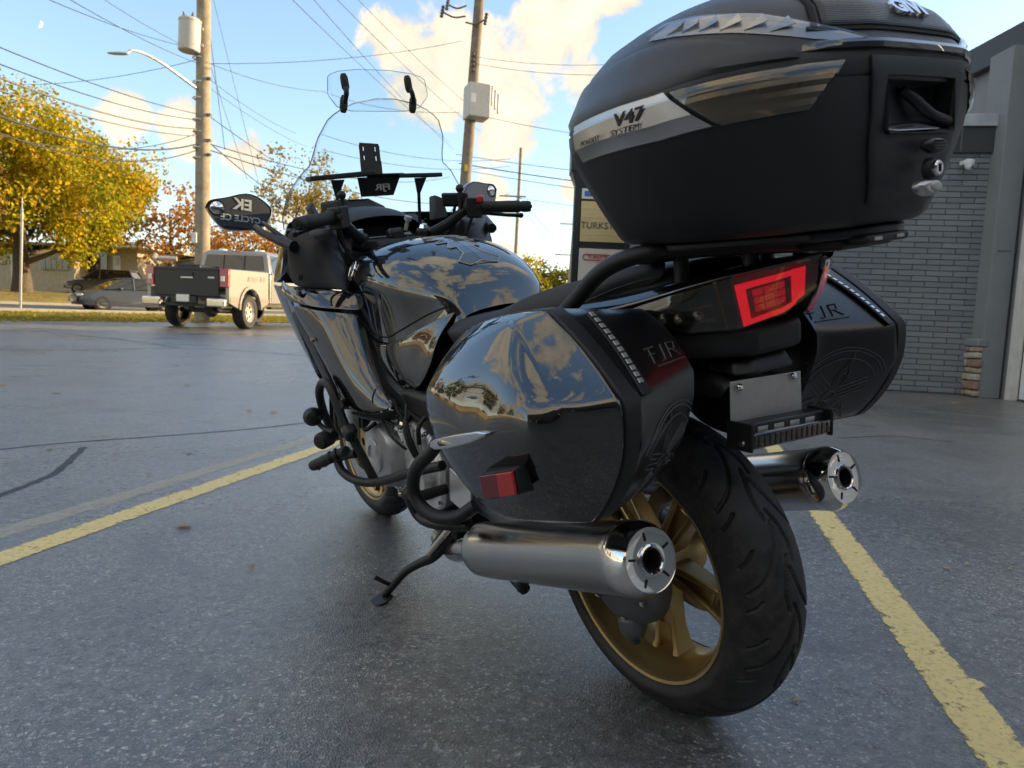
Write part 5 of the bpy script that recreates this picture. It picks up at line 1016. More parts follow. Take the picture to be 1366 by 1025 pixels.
LEV = [  # z, half width, rear y, front y
 (.952, .155, -.460, -.10), (.955, .184, -.480, -.085), (.964, .200, -.490, -.075), (.99, .220, -.499, -.066), (1.02, .242, -.507, -.058), (1.05, .263, -.513, -.052), (1.08, .284, -.518, -.048), (1.100, .294, -.519, -.046), (1.116, .2965, -.521, -.045), (1.132, .296, -.522, -.045), (1.150, .289, -.522, -.047),
 (1.160, .283, -.523, -.05), (1.168, .277, -.520, -.052), (1.19, .263, -.512, -.058), (1.215, .243, -.496, -.068), (1.24, .213, -.462, -.085), (1.258, .178, -.418, -.105), (1.272, .135, -.37, -.13), (1.281, .085, -.325, -.16), (1.285, .03, -.28, -.2)]
YC = -.30
def lev(z):
    zs = [l[0] for l in LEV]; return tuple(interp(z, zs, [l[i] for l in LEV]) for i in (1, 2, 3))
def ring_pt(i, z, off=0.0):
    hx, yr, yf = lev(z); i = i % NR; k = int(i); t = i-k; a = RING[k]; b = RING[(k+1) % NR]
    x = lerp(a[0], b[0], t); yy = lerp(a[1], b[1], t); s = a[2] if t < .5 else b[2]
    return V(x*hx, YC + yy*((yf-YC) if s == 'f' else (yr-YC)), z)
def surf(i, z, off=0.0):
    p = ring_pt(i, z)
    if not off: return p
    du = ring_pt(i+.5, z) - ring_pt(i-.5, z); dz = ring_pt(i, z+.004) - ring_pt(i, z-.004)
    n = du.cross(dz).normalized()
    if n.dot(p - V(0, YC, 1.1)) < 0: n = -n
    return p + n*off
def grade(i):      # the waist line climbs slightly towards the rear
    k = i if i <= NR/2 else NR-i
    return .018*max(0, min(1, (k-16)/20))
tz = [l[0] for l in LEV]
bz = sorted([z for z in tz if z < 1.128] + [1.062, 1.128]); bv = [surf(i, z) for z in bz for i in range(NR)]; bf = []
for j in range(len(bz)-1):
    for i in range(NR):
        if bz[j] >= 1.0619 and abs(ring_pt(i+.5, 1.1).x) < .070 and ring_pt(i, 1.1).y < -.45: continue            # opening of the rear hand recess
        bf.append((j*NR+i, j*NR+(i+1) % NR, (j+1)*NR+(i+1) % NR, (j+1)*NR+i))
bf.append(tuple(range(NR))[::-1])
topc = mesh_ob('top_case', bv, bf, MT['case_plastic'], bike, smooth=50)
loft('lid', [[surf(i, z, -.004 if z < 1.131 else 0) for i in range(NR)] for z in [1.125, 1.130, 1.134] + [z for z in tz if z > 1.134]], MT['case_lid'], topc, smooth=60)
def patch(name, i0, i1, lo, hi, off, m_, parent, nu=26, nv=5, thick=.003, bevel=0):
    """a thin raised panel that follows the case: outer skin plus its rim"""
    rows = []
    for r in range(nv+1):
        row = []
        for c in range(nu+1):
            i = lerp(i0, i1, c/nu); z = lerp(lo(c/nu), hi(c/nu), r/nv); row.append(surf(i, z, off))
        rows.append(row)
    o = sheet(name, rows, MT[m_], parent, smooth=50)
    s = o.modifiers.new('solid', 'SOLIDIFY'); s.thickness = thick; s.offset = -1
    if bevel:
        b = o.modifiers.new('bevel', 'BEVEL'); b.width = bevel; b.segments = 2; b.limit_method = 'ANGLE'
    return o
def i_of_y(y, z, left=True):
    best = min(range(KF//2, NR//2), key=lambda k: abs(ring_pt(k, z).y-y)); return best if left else NR-best
for left in (True, False):
    sg = (lambda i: i) if left else (lambda i: NR-i)
    ia = 8.0; ib = i_of_y(-.365, 1.13); ic = i_of_y(-.425, 1.09)
    # silver band with slanted rear end
    rows = []
    for r, (z, of) in enumerate(((1.084, .0005), (1.086, .004), (1.098, .005), (1.103, .008), (1.124, .008), (1.127, .006), (1.134, .006), (1.135, .0005))):
        ie = lerp(ic, ib, (z-1.084)/.051); rows.append([surf(sg(lerp(ia, ie, c/30)), z + grade(lerp(ia, ie, c/30)), of) for c in range(31)])
    bd = sheet('side_band', rows, MT['silver_band'], topc, smooth=25)
    # smoked side lens behind the band and the reflector block under it
    i_end = i_of_y(-.512, 1.12)-.6
    back = patch('lens_backing', 0, 1, lambda t: 1.088, lambda t: 1.14, .001, 'lamp_reflector', topc) if False else None
    rows = []; rows2 = []
    for r in range(9):
        t = r/8; z = lerp(1.084, 1.134, t)
        i0 = lerp(ic+.5, ib+.5, t); i1 = lerp(i_end-2.6, i_end, t)
        rows.append([surf(sg(lerp(i0, i1, c/30)), z + grade(lerp(i0, i1, c/30)), .0075 - .006*abs(2*t-1)**4) for c in range(31)])
        rows2.append([surf(sg(lerp(i0, i1, c/30)), z + grade(lerp(i0, i1, c/30)), .0012 + .0016*(r % 2)) for c in range(31)])
    sheet('lens_reflector', rows2, MT['lamp_reflector'], topc, smooth=20)
    sheet('side_lens', rows, MT['lens_smoke'], topc, smooth=60)
    # dark side panel of the lid (slightly proud), running from the front to a rounded rear end
    je = i_of_y(-.485, 1.16)
    rows = []
    for r in range(9):
        t = r/8
        row = []
        for c in range(33):
            s = c/32; i = lerp(4.5, je, s)
            zt = interp(s, [0, .25, .5, .72, .92, 1], [1.20, 1.209, 1.206, 1.190, 1.166, 1.158]); zb = 1.1395 + grade(i) + .002*s
            row.append(surf(sg(i), lerp(zb, zt, t), .0045 if 0 < r < 8 and c < 32 else .0005))
        rows.append(row)
    sheet('lid_panel', rows, MT['case_lid'], topc, smooth=40)
    # clear upper lens with stepped chrome fins
    rows = []; fins = MB()
    k0 = i_of_y(-.30, 1.16); k1 = i_of_y(-.521, 1.16)-1.2
    def zb_(s): return interp(s, [0, .2, .5, .8, 1], [1.216, 1.208, 1.192, 1.172, 1.164])
    def zt_(s): return interp(s, [0, .08, .3, .6, 1], [1.220, 1.233, 1.228, 1.211, 1.171])
    for r in range(5): rows.append([surf(sg(lerp(k0, k1, c/30)), lerp(zb_(c/30), zt_(c/30), r/4), .0075 if 0 < r < 4 else .002) for c in range(31)])
    sheet('upper_lens', rows, MT['lens_clear'], topc, smooth=60)
    rows = []
    for r in range(5): rows.append([surf(sg(lerp(k0, k1, c/30)), lerp(zb_(c/30), zt_(c/30), r/4), .0012) for c in range(31)])
    sheet('upper_lens_reflector', rows, MT['silver_band'], topc, smooth=60)
    for q in range(6):
        s = .14 + q*.10; a_ = surf(sg(lerp(k0, k1, s)), lerp(zb_(s), zt_(s), .12), .0015); b_ = surf(sg(lerp(k0, k1, s+.07)), lerp(zb_(s), zt_(s), .85), .0015); c_ = surf(sg(lerp(k0, k1, s+.09)), lerp(zb_(s), zt_(s), .25), .0058)
        fins.add([a_, b_, c_], [(0, 1, 2)])
    fins.build('lens_fin', MT['led_clear'], topc, solid=.001, smooth=0)
# lid crown panel with pinstripes, outlined by a dark groove, and the maker's letters
mid = NR/2
def crown(i): return i
patch('crown_panel', mid-9.5, mid+9.5, lambda t: 1.186, lambda t: 1.272, .0035, 'ribbed_lid', topc, nu=30, nv=14, thick=.004)
for sg_ in (-1, 1): tube('crown_groove', [surf(mid+sg_*10.1, 1.184 + .009*j, .0008) for j in range(11)], .0042, MT['dark_void'], topc, n=8)
rows = [[surf(lerp(mid-10.7, mid+10.7, c/24), z, .0022) for c in range(25)] for z in (1.181, 1.1865)]; sheet('crown_groove', rows, MT['dark_void'], topc, smooth=60)
# lip between lid and body over the rear recess
rows = [[surf(lerp(mid-11, mid+11, c/36), z, o_*(1-abs(c/18-1)**6)+.0006) for c in range(37)] for z, o_ in ((1.1665, .001), (1.167, .006), (1.1625, .0075), (1.1585, .005), (1.158, .001))]
sheet('lid_lip', rows, MT['gloss_black'], topc, smooth=40)
gl = surf(mid, 1.2105, .0050); gu = (surf(mid+1, 1.2105)-surf(mid-1, 1.2105)).normalized(); gv = (surf(mid, 1.222)-surf(mid, 1.2)).normalized()
text_ob('lettering', 'GIVI', .034, gl, gu, gv, MT['chrome'], topc, depth=.0025, sx=1.15, bold=.0016, shear=.1)
# rear recess with the catch: a framed pocket
yR = -.5205
pk = MB(); X0, X1, Z0, Z1 = -.078, .078, 1.062, 1.128; yb = yR+.035
rows = []
fr = [(-.090, 1.150), (.090, 1.150), (.082, 1.04), (.050, .985), (-.050, .985), (-.082, 1.04)]
def ysurf(x, z):
    hx, yr, yf = lev(z); best = None
    for k in range(NR//2-18, NR//2+18):
        a, b = ring_pt(k, z), ring_pt(k+1, z)
        if min(a.x, b.x) <= x <= max(a.x, b.x): return lerp(a.y, b.y, (x-a.x)/(b.x-a.x) if b.x != a.x else 0)
    return yr
def pad(name, x0, x1, z0, z1, off, m_, parent, nx=10, nz=8, th=.006, hole=None, bev=.002):
    """raised rear panel, optionally with a rectangular opening"""
    xs = sorted(set([lerp(x0, x1, i/nx) for i in range(nx+1)] + ([hole[0], hole[1]] if hole else [])))
    zs = sorted(set([lerp(z0, z1, i/nz) for i in range(nz+1)] + ([hole[2], hole[3]] if hole else [])))
    v = [(x*(interp(z, [.985, 1.05, 1.15], [.72, .93, 1.0])), ysurf(x*(interp(z, [.985, 1.05, 1.15], [.72, .93, 1.0])), z)-off, z) for z in zs for x in xs]; n = len(xs); f = []
    for j in range(len(zs)-1):
        for i in range(n-1):
            cx, cz = (xs[i]+xs[i+1])/2, (zs[j]+zs[j+1])/2
            if hole and hole[0] < cx < hole[1] and hole[2] < cz < hole[3]: continue
            f.append((j*n+i, j*n+i+1, (j+1)*n+i+1, (j+1)*n+i))
    o = mesh_ob(name, v, f, MT[m_], parent, smooth=40); s = o.modifiers.new('solid', 'SOLIDIFY'); s.thickness = th; s.offset = -1 if False else 0
    b = o.modifiers.new('bevel', 'BEVEL'); b.width = bev; b.segments = 2; b.limit_method = 'ANGLE'; b.angle_limit = radians(50)
    return o
pad('rear_panel', -.104, .104, .980, 1.150, .0025, 'case_plastic', topc, hole=(X0, X1, Z0, Z1), th=.004, nx=24)
yk = yR+.028
pkv = [(X0-.002, yR-.004, Z0-.001), (X1+.002, yR-.004, Z0-.001), (X1+.002, yR-.004, Z1+.002), (X0-.002, yR-.004, Z1+.002), (X0, yk, Z0+.012), (X1, yk, Z0+.022), (X1, yk, Z1), (X0, yk, Z1)]
mesh_ob('recess_pocket', [(v[0]*.965, v[1], v[2]) for v in pkv], [(0, 1, 5, 4), (1, 2, 6, 5), (2, 3, 7, 6), (3, 0, 4, 7), (4, 5, 6, 7)], MT['case_plastic'], topc, smooth=0, bevel=.004)
tube('recess_handle', [(.0, yk-.004, Z1-.01), (.012, yk-.012, Z0+.045), (.04, yk-.02, Z0+.024), (.074, yR+.004, Z0+.014)], .007, MT['case_plastic'], topc)
prism('recess_plate', [(X0+.010, yR+.018, Z0+.0085), (X0+.022, yR-.003, Z0+.0015), (.040, yR-.003, Z0+.0035), (.028, yR+.018, Z0+.0135)], (0, 0, .0015), MT['silver_band'], topc, bevel=.0006)
prism('plate_mark', [(X0+.034, yR+.018, Z0+.0090), (X0+.044, yR+.006, Z0+.0065), (-.002, yR+.006, Z0+.0085), (.006, yR+.018, Z0+.0115)], (0, 0, .0008), MT['print_black'], topc, bevel=.0003)
yp = yR-.007
def oval(name, c, rx, rz, h, m_, tilt=0.0, dome=.6, n=28):
    v = []; R = Matrix.Rotation(tilt, 3, 'Y')
    prof = [(1, 0), (1, .4), (.93, .75), (.75, .93), (.45, 1)]
    for s, t in prof:
        for k in range(n): a = 2*pi*k/n; v.append(V(*c) + R @ V(cos(a)*rx*s, -h*t, sin(a)*rz*s))
    f = [(i*n+k, i*n+(k+1) % n, (i+1)*n+(k+1) % n, (i+1)*n+k) for i in range(4) for k in range(n)] + [tuple(4*n+k for k in range(n))]
    return mesh_ob(name, v, f, MT[m_], topc, smooth=60)
oval('release_button', (.012, yp, 1.044), .026, .0095, .012, 'satin_black', .06)
for k in range(4): box('button_rib', (.012, yp-.0125, 1.0385+k*.0036), (.034-.004*abs(k-1.5), .0016, .0012), MT['matte_black'], topc, bevel=.0004)
oval('lock_housing', (.006, yp+.002, 1.016), .0125, .0135, .012, 'matte_black')
lathe('key_lock', [(0, 0), (.0095, 0), (.0095, .004), (.008, .006), (0, .006)], (.006, yp-.009, 1.016), (0, -1, 0), MT['chrome'], topc, n=28)
box('key_slot', (.006, yp-.0155, 1.016), (.0022, .002, .010), MT['dark_void'], topc, bevel=.0004)
oval('release_lever', (-.008, yp, .9925), .024, .0095, .014, 'silver_band', .14)
oval('lever_thumb', (.000, yp-.0085, .9935), .0145, .0075, .008, 'plate_metal', .14)
# band lettering on both sides
for sg_, left in ((1, True), (-1, False)):
    bpy.context.view_layer.update()
    def chord(y0, y1, z):
        out = []
        for y in (y0, y1):
            hx = min(range(KF//2, NR//2), key=lambda q: abs(ring_pt(q, z).y-y)); a_, b_ = ring_pt(hx-1, z).y, ring_pt(hx+1, z).y
            i = hx - 1 + 2*(y-a_)/(b_-a_); out.append(surf(i if left else NR-i, z, .0095))
        return out
    for wrd, size, y0, y1, z, wid in (('V47', .022, -.280, -.352, 1.1185, .058), ('MONOKEY', .0100, -.190, -.262, 1.1062, .064), ('SYSTEM', .0100, -.270, -.344, 1.1062, .060)):
        p0, p1 = chord(y0, y1, z)
        if not left: p0, p1 = p1, p0
        u = (p1-p0).normalized(); nrm = V(-1 if left else 1, 0, 0); lean_ = (surf(20 if left else NR-20, 1.122, .0095) - surf(20 if left else NR-20, 1.104, .0095)).normalized()
        t_ = text_ob('lettering', wrd, size, (0, 0, 0), (1, 0, 0), (0, 1, 0), MT['print_black'], topc, depth=.0002, shear=.22, bold=(.0006 if wrd == 'V47' else .0))
        xs = [q.co.x for q in t_.data.vertices]; k_ = wid/(max(xs)-min(xs)); cm = (p0+p1)/2 + nrm*(.0030 if wrd == 'MONOKEY' else .0012); w_ = (lean_ - u*u.dot(lean_)).normalized(); n_ = u.cross(w_)
        for q in t_.data.vertices: c_ = q.co.copy(); q.co = cm + u*(c_.x*k_) + w_*c_.y + n_*c_.z

# ---- rack: plate under the case, posts, bent tubes
rk = MB()
rk.prism([(-.13, -.16, .938), (-.15, -.22, .938), (-.11, -.44, .938), (-.03, -.475, .938), (.03, -.475, .938), (.11, -.44, .938), (.15, -.22, .938), (.13, -.16, .938)], (0, 0, .014))
rk.box((0, -.30, .931), (.12, .30, .016)); rk.box((0, -.16, .932), (.30, .035, .02)); rk.box((.0, -.44, .934), (.05, .07, .012))
rack = rk.build('luggage_rack', MT['powder_coat'], bike, bevel=.004)
for sx in (-1, 1):
    tube('rack_tube', [(sx*.196, .06, .800), (sx*.200, .01, .838), (sx*.197, -.04, .872), (sx*.190, -.095, .912), (sx*.178, -.140, .932), (sx*.155, -.185, .941), (sx*.12, -.23, .942), (sx*.08, -.40, .942)], .0145, MT['powder_coat'], rack, n=16)
    lathe('rack_post', [(.019, 0), (.019, .006), (.0125, .010), (.0125, .052), (.02, .053), (.02, .06)], (sx*.105, -.20, .876), (0, 0, 1), MT['powder_coat'], rack, n=20)
    lathe('rack_post', [(.019, 0), (.019, .006), (.0125, .010), (.0125, .04), (.02, .041), (.02, .048)], (sx*.06, -.30, .890), (0, 0, 1), MT['powder_coat'], rack, n=20)
box('slotted_bracket', (0, -.462, .9345), (.10, .036, .012), MT['powder_coat'], rack)
for xx in (-.026, .026): box('bracket_slot', (xx, -.4805, .9345), (.018, .002, .005), MT['plate_metal'], rack, bevel=.0008)

# ---- tail cowl, tail lamp, rear fender, number plate
def half_loft(name, secs, m_, parent=bike, sub=2, mirror=True, crease=None, smooth=180, solid=0):
    """sections listed for the left side from the outer edge to the centre line; mirrored to a full sheet"""
    rows = []
    for s in secs:
        row = [V(*p) for p in s]
        if mirror: row = row + [V(-p.x, p.y, p.z) for p in row[::-1] if abs(p.x) > 1e-6]
        rows.append(row)
    n = len(rows[0]); cr = []
    if crease:
        for i in range(len(rows)-1):
            for k, w in crease.items():
                cr.append((i*n+k, (i+1)*n+k, w)); cr.append((i*n+n-1-k, (i+1)*n+n-1-k, w))
    return sheet(name, rows, MT[m_], parent, sub=sub, smooth=smooth, crease=cr, solid=solid)
tail = half_loft('tail_cowl', [
    [(-.178, .03, .79), (-.192, .03, .835), (-.175, .02, .858), (-.12, .0, .875), (0, .0, .88)],
    [(-.180, -.10, .835), (-.188, -.10, .850), (-.168, -.105, .868), (-.11, -.11, .885), (0, -.12, .89)],
    [(-.158, -.192, .864), (-.164, -.195, .870), (-.144, -.20, .886), (-.09, -.21, .896), (0, -.22, .90)],
    [(-.108, -.286, .891), (-.112, -.287, .896), (-.097, -.29, .906), (-.06, -.295, .913), (0, -.30, .916)],
    [(-.052, -.356, .905), (-.054, -.358, .909), (-.046, -.363, .917), (-.03, -.368, .919), (0, -.372, .921)],
    [(-.013, -.386, .911), (-.014, -.388, .914), (-.012, -.390, .919), (-.008, -.391, .918), (0, -.392, .919)]], 'gloss_black', crease={1: .7, 2: .5})
# lamp lens: swept V around the tail, lower edge tucked under
def lamp_pt(t, s, off=0.0, sx=-1):
    """t along the lamp from its front end to the tip, s from lower to upper edge"""
    up = [(-.176, -.150, .852), (-.150, -.215, .873), (-.106, -.292, .893), (-.056, -.352, .906), (-.012, -.384, .912)]
    lo = [(-.170, -.165, .832), (-.132, -.225, .812), (-.078, -.288, .812), (-.030, -.335, .832), (-.006, -.372, .868)]
    k = min(int(t*4), 3); f = t*4-k
    a = V(*up[k]).lerp(V(*up[k+1]), f); b = V(*lo[k]).lerp(V(*lo[k+1]), f)
    p = b.lerp(a, s); nrm = V(-.72, -.66, -.16); bul = sin(pi*s)*.010*sin(pi*min(1, t*1.2+.05)**.8)
    p = p + nrm*(bul+off); return V(sx*-p.x, p.y, p.z)
for sx in (-1, 1):
    def lp(name, t0, t1, s0, s1, off, m_, nt=16, ns=8, parent=None):
        return sheet(name, [[lamp_pt(lerp(t0, t1, c/nt), lerp(s0, s1, r/ns), off, sx) for c in range(nt+1)] for r in range(ns+1)], MT[m_], parent or tail, smooth=60)
    lp('lamp_lens', 0, 1, 0, 1, .006, 'lens_clear')
    lp('lamp_housing', 0, .52, .0, 1, -.004, 'lamp_dark')
    lp('lamp_housing', .52, 1, .0, 1, -.004, 'red_lens_dark')
    lp('lens_tint', 0.0, .51, 0.02, .98, .002, 'lens_mid')
    lp('lamp_glow', .525, .90, .05, .84, -.001, 'red_mid', 12, 6)
    lp('lamp_wedge', .765, .80, .17, .73, .0005, 'red_lens_dark', 4, 4)
    # red light guide: a frame with two arms
    for (t0, t1, s0, s1) in ((.525, .572, .05, .86), (.525, .84, .035, .15), (.525, .90, .745, .865), (.805, .905, .09, .875)):
        lp('light_guide', t0, t1, s0, s1, .0035, 'red_lamp', 6, 4)
    for r in range(3):
        for c in range(3): lp('lamp_cell', .60+c*.055, .65+c*.055, .24+r*.155, .375+r*.155, .001, 'red_cell', 2, 2)
    for k in range(3):
        p = lamp_pt(.17+.085*k, .40, -.001, sx)
        lathe('bulb', [(0, .004), (.004, .0035), (.0075, 0), (.009, -.001), (.009, -.004)], p, (sx*.6, -.75, -.1), MT['lamp_reflector'], tail, n=16)
for sx in (-1, 1):
    sheet('lamp_divider', [[lamp_pt(t_, s_, -.002, sx) for s_ in [q/6 for q in range(7)]] for t_ in (.44, .455)], MT['amber'], tail, smooth=60)
    sheet('bulb_tray', [[lamp_pt(lerp(.13, .41, c/8), s_, -.0032, sx) for c in range(9)] for s_ in (.22, .62)], MT['lamp_reflector'], tail, smooth=60)
lathe('tail_tip', [(0, .006), (.008, .004), (.012, -.004)], (0, -.388, .902), (0, -1, .1), MT['lens_clear'], tail, n=16)
# under-tail, fender and plate hanger
ut = MB()
ut.prism([(-.15, .05, .80), (-.13, -.20, .815), (-.06, -.30, .815), (.06, -.30, .815), (.13, -.20, .815), (.15, .05, .80)], (0, 0, -.05))
ut.build('under_tail', MT['matte_black'], bike, bevel=.012)
rf = half_loft('rear_fender', [
    [(-.10, .20, .66), (-.085, .20, .72), (0, .20, .745)], [(-.10, 0, .69), (-.085, 0, .75), (0, -.0, .775)], [(-.095, -.13, .70), (-.08, -.13, .755), (0, -.13, .78)],
    [(-.085, -.21, .70), (-.072, -.215, .745), (0, -.22, .762)], [(-.08, -.25, .69), (-.068, -.258, .725), (0, -.265, .735)]], 'satin_black', solid=.006)
hg = loft('plate_lamp', [[(x, y+.022, z+.018) for x, y, z in ((-.072, -.235, .722), (-.072, -.29, .714), (-.05, -.312, .716), (.05, -.312, .716), (.072, -.29, .714), (.072, -.235, .722))],
                         [(x, y+.022, z+.018) for x, y, z in ((-.066, -.235, .742), (-.062, -.282, .738), (-.042, -.300, .742), (.042, -.300, .742), (.062, -.282, .738), (.066, -.235, .742))],
                         [(x, y+.022, z+.018) for x, y, z in ((-.04, -.235, .756), (-.036, -.265, .755), (-.03, -.278, .756), (.03, -.278, .756), (.036, -.265, .755), (.04, -.235, .756))]], MT['satin_black'], rf, bevel=.006, seg=3)
lathe('socket_cover', [(0, .012), (.018, .011), (.024, 0), (.024, -.02)], (-.015, -.262, .785), (-.5, -.8, .1), MT['cast_grey'], rf, n=6, smooth=20)
PW = .178
prism('number_plate', [(-0.1009,-0.285,0.733), (0.0724,-0.285,0.7189), (0.0863,-0.275,0.623), (-0.094,-0.275,0.6365)], (0, .0015, 0), MT['plate_metal'], bike, bevel=.0008)
for q in ((-0.0845,-0.288,0.7218), (0.0482,-0.288,0.7148)):
    b_ = lathe('plate_bolt', [(0, .006), (.003, .006), (.005, .0045), (.0062, .001), (.0062, 0)], q, (0, -1, .1), MT['chrome'], bike, n=16)
# amber-lensed light bar under the plate
c0, c1 = V(*(-0.0998,-0.285,0.6458)), V(*(0.0972,-0.285,0.6275)); dx = (c1-c0).normalized(); mid_ = (c0+c1)/2; dz = V(0, 0, 1); dz = (dz - dx*dz.dot(dx)).normalized(); dy = dx.cross(dz)
RB = Matrix((dx, -dy, dz)).transposed()
Lb = (c1-c0).length
lb = MB().box(mid_ + V(0, -.010, .012), (Lb*1.02, .03, .020), RB).build('auxiliary_light_bar', MT['satin_black'], bike, bevel=.004)
MB().box(mid_ + V(0, -.022, -.004), (Lb, .034, .026), RB).build('light_bar_lens', MT['smoke_lens'], lb, bevel=.005, seg=3)
for k in range(14): MB().box(mid_ + dx*((k-6.5)*Lb/15) + V(0, -.0392, -.004), (.0035, .0015, .018), RB).build('lens_rib', MT['satin_black'], lb, bevel=.0006)
for s_ in (-1, 1):
    MB().box(mid_ + dx*(s_*Lb*.51) + V(0, -.015, .002), (.005, .05, .045), RB).build('bar_bracket', MT['powder_coat'], lb, bevel=.002)
    lathe('bracket_bolt', [(0, .004), (.004, .004), (.0055, 0)], mid_ + dx*(s_*(Lb*.51+.003)) + V(0, -.022, -.008), dx*s_, MT['steel'], lb, n=12)
for k in range(4): MB().box(mid_ + dx*((k-1.5)*Lb/5) + V(0, -.0255, .012), (.024, .001, .006), RB).build('bar_slot', MT['plate_metal'], lb, bevel=.0008)


# ---- seat
seat = half_loft('seat', [
    [(-.10, .60, .73), (-.125, .60, .775), (-.10, .605, .800), (0, .61, .815)],
    [(-.155, .50, .73), (-.180, .50, .785), (-.150, .50, .812), (0, .50, .822)],
    [(-.185, .38, .74), (-.210, .38, .795), (-.175, .38, .825), (0, .38, .832)],
    [(-.180, .27, .75), (-.205, .26, .815), (-.170, .26, .846), (0, .26, .850)],
    [(-.165, .20, .77), (-.185, .19, .835), (-.155, .19, .876), (0, .19, .880)],
    [(-.160, .08, .79), (-.180, .08, .845), (-.150, .08, .890), (0, .08, .897)],
    [(-.150, -.06, .81), (-.168, -.06, .868), (-.138, -.06, .908), (0, -.06, .915)],
    [(-.120, -.16, .84), (-.130, -.17, .885), (-.105, -.17, .918), (0, -.17, .925)],
    [(-.08, -.20, .86), (-.085, -.215, .89), (-.07, -.215, .905), (0, -.215, .91)]], 'seat_vinyl', crease={1: .55, 2: .25})
for sx in (-1, 1):     # carbon-look side flash with a stitched edge
    rows = [[(sx*-x, y, z) for x, y, z in r] for r in (
        [(-.166, .215, .770), (-.172, .10, .800), (-.165, -.02, .842), (-.148, -.10, .872), (-.118, -.18, .892)],
        [(-.191, .215, .820), (-.186, .10, .846), (-.176, -.02, .876), (-.152, -.10, .900), (-.120, -.18, .915)],
        [(-.178, .220, .855), (-.168, .10, .886), (-.156, -.02, .904), (-.135, -.10, .918), (-.105, -.18, .927)])]
    sheet('seat_side', rows, MT['seat_carbon'], seat, sub=2, smooth=180, solid=.004)
    tube('stitching', [(sx*-x, y, z) for x, y, z in [(-.1835, .21, .79), (-.1815, .10, .823), (-.1735, -.02, .860), (-.153, -.10, .886), (-.1225, -.17, .902)]], .0011, MT['print_grey'], seat, n=6)

# ---- tank
TS = [  # y, (half widths and heights from the lower seam up to the crown)
 (1.13, [(.165, .80), (.172, .86), (.185, .92), (.172, .955), (.12, .985), (.06, .995), (0, .998)]),
 (1.04, [(.178, .775), (.180, .85), (.204, .925), (.190, .965), (.135, 1.002), (.06, 1.016), (0, 1.019)]),
 (.92, [(.198, .752), (.198, .84), (.226, .928), (.208, .970), (.15, 1.008), (.07, 1.022), (0, 1.025)]),
 (.80, [(.208, .745), (.204, .83), (.232, .915), (.215, .957), (.155, .996), (.075, 1.012), (0, 1.015)]),
 (.70, [(.206, .748), (.198, .81), (.216, .892), (.200, .930), (.145, .970), (.07, .988), (0, .992)]),
 (.61, [(.185, .765), (.176, .815), (.180, .876), (.165, .905), (.12, .934), (.06, .948), (0, .952)]),
 (.56, [(.165, .78), (.152, .825), (.148, .868), (.135, .885), (.10, .902), (.05, .910), (0, .913)]),
 (.535, [(.150, .79), (.135, .825), (.128, .850), (.11, .862), (.085, .870), (.04, .875), (0, .877)]),
 (.515, [(.14, .785), (.125, .80), (.11, .815), (.095, .82), (.07, .825), (.035, .828), (0, .83)])]
tank = half_loft('fuel_tank', [[(-h, y, z) for h, z in prof] for y, prof in TS], 'gloss_black', crease={2: .55})
def tank_pt(y, s, off=.0015, sx=-1):
    """point on the tank: s from lower seam (0) to crown (1)"""
    ys = [t[0] for t in TS][::-1]
    n = 6; k = min(int(s*n), n-1); f = s*n-k
    g = lambda j, c: interp(y, ys, [t[1][j][c] for t in TS][::-1])
    h = lerp(g(k, 0), g(k+1, 0), f); z = lerp(g(k, 1), g(k+1, 1), f); return V(sx*h, y, z)
bpy.context.view_layer.update()
from mathutils.bvhtree import BVHTree
def bvh_of(o):
    dg = bpy.context.evaluated_depsgraph_get(); ev = o.evaluated_get(dg); me = ev.to_mesh()
    b = BVHTree.FromPolygons([v.co.copy() for v in me.vertices], [tuple(p.vertices) for p in me.polygons]); ev.to_mesh_clear(); return b
tb = bvh_of(tank)
def onto_tank(x, y, off=.002):
    h = tb.ray_cast(V(x, y, 2), V(0, 0, -1)); n = h[1] if h[1].z > 0 else -h[1]; return h[0] + n*off
# seam between the upper tank shell and its lower trim
for sx in (-1, 1):
    sp_t = []
    for y, z in ((1.02, .790), (.92, .768), (.80, .762), (.72, .782), (.65, .806), (.59, .828), (.545, .842)):
        h = tb.ray_cast(V(sx*.6, y, z), V(-sx, 0, 0))
        if h[0] is not None: sp_t.append(h[0])
    tube('tank_seam', sp_t, .0026, MT['dark_void'], tank, n=6)
# tank pad: a spine with fins, printed with a bright edge
def flat_on(f, outline, name, m_, parent, off=.0018):
    cx = sum(p[0] for p in outline)/len(outline); cy = sum(p[1] for p in outline)/len(outline)
    v = [f(*p, off) for p in outline]; v.append(f(cx, cy, off)); n = len(outline)
    return mesh_ob(name, v, [(i, (i+1) % n, n) for i in range(n)], MT[m_], parent, smooth=180)
pad_half = [(0, .83), (.052, .822), (.058, .812), (.022, .800), (.060, .782), (.062, .772), (.024, .764), (.056, .738), (.056, .728), (.026, .724), (.046, .690), (.044, .680), (.024, .682), (.030, .640), (.062, .612), (.040, .590), (0, .600)]
pm = MB()
hh = []
for x, y in pad_half: hh.append((x, y))
for sx in (-1, 1):
    for a, b in zip(hh[:-1], hh[1:]):
        pm.add([onto_tank(sx*a[0], a[1], .0016), onto_tank(sx*b[0], b[1], .0016), onto_tank(sx*.0005, b[1], .0016), onto_tank(sx*.0005, a[1], .0016)], [(0, 1, 2, 3)])
tp = pm.build('tank_pad', MT['carbon'], tank, smooth=180)
for sx in (-1, 1):
    tube('pad_edge', [onto_tank(sx*x, y, .0022) for x, y in hh], .0013, MT['plate_metal'], tank, k=0, n=5)
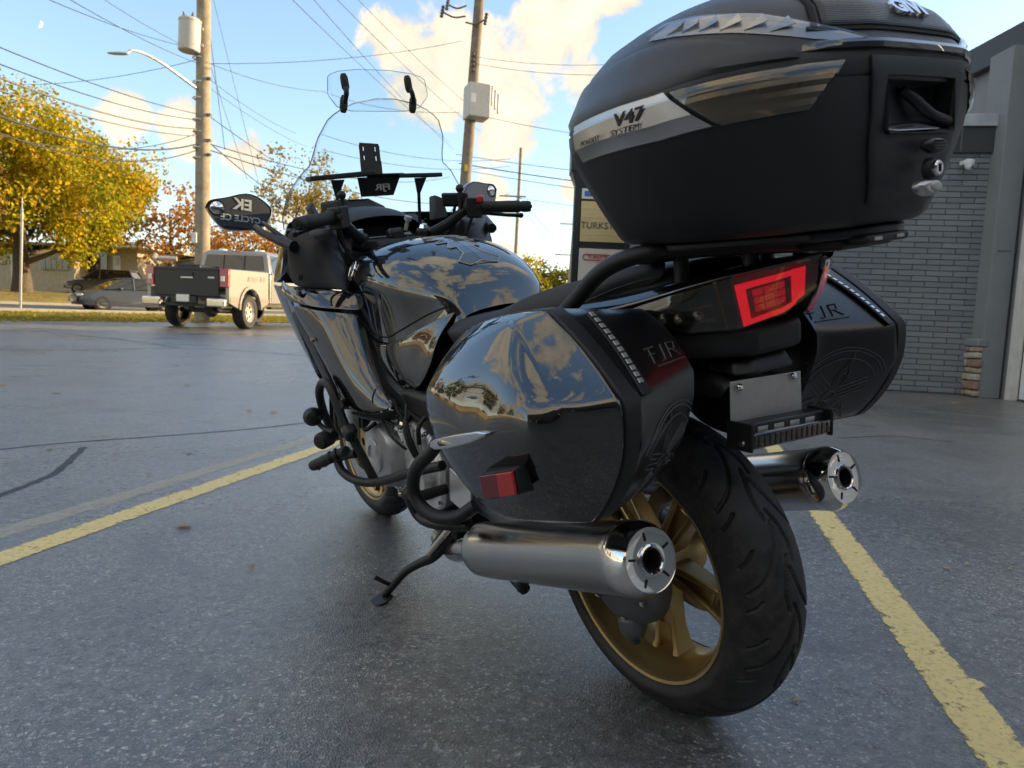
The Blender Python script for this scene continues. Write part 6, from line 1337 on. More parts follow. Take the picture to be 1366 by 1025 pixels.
# round maker's badge on the left of the tank (and right)
for sx in (-1, 1):
    bp = V(sx*-1*.0, 0, 0); h = tb.ray_cast(V(sx*.6, .985, .945), V(-sx, 0, 0)); q = h[0]; nn = h[1] if h[1].x*sx > 0 else -h[1]
    bo = lathe('tank_badge', [(0, .0035), (.026, .003), (.030, .0015), (.030, -.002)], q, nn, MT['print_grey'], tank, n=32)
    lathe('badge_ring', [(.026, .003), (.028, .0045), (.031, .003), (.031, 0)], q, nn, MT['chrome'], tank, n=32, closed=True)
    u, w, a_ = frame(nn)
    for k in range(3):
        t = pi/2 + 2*pi*k/3; d = u*cos(t)+w*sin(t); MB().box(q + nn*.0042 + d*.012, (.022, .003, .0012), Matrix((d, nn.cross(d), nn)).transposed()).build('badge_fork', MT['chrome'], tank, bevel=.0004)
# glossy side cover under the tank seam
for sx in (-1, 1):
    fl = (lambda p: p) if sx < 0 else mir
    rows = [[fl(p) for p in r] for r in (
        [(-.172, 1.03, .772), (-.203, .92, .748), (-.212, .80, .741), (-.205, .70, .765), (-.180, .61, .800), (-.155, .55, .82), (-.13, .52, .832)],
        [(-.180, 1.00, .73), (-.210, .90, .71), (-.219, .79, .705), (-.214, .69, .725), (-.192, .61, .765), (-.168, .555, .80), (-.145, .52, .818)],
        [(-.180, .93, .66), (-.205, .86, .655), (-.216, .78, .655), (-.214, .69, .66), (-.206, .62, .69), (-.196, .57, .74), (-.185, .54, .77)],
        [(-.172, .88, .61), (-.190, .83, .61), (-.205, .77, .615), (-.206, .69, .62), (-.204, .63, .64), (-.202, .585, .68), (-.198, .55, .72)])]
    sheet('side_cover', rows, MT['gloss_black'], bike, sub=2, smooth=180, solid=.004)
    # matte frame cover / knee pad below it
    r = [[fl(p) for p in q] for q in ([(-.16, .80, .60), (-.16, .50, .62), (-.16, .46, .56), (-.16, .80, .53)], [(-.212, .80, .605), (-.222, .60, .622), (-.214, .47, .61), (-.21, .47, .565), (-.216, .60, .552), (-.208, .79, .545)])]
    MB().prism([fl(p) for p in [(-.150, .79, .612), (-.150, .70, .632), (-.150, .56, .628), (-.150, .47, .60), (-.150, .48, .555), (-.150, .62, .556), (-.150, .77, .566)]], fl((-.068, 0, 0))).build('frame_cover', MT['satin_black'], bike, bevel=.016, seg=4)
    # main frame spar
    MB().tube(spline([fl(p) for p in [(-.15, 1.18, .86), (-.19, 1.0, .72), (-.185, .80, .62), (-.165, .58, .52), (-.15, .50, .40)]], 5), [.032, .045, .045, .042, .035], 10).build('frame_spar', MT['powder_coat'], bike)

# ---- fairing, left and right
def panel(name, rows, m_, sx, parent=bike, **k):
    fl = (lambda p: p) if sx < 0 else mir
    k.setdefault('sub', 2); k.setdefault('solid', .004); k.setdefault('smooth', 180)
    return sheet(name, [[fl(p) for p in r] for r in rows], MT[m_], parent, **k)
for sx in (-1, 1):
    # rear-facing inner cowl beside the handlebar
    panel('inner_cowl', [
        [(-.335, 1.125, 1.083), (-.285, 1.115, 1.098), (-.235, 1.105, 1.092), (-.205, 1.10, 1.07), (-.195, 1.10, 1.04)],
        [(-.348, 1.115, 1.03), (-.300, 1.075, 1.035), (-.240, 1.06, 1.03), (-.205, 1.065, 1.01), (-.190, 1.085, .99)],
        [(-.354, 1.11, .97), (-.305, 1.055, .965), (-.245, 1.03, .955), (-.205, 1.03, .945), (-.185, 1.06, .935)],
        [(-.355, 1.10, .915), (-.310, 1.04, .905), (-.250, 1.01, .895), (-.210, .99, .885), (-.180, 1.03, .875)]], 'satin_black', sx)
    # glossy shoulder that runs from the nose back to the tank
    panel('shoulder_cowl', [
        [(-.342, 1.20, .945), (-.356, 1.16, .926), (-.345, 1.09, .915), (-.300, 1.02, .905), (-.240, .97, .893), (-.200, .94, .880)],
        [(-.356, 1.21, .925), (-.366, 1.155, .903), (-.356, 1.06, .896), (-.312, .99, .885), (-.255, .945, .872), (-.210, .92, .858)],
        [(-.356, 1.20, .893), (-.364, 1.15, .880), (-.358, 1.05, .868), (-.322, .96, .852), (-.268, .915, .842), (-.216, .90, .832)]], 'gloss_black', sx)
    # long slanting side cowl from the shoulder down to the lower tip
    panel('side_cowl', [
        [(-.362, 1.135, .872), (-.352, 1.05, .864), (-.322, .96, .848), (-.270, .915, .838), (-.222, .905, .826)],
        [(-.346, 1.07, .798), (-.342, 1.00, .793), (-.322, .925, .782), (-.272, .875, .768), (-.232, .87, .752)],
        [(-.332, 1.00, .718), (-.332, .95, .716), (-.316, .880, .705), (-.276, .825, .690), (-.240, .815, .675)],
        [(-.320, .945, .638), (-.322, .91, .638), (-.310, .835, .630), (-.280, .765, .617), (-.250, .745, .605)],
        [(-.312, .905, .572), (-.306, .865, .572), (-.296, .800, .568), (-.275, .735, .578), (-.252, .70, .590)]], 'gloss_black', sx,
        crease=[(i*5+2, (i+1)*5+2, .8) for i in range(4)] + [(4*5+i, 4*5+i+1, .9) for i in range(4)])
    # darker vent blade and forward lower fairing
    panel('vent_blade', [
        [(-.352, 1.165, .845), (-.352, 1.13, .85), (-.346, 1.085, .845)],
        [(-.336, 1.13, .77), (-.338, 1.09, .77), (-.334, 1.055, .77)],
        [(-.320, 1.09, .68), (-.324, 1.05, .68), (-.322, 1.015, .685)],
        [(-.305, 1.05, .60), (-.310, 1.01, .60), (-.308, .975, .605)]], 'vent_grey', sx)
    panel('front_cowl', [
        [(-.350, 1.215, .93), (-.345, 1.36, .93), (-.27, 1.56, .92), (-.14, 1.68, .90), (0, 1.71, .89)],
        [(-.336, 1.21, .84), (-.325, 1.34, .83), (-.26, 1.54, .81), (-.14, 1.66, .79), (0, 1.69, .78)],
        [(-.312, 1.20, .74), (-.295, 1.30, .70), (-.24, 1.42, .68), (-.14, 1.50, .68), (0, 1.52, .68)],
        [(-.298, 1.18, .64), (-.27, 1.24, .60), (-.21, 1.29, .58), (-.12, 1.32, .58), (0, 1.33, .58)]], 'gloss_black', sx)
    panel('upper_cowl', [
        [(-.33, 1.135, 1.083), (-.29, 1.26, 1.11), (-.22, 1.42, 1.13), (-.10, 1.50, 1.14), (0, 1.52, 1.14)],
        [(-.352, 1.15, 1.01), (-.325, 1.30, 1.03), (-.25, 1.50, 1.03), (-.13, 1.62, 1.02), (0, 1.65, 1.02)],
        [(-.350, 1.18, .930), (-.345, 1.36, .93), (-.27, 1.56, .92), (-.14, 1.68, .90), (0, 1.71, .89)]], 'gloss_black', sx)
    # hooked lip under the lower tip, small round fastener
    fl = (lambda p: p) if sx < 0 else mir
    panel('lower_cowl', [
        [(-.312, .905, .570), (-.296, .80, .566), (-.275, .735, .576), (-.252, .70, .588)],
        [(-.295, .90, .540), (-.280, .81, .535), (-.262, .745, .548), (-.242, .715, .560)],
        [(-.24, .90, .535), (-.22, .82, .53), (-.21, .76, .54), (-.20, .73, .55)]], 'satin_black', sx)
    lathe('fastener', [(0, .004), (.008, .003), (.010, 0)], fl((-.33, 1.075, .943)), fl((-.4, -.9, .1)), MT['satin_black'], bike, n=14)
    lathe('shoulder_stud', [(0, .012), (.013, .010), (.018, 0)], fl((-.342, 1.055, .899)), fl((-.3, -.2, 1)), MT['gloss_black'], bike, n=14)
    lathe('stay_bolt', [(0, .006), (.006, .005), (.009, 0)], fl((-.345, 1.005, .765)), fl((-1, -.3, .2)), MT['gloss_black'], bike, n=14)
# panel gaps, a dark slot and screws on the side cowls
bpy.context.view_layer.update()
for sx in (-1, 1):
    sc_o = [o for o in bike.children if o.name.startswith('side_cowl') and (o.data.vertices[0].co.x < 0) == (sx < 0)][0]; sb_ = bvh_of(sc_o)
    def on_c(p, off=.0015):
        h = sb_.ray_cast(V(sx*.8, p[1], p[2]), V(-sx, 0, 0))
        if h[0] is None: return None
        n = h[1] if h[1].x*sx > 0 else -h[1]; return h[0] + n*off
    for pts in ([(-0.36,0.9152,0.8438), (-0.35,0.8601,0.7854), (-0.335,0.8199,0.7186), (-0.32,0.7808,0.6527), (-0.3,0.7671,0.5973)], [(-0.34,0.8365,0.8351), (-0.32,0.7904,0.7783), (-0.3,0.7438,0.7147), (-0.285,0.6921,0.6518)]):
        q = [on_c(p, .0005) for p in spline(pts, 6)]; q = [p for p in q if p is not None]
        if len(q) > 2: tube('panel_gap', q, .0022, MT['dark_void'], sc_o, k=0, n=6)
    q = [on_c(p, .002) for p in ((-0.35,0.8962,0.7876), (-0.345,0.8352,0.8059), (-0.335,0.8047,0.754), (-0.335,0.8431,0.7188))]
    if all(p is not None for p in q): mesh_ob('vent_slot', q, [(0, 1, 2, 3)], MT['dark_void'], sc_o, smooth=0, solid=.003)
    for p in ((-0.355,0.8897,0.8356), (-0.29,0.7321,0.6181), (-0.335,0.7934,0.82)):
        c_ = on_c(p, .001)
        if c_ is not None: lathe('screw', [(0, .002), (.004, .002), (.0055, 0)], c_, (sx, -.3, .1), MT['steel'], sc_o, n=12)
# ---- cockpit
dash = MB()
dash.prism([(-.20, 1.14, .93), (-.20, 1.40, .95), (-.20, 1.44, 1.08), (-.20, 1.36, 1.115), (-.20, 1.22, 1.04), (-.20, 1.13, 1.0)], (.40, 0, 0))
dash.prism([(-.135, 1.24, 1.03), (-.135, 1.42, 1.09), (-.12, 1.44, 1.155), (-.05, 1.42, 1.175), (.05, 1.42, 1.175), (.12, 1.44, 1.155), (.135, 1.42, 1.09), (.135, 1.24, 1.03)], (0, -.02, -.03))
cock = dash.build('dashboard', MT['matte_black'], bike, bevel=.012, seg=3)
half_loft('instrument_hood', [
    [(-.15, 1.21, 1.045), (-.13, 1.21, 1.085), (-.07, 1.20, 1.10), (0, 1.195, 1.104)], [(-.16, 1.30, 1.055), (-.14, 1.30, 1.115), (-.075, 1.29, 1.138), (0, 1.285, 1.142)], [(-.15, 1.42, 1.06), (-.13, 1.42, 1.12), (-.07, 1.42, 1.15), (0, 1.42, 1.155)]], 'matte_black', cock, solid=.006)
box('instrument_panel', (0, 1.235, 1.055), (.22, .02, .07), MT['smoke_lens'], cock, R=Matrix.Rotation(-.7, 3, 'X'), bevel=.01)
for sx in (-1, 1):
    prism('air_horn', [(sx*.225, 1.16, 1.08), (sx*.19, 1.20, 1.075), (sx*.21, 1.22, 1.165), (sx*.232, 1.20, 1.15)], (0, .05, 0), MT['matte_black'], cock, bevel=.008)
    box('cockpit_pad', (sx*.235, 1.12, 1.03), (.085, .10, .09), MT['cast_grey'], cock, R=Matrix.Rotation(.3*sx, 3, 'Z'), bevel=.02, seg=3)
    lathe('cable_cap', [(0, .03), (.014, .028), (.017, .02), (.017, -.02)], (sx*.13, 1.03, .96), (0, -.3, 1), MT['chrome' if sx < 0 else 'satin_black'], cock, n=20)
box('ignition', (0, 1.115, 1.035), (.05, .05, .05), MT['satin_black'], cock, bevel=.012)
lathe('key', [(0, 0), (.006, 0), (.006, .03), (.012, .032), (.012, .045), (0, .045)], (.03, 1.10, 1.05), (.2, -.4, 1), MT['plate_metal'], cock, n=12)
# steering: yoke, risers, bars, controls
yoke = MB()
yoke.prism([(-.13, 1.13, 1.0), (-.09, 1.20, 1.0), (.09, 1.20, 1.0), (.13, 1.13, 1.0), (.07, 1.08, 1.0), (-.07, 1.08, 1.0)], (0, .01, .03))
for sx in (-1, 1): yoke.lathe([(.028, 0), (.028, .03), (.022, .045), (0, .045)], (sx*.11, 1.145, 1.01), (0, -.25, 1), 20)
yo = yoke.build('top_yoke', MT['satin_black'], bike, bevel=.006)
for b_ in (-.11, .11): lathe('fork_cap', [(0, .012), (.012, .011), (.016, 0)], (b_, 1.132, 1.055), (0, -.25, 1), MT['chrome'], yo, n=6, smooth=20)
hb = {}
for sx in (-1, 1):
    fl = (lambda p: p) if sx < 0 else mir
    e = V(*fl((-.375, .895, 1.083))); i_ = V(*fl((-.245, .985, 1.098))); ax = (i_-e).normalized()
    bar = tube('handlebar', [e + ax*.04, i_, fl((-.205, 1.02, 1.092)), fl((-.165, 1.055, 1.06)), fl((-.125, 1.10, 1.035))], [.011, .011, .014, .016, .018], MT['satin_black'], bike, k=5, n=14)
    L = (i_-e).length
    gp = MB().lathe([(.0, 0), (.013, .0), (.0165, .004), (.0175, .010), (.0175, .028), (.0155, .030), (.0165, .034), (.019, .040), (.0185, .060), (.0178, .10), (.0185, L-.01), (.0215, L-.004), (.0215, L), (.012, L)], e, ax, 36).build('grip', MT['grip_rubber'], bar, smooth=35)
    lathe('bar_end_screw', [(.0, .0035), (.006, .003), (.007, 0)], e, -ax, MT['satin_black'], bar, n=6, smooth=20)
    u, w, a_ = frame(ax); RR = Matrix((ax, a_.cross(V(0, 0, 1)).normalized()*-1, V(0, 0, 1))).transposed()
    sg = MB(); sg.lathe([(.02, L), (.027, L+.004), (.029, L+.02), (.027, L+.045), (.018, L+.055)], e, ax, 20)
    sg.box(e + ax*(L+.028) + V(0, -.012, -.004), (.046, .044, .062), RR); sg.box(e + ax*(L+.045) + V(0, .012, .02), (.03, .03, .05), RR)
    so = sg.build('switchgear', MT['satin_black'], bar, bevel=.006)
    for k in range(4): MB().box(e + ax*(L+.014+.012*(k % 2)) + V(0, -.036, .016-.018*(k//2)), (.010, .008, .013), RR).build('switch', MT['matte_black'], bar, bevel=.002)
    # brake / clutch reservoir, lever, ball mount
    MB().box(e + ax*(L+.055) + V(0, .055, .028), (.075, .05, .042), RR).build('reservoir', MT['satin_black'], bar, bevel=.007, seg=3)
    tube('lever', [e + ax*(L+.045) + V(0, .05, -.005), e + ax*(L*.75) + V(0, .062, -.012), e + ax*(L*.35) + V(0, .060, -.020), e + ax*(L*.06) + V(0, .045, -.024)], [.009, .008, .006, .007], MT['satin_black'], bar, n=10)
    lathe('lever_ball', [(0, .009), (.0065, .0065), (.009, 0), (.0065, -.0065), (0, -.009)], e + ax*(L*.06) + V(0, .045, -.024), ax, MT['satin_black'], bar, n=14)
    tube('clamp_stem', [e + ax*(L+.062) + V(0, 0, .0), e + ax*(L+.062) + V(0, -.002, .045)], .009, MT['powder_coat'], bar, k=0)
    lathe('ball_mount', [(0, .0135), (.0095, .0095), (.0135, 0), (.0095, -.0095), (0, -.0135)], e + ax*(L+.062) + V(0, -.003, .057), (0, 0, 1), MT['grip_rubber'], bar, n=18)
    tube('control_cable', [e + ax*(L+.03) + V(0, .0, -.03), fl((-.20, 1.03, 1.01)), fl((-.175, 1.05, .97)), fl((-.15, 1.09, .94))], .005, MT['matte_black'], bar, n=8)
    tube('brake_hose', [e + ax*(L+.05) + V(0, .06, .015), fl((-.185, 1.10, 1.035)), fl((-.15, 1.14, 1.0)), fl((-.12, 1.16, .95))], .0055, MT['matte_black'], bar, n=8)
    hb[sx] = bar
e = V(.375, .895, 1.083); ax = (V(.245, .985, 1.098)-e).normalized(); box('kill_switch', tuple(e + ax*.178 + V(0, -.037, .02)), (.022, .012, .022), MT['red_bright'], hb[1], bevel=.004)
# accessory shelf across the cockpit, upright device plate, struts
sh = MB()
sh.prism([(-.25, 1.10, 1.212), (-.25, 1.145, 1.216), (-.05, 1.155, 1.224), (-.05, 1.085, 1.221)], (0, 0, .014)); sh.prism([(.04, 1.115, 1.212), (.04, 1.155, 1.216), (.185, 1.15, 1.212), (.185, 1.10, 1.208)], (0, 0, .013)); sh.prism([(-.055, 1.115, 1.222), (-.055, 1.155, 1.222), (.06, 1.155, 1.222), (.06, 1.12, 1.222)], (0, 0, .006))
shelf = sh.build('accessory_shelf', MT['powder_coat'], bike, bevel=.003)
for p in ((-.16, 1.14, 1.215), (.115, 1.14, 1.21)):
    prism('shelf_gusset', [(p[0]-.022, p[1]-.02, p[2]), (p[0]+.022, p[1]-.02, p[2]), (p[0]+.008, p[1]+.01, p[2]-.045), (p[0]-.004, p[1]+.01, p[2]-.045)], (0, .003, 0), MT['cast_grey'], shelf, bevel=.001)
    tube('shelf_strut', [(p[0]+.002, p[1]+.008, p[2]-.03), (p[0]+.002, p[1]+.03, p[2]-.14)], .0055, MT['powder_coat'], shelf, k=0)
prism('shelf_centre', [(-.085, 1.15, 1.222), (.06, 1.15, 1.222), (.035, 1.165, 1.165), (-.075, 1.165, 1.165)], (0, .004, 0), MT['powder_coat'], shelf, bevel=.001)
text_ob('lettering', 'FJR', .026, (-.004, 1.1535, 1.190), (-1, 0, 0), (0, -.1, 1), MT['print_white'], shelf, depth=.0006, bold=.0007, sx=1.5)
mp = V(*(-0.05,1.11,1.2661)); dp = Matrix.Rotation(-.12, 3, 'X') @ Matrix.Rotation(.08, 3, 'Y')
pl_o = [(-.034, -.045), (.034, -.045), (.036, -.04), (.030, .035), (.026, .040), (-.028, .040), (-.032, .035), (-.036, -.04)]
mp = mp + V(0, .0, .012)
# plate with four slots: built as strips so that the sky shows through the slots
dpv = MB()
def strip(x0, x1, z0, z1): dpv.prism([mp + dp @ V(x0, 0, z0), mp + dp @ V(x1, 0, z0), mp + dp @ V(x1, 0, z1), mp + dp @ V(x0, 0, z1)], dp @ V(0, .004, 0))
strip(-.034, .034, -.052, -.012); strip(-.033, -.022, -.012, .034); strip(-.018, .016, -.012, .034); strip(.020, .032, -.012, .034)
for xx in (-.022, .016): strip(xx, xx+.004, .002, .016); strip(xx, xx+.004, .030, .034)
strip(-.031, .030, .034, .040)
dpl = dpv.build('device_plate', MT['powder_coat'], shelf, bevel=0)

# ---- windscreen with deflector
def ws_pt(x, s):
    """x across, s from the lower edge (0) to the top (1)"""
    z = lerp(1.09, 1.435, s); y = lerp(1.42, 1.06, s**.9) + 1.5*x*x*-1.0*(1-.25*s)*.9
    return V(x, y, z)
def half_w(s): return interp(s, [0, .10, .28, .42, .50, .56, .70, .85, .95, 1.0], [.29, .305, .295, .258, .226, .218, .208, .178, .118, .03])
rows = []
NS, NX = 24, 20
for r in range(NS+1):
    s = (r/NS); hw = half_w(s); rows.append([ws_pt(lerp(-hw, hw, c/NX), s) for c in range(NX+1)])
wsn = sheet('windscreen', rows, MT['screen_clear'], bike, smooth=180, solid=.003)
edge = [ws_pt(-half_w(r/NS), r/NS) for r in range(NS+1)] + [ws_pt(half_w(r/NS), r/NS) for r in range(NS, -1, -1)]
tube('screen_edge', edge, .0019, MT['screen_edge'], wsn, k=0, n=8)
def df_pt(x, s): return V(x-.026, 1.085 - 1.1*x*x + .03*(s-.5) - .04*s, lerp(1.40, 1.515, s))
dw = lambda s: interp(s, [0, .06, .35, .80, .96, 1], [.085, .13, .158, .152, .10, .05])
rows = [[df_pt(lerp(-dw(r/12), dw(r/12), c/14), r/12) for c in range(15)] for r in range(13)]
dfo = sheet('screen_deflector', rows, MT['screen_clear'], bike, smooth=180, solid=.003)
edge = [df_pt(-dw(r/12), r/12) for r in range(13)] + [df_pt(dw(r/12), r/12) for r in range(12, -1, -1)]; edge.append(edge[0])
tube('deflector_edge', edge, .0012, MT['screen_edge'], dfo, k=0, n=6)
for sx in (-1, 1):
    for nm, c, d, ln in (('clamp_pad', (sx*.100-.026, 1.045, 1.475), (0, .1, 1), .025), ('clamp_pad', (sx*.110-.024, 1.055, 1.418), (.25, .1, 1), .025)):
        c = V(*c) if sx < 0 else V(*c)
        lathe(nm, [(0, -ln), (.0075, -ln*.95), (.011, -ln*.6), (.0115, 0), (.011, ln*.6), (.0075, ln*.95), (0, ln)], c, d, MT['grip_rubber'], dfo, n=18)
    tube('clamp_arm', [(sx*.100-.026, 1.045, 1.470), (sx*.104-.025, 1.035, 1.445), (sx*.110-.024, 1.05, 1.418)], .0075, MT['powder_coat'], dfo)
# ---- mirrors
def mirror(sx):
    fl = (lambda p: p) if sx < 0 else mir
    c = V(*(-0.42,1.2761,1.1463)); c = c if sx < 0 else V(-c.x, c.y, c.z)
    nrm = V(-.26 if sx < 0 else -.05, -1, .10).normalized() if sx < 0 else V(.3, -1, .05).normalized()
    u = V(1, 0, 0) - nrm*nrm.x; u.normalize(); w = nrm.cross(u)*-1
    if w.z < 0: w = -w
    pts = [(x*1.10, y*1.10) for x, y in [(-.086, .028), (-.070, .044), (-.03, .047), (.02, .052), (.052, .040), (.078, .012), (.080, -.006), (.064, -.034), (.03, -.047), (-.02, -.044), (-.052, -.034), (-.074, -.004)]]
    pts = [(x*(1 if sx < 0 else -1), y) for x, y in pts]
    sp = spline([V(x, y, 0) for x, y in pts + [pts[0]]], 4)[:-1]
    n = len(sp); rings = []
    for s, d in ((.94, -.0005), (1.0, -.003), (1.02, .008), (.98, .022), (.80, .038), (.45, .048), (.1, .05)):
        rings.append([c + u*(p.x*s) + w*(p.y*s) - nrm*d for p in sp])
    hs = loft('mirror', rings, MT['gloss_black'], bike, smooth=50)
    gv = [c + nrm*.0035]; gf = []           # slightly convex glass
    for k_ in range(1, 9):
        gv += [c + u*(p.x*.945*k_/8) + w*(p.y*.945*k_/8) + nrm*(.0035 - (p.length*.945*k_/8)**2/3.0) for p in sp]
    gf = [(0, 1+i, 1+(i+1) % n) for i in range(n)] + [(1+(k_-1)*n+i, 1+k_*n+i, 1+k_*n+(i+1) % n, 1+(k_-1)*n+(i+1) % n) for k_ in range(1, 8) for i in range(n)]
    mesh_ob('mirror_glass', gv, gf, MT['mirror_glass'], hs, smooth=180)
    bc = c + u*(-.063 if sx < 0 else .063) + w*.024 + nrm*.0022
    lathe('blind_spot_mirror', [(0, .0072), (.006, .0068), (.012, .0052), (.018, .0025), (.0215, 0)], bc, nrm, MT['mirror_glass'], hs, n=32, smooth=180)
    lathe('blind_spot_rim', [(.0215, -.001), (.0215, .001), (.0235, .001), (.0235, -.001)], bc, nrm, MT['matte_black'], hs, n=32, closed=True)
    root = V(*fl((-0.335,1.079,1.0307)))
    tube('mirror_arm', [c + u*(.03 if sx < 0 else -.03) + w*-.038 - nrm*.02, (c+root)/2 + V(0, .02, -.012), root], [.012, .011, .017], MT['satin_black'], hs, n=12)
    tube('mirror_arm', [c + u*(.055 if sx < 0 else -.055) + w*-.028 - nrm*.03, (c+root)/2 + V(sx*-.012, .03, .012), root + V(0, .03, .012)], [.006, .006, .009], MT['satin_black'], hs, n=10)
mirror(-1); mirror(1)

# ---- engine
eng = MB()
eng.prism([(-.17, .98, .33), (-.17, 1.02, .42), (-.17, .98, .52), (-.17, .93, .60), (-.17, .74, .60), (-.17, .62, .50), (-.17, .58, .36), (-.17, .66, .25), (-.17, .90, .24)], (.34, 0, 0))
engo = eng.build('engine', MT['cast_alu'], bike, bevel=.02, seg=3)
cc = V(-.185, .885, .425)
lathe('engine_cover', [(.112, 0), (.112, .016), (.104, .024), (.100, .050), (.090, .062), (.060, .070), (0, .073)], cc, (-1, 0, 0), MT['clutch_cover'], engo, n=56)
lathe('cover_boss', [(.052, .068), (.052, .076), (.046, .079), (.030, .079), (.028, .074), (0, .074)], cc, (-1, 0, 0), MT['cast_alu'], engo, n=40)
lathe('cover_rim', [(.114, .002), (.120, .004), (.120, .016), (.112, .018)], cc, (-1, 0, 0), MT['cast_alu'], engo, n=56, closed=True)
for k in range(9):
    a = 2*pi*k/9+.2; lathe('bolt', [(0, .008), (.005, .008), (.0065, 0), (.0095, 0), (.0095, -.014)], cc + V(-.022, .118*cos(a), .118*sin(a)), (-1, 0, 0), MT['chrome'], engo, n=12)
gb = MB()
gb.prism([(-.17, .78, .34), (-.17, .77, .50), (-.17, .70, .55), (-.17, .60, .52), (-.17, .55, .44), (-.17, .57, .33), (-.17, .66, .27)], (-.045, 0, 0))
gbo = gb.build('gearbox_cover', MT['cast_alu'], bike, bevel=.014, seg=3)
for k, (y, z) in enumerate(((.77, .38), (.765, .47), (.70, .54), (.62, .52), (.565, .44), (.58, .345), (.66, .285))):
    lathe('bolt', [(0, .007), (.005, .007), (.0065, 0), (.010, 0), (.010, -.02)], (-.213, y*.985+.01, z*.98+.008), (-1, 0, 0), MT['chrome'], gbo, n=12)
lathe('shaft_cover', [(.06, 0), (.06, .015), (.048, .03), (.02, .034), (0, .034)], (-.213, .645, .40), (-1, 0, 0), MT['cast_alu'], gbo, n=32)
for k in range(5): box('cover_rib', (-.218, .70-.02*k, .50-.004*k), (.012, .006, .06), MT['cast_alu'], gbo, bevel=.002)
lathe('starter_motor', [(0, 0), (.03, 0), (.034, .01), (.034, .12), (.028, .13), (0, .13)], (-.175, .78, .575), (0, -1, -.1), MT['cast_alu'], bike, n=24)
lathe('oil_sensor', [(.012, 0), (.012, .03), (.018, .032), (.018, .05), (.010, .055), (0, .055)], (-.20, .73, .505), (-1, -.2, .8), MT['chrome'], bike, n=6, smooth=20)
for k, pts in enumerate(([(-.20, .70, .56), (-.235, .68, .55), (-.24, .665, .50), (-.225, .66, .45)], [(-.18, .80, .62), (-.225, .76, .59), (-.228, .72, .55), (-.21, .71, .52)], [(-.20, .60, .58), (-.235, .60, .55), (-.232, .62, .50)], [(-.19, .95, .55), (-.25, .93, .54), (-.27, .90, .50), (-.25, .86, .52)])):
    tube('hose', pts, .0085 if k < 2 else .006, MT['grip_rubber'], bike, n=10)
for k, pts in enumerate(([(-.255, .80, .56), (-.262, .76, .53), (-.258, .72, .50), (-.235, .70, .47)], [(-.22, .84, .60), (-.255, .82, .58), (-.262, .78, .555), (-.24, .74, .53)], [(-.235, .66, .60), (-.250, .64, .56), (-.245, .63, .50), (-.225, .64, .45)], [(-.30, 1.0, .60), (-.325, .97, .55), (-.33, .95, .50), (-.30, .92, .47)])):
    tube('cable', pts, .004 + .0015*(k % 2), MT['matte_black'], bike, n=8)
for k, (y, z) in enumerate(((.80, .545), (.835, .555), (.755, .545))): lathe('cylinder_bolt', [(0, .012), (.007, .012), (.009, 0), (.012, 0), (.012, -.02)], (-.20, y, z), (-1, 0, .3), MT['chrome'], engo, n=6, smooth=20)
for k in range(4): box('cylinder_fin', (-.178, .86 + .01*k, .555 + .016*k), (.03, .16, .006), MT['cast_alu'], engo, bevel=.002)
rad = box('radiator', (0, 1.13, .60), (.40, .05, .30), MT['matte_black'], bike, R=Matrix.Rotation(.25, 3, 'X'))
box('belly', (0, .80, .225), (.24, .40, .09), MT['matte_black'], bike, bevel=.03)
for k in range(4): tube('header_pipe', [((k-1.5)*.08, .98, .50), ((k-1.5)*.08, 1.10, .42), ((k-1.5)*.07, 1.08, .25), ((k-1.5)*.05, .95, .19), ((k-1.5)*.045, .75, .18)], .019, MT['steel'], bike, n=12)
box('airbox', (0, .80, .68), (.30, .36, .16), MT['matte_black'], bike, bevel=.03); box('battery_box', (0, .30, .62), (.24, .40, .26), MT['matte_black'], bike, bevel=.02)
# shift lever, foot pegs, heel plate
tube('foot_peg', [(-.20, .56, .385), (-.30, .565, .383)], [.013, .015], MT['grip_rubber'], bike, k=0)
tube('shift_lever', [(-.20, .60, .35), (-.215, .72, .33), (-.25, .76, .335)], .007, MT['steel'], bike)
prism('heel_plate', [(-.205, .52, .45), (-.205, .42, .42), (-.205, .44, .34), (-.205, .54, .36)], (.006, 0, 0), MT['cast_alu'], bike, bevel=.002)
# crash bars
cb = tube('crash_bar', [(-0.3,1.1138,0.4768), (-0.33,1.0622,0.5477), (-0.345,1.0214,0.6107), (-0.345,0.9717,0.6451), (-0.34,0.9283,0.6316), (-0.33,0.8833,0.5321), (-0.315,0.8547,0.4707), (-0.29,0.8257,0.3743)], .0125, MT['powder_coat'], bike, n=14)
tube('lower_bar', [(-0.32,0.8556,0.4501), (-0.34,0.9075,0.4383), (-0.345,0.9454,0.4186), (-0.345,0.9203,0.3902), (-0.33,0.8538,0.3743), (-0.3,0.7783,0.3792), (-0.28,0.5955,0.4397), (-0.25,0.463,0.4794)], .0125, MT['powder_coat'], cb, n=14)
tube('upper_bar', [(-0.335,0.894,0.5876), (-0.28,0.9413,0.5718)], .014, MT['powder_coat'], cb, k=0)
tube('rear_crash_bar', [(-0.3,0.3287,0.5999), (-0.345,0.3055,0.5685), (-0.36,0.3599,0.5246), (-0.365,0.3834,0.4742), (-0.36,0.3668,0.437), (-0.345,0.3254,0.4176), (-0.32,0.2752,0.4222), (-0.29,0.245,0.4466)], .0150, MT['powder_coat'], bike, n=14)
tube('rear_foot_rest', [(-0.36,0.4223,0.4458), (-0.35,0.4099,0.3995), (-0.34,0.3494,0.392), (-0.3,0.2671,0.3997)], [.014, .013, .012, .012], MT['satin_black'], bike, n=12)
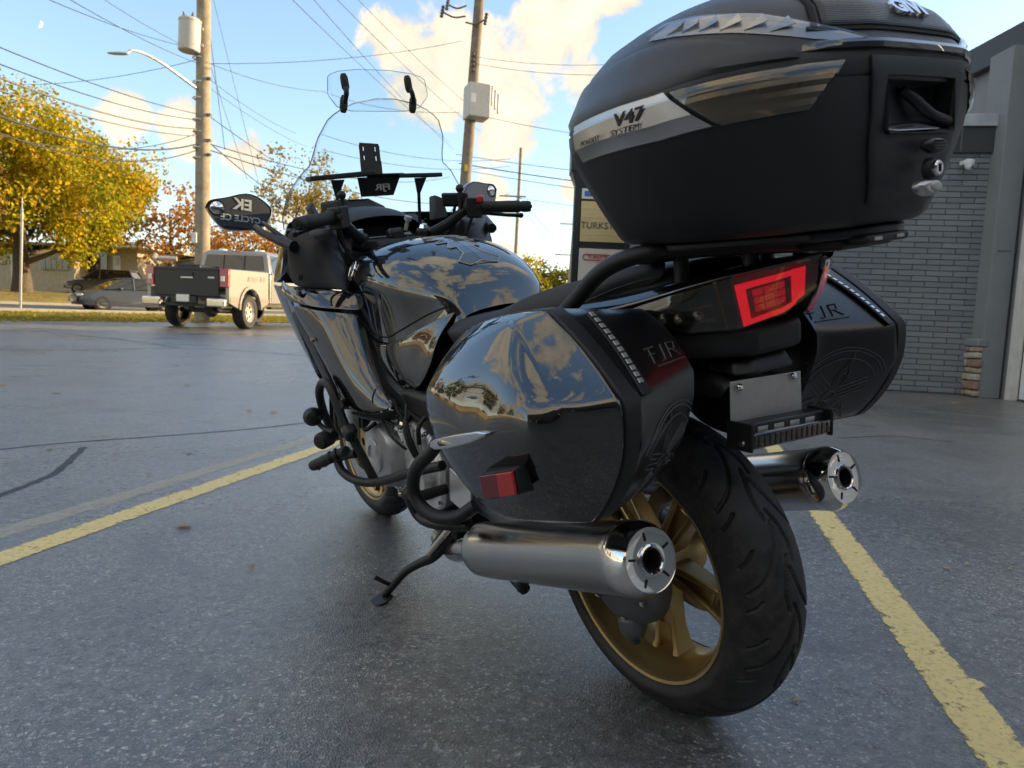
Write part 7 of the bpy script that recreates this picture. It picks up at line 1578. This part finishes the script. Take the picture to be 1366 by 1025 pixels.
lathe('rest_cap', [(0, .012), (.014, .010), (.018, 0), (.018, -.015)], (-0.362,0.4206,0.4503), (-.9, -.4, .2), MT['satin_black'], bike, n=18)
for k in range(3): box('clamp', (-0.33,0.8497,0.514), (.036, .04, .04), MT['powder_coat'], cb, R=Matrix.Rotation(.6, 3, 'X'), bevel=.01) if k == 0 else None
fl_ = lathe('fog_lamp', [(0, .024), (.015, .021), (.026, .009), (.029, -.005), (.027, -.026), (.018, -.042), (0, -.046)], (-0.36,1.0767,0.5314), (-.35, -.9, .1), MT['satin_black'], bike, n=24)
for k in range(5): lathe('cooling_fin', [(.020, 0), (.0305-.004*abs(k-1.6), 0), (.0305-.004*abs(k-1.6), .003), (.020, .003)], V(*(-0.36,1.0767,0.5314)) - V(-.35, -.9, .1).normalized()*(.028-.010*k), (-.35, -.9, .1), MT['matte_black'], fl_, n=24, closed=True)
tube('lamp_arm', [(-0.35,1.092,0.5199), (-0.345,1.0329,0.5003), (-0.34,0.9632,0.4971)], .008, MT['powder_coat'], fl_)
lathe('frame_slider', [(0, .028), (.019, .026), (.025, .017), (.025, -.02), (.020, -.03), (0, -.03)], (-0.355,1.0095,0.4723), (-.8, -.5, -.05), MT['grip_rubber'], bike, n=24)
hp = tube('highway_peg', [(-0.34,0.8743,0.4602), (-0.35,0.9426,0.4361), (-0.365,0.9852,0.4179), (-0.385,1.0624,0.3886)], [.013, .015, .017, .016], MT['grip_rubber'], bike, n=12)
for q in ((-0.353,0.925,0.4426), (-0.36,0.9624,0.428), (-0.37,1,0.4116), (-0.379,1.0342,0.3976)): lathe('peg_rib', [(.012, -.0025), (.0185, -.0025), (.0185, .0025), (.012, .0025)], q, (-.8, .5, -.2), MT['matte_black'], hp, n=16, closed=True)
lathe('peg_cap', [(0, .01), (.010, .009), (.014, 0), (.016, -.008)], (-0.386,1.0588,0.3896), (-.7, -.5, -.2), MT['satin_black'], hp, n=8, smooth=20)
# side stand
ss = tube('side_stand', [(-0.19,0.4942,0.3045), (-0.2,0.5527,0.2643), (-0.235,0.6082,0.198), (-0.262,0.6611,0.1661), (-0.29,0.6943,0.1406), (-0.318,0.7173,0.105), (-0.338,0.7438,0.0714)], [.016, .015, .014, .012, .0115, .011, .011], MT['powder_coat'], bike, n=12)
MB().prism([(-.378, .716, .058), (-.378, .758, .058), (-.352, .768, .062), (-.325, .758, .067), (-.322, .722, .067), (-.345, .708, .063)], (0.0, 0, .007)).build('stand_foot', MT['powder_coat'], ss, bevel=.002)
tube('stand_tang', [(-0.318,0.7296,0.0983), (-0.34,0.7283,0.1177), (-0.36,0.737,0.1349)], [.006, .006, .0065], MT['powder_coat'], ss, n=10)
tube('stand_spring', [(-0.215,0.5393,0.2872), (-0.25,0.611,0.2063)], .009, MT['steel'], ss, k=0)
tube('stand_brace', [(-0.205,0.5918,0.2688), (-0.238,0.6113,0.2128)], .010, MT['powder_coat'], ss, k=0)
MB().box((-.185, .57, .29), (.06, .10, .07)).build('stand_bracket', MT['powder_coat'], bike, bevel=.01)
tube('centre_stand', [(-.14, .50, .26), (-.16, .38, .22), (-.17, .28, .20)], .014, MT['powder_coat'], bike)
tube('centre_stand', [(.14, .50, .26), (.16, .38, .22), (.17, .28, .20)], .014, MT['powder_coat'], bike)
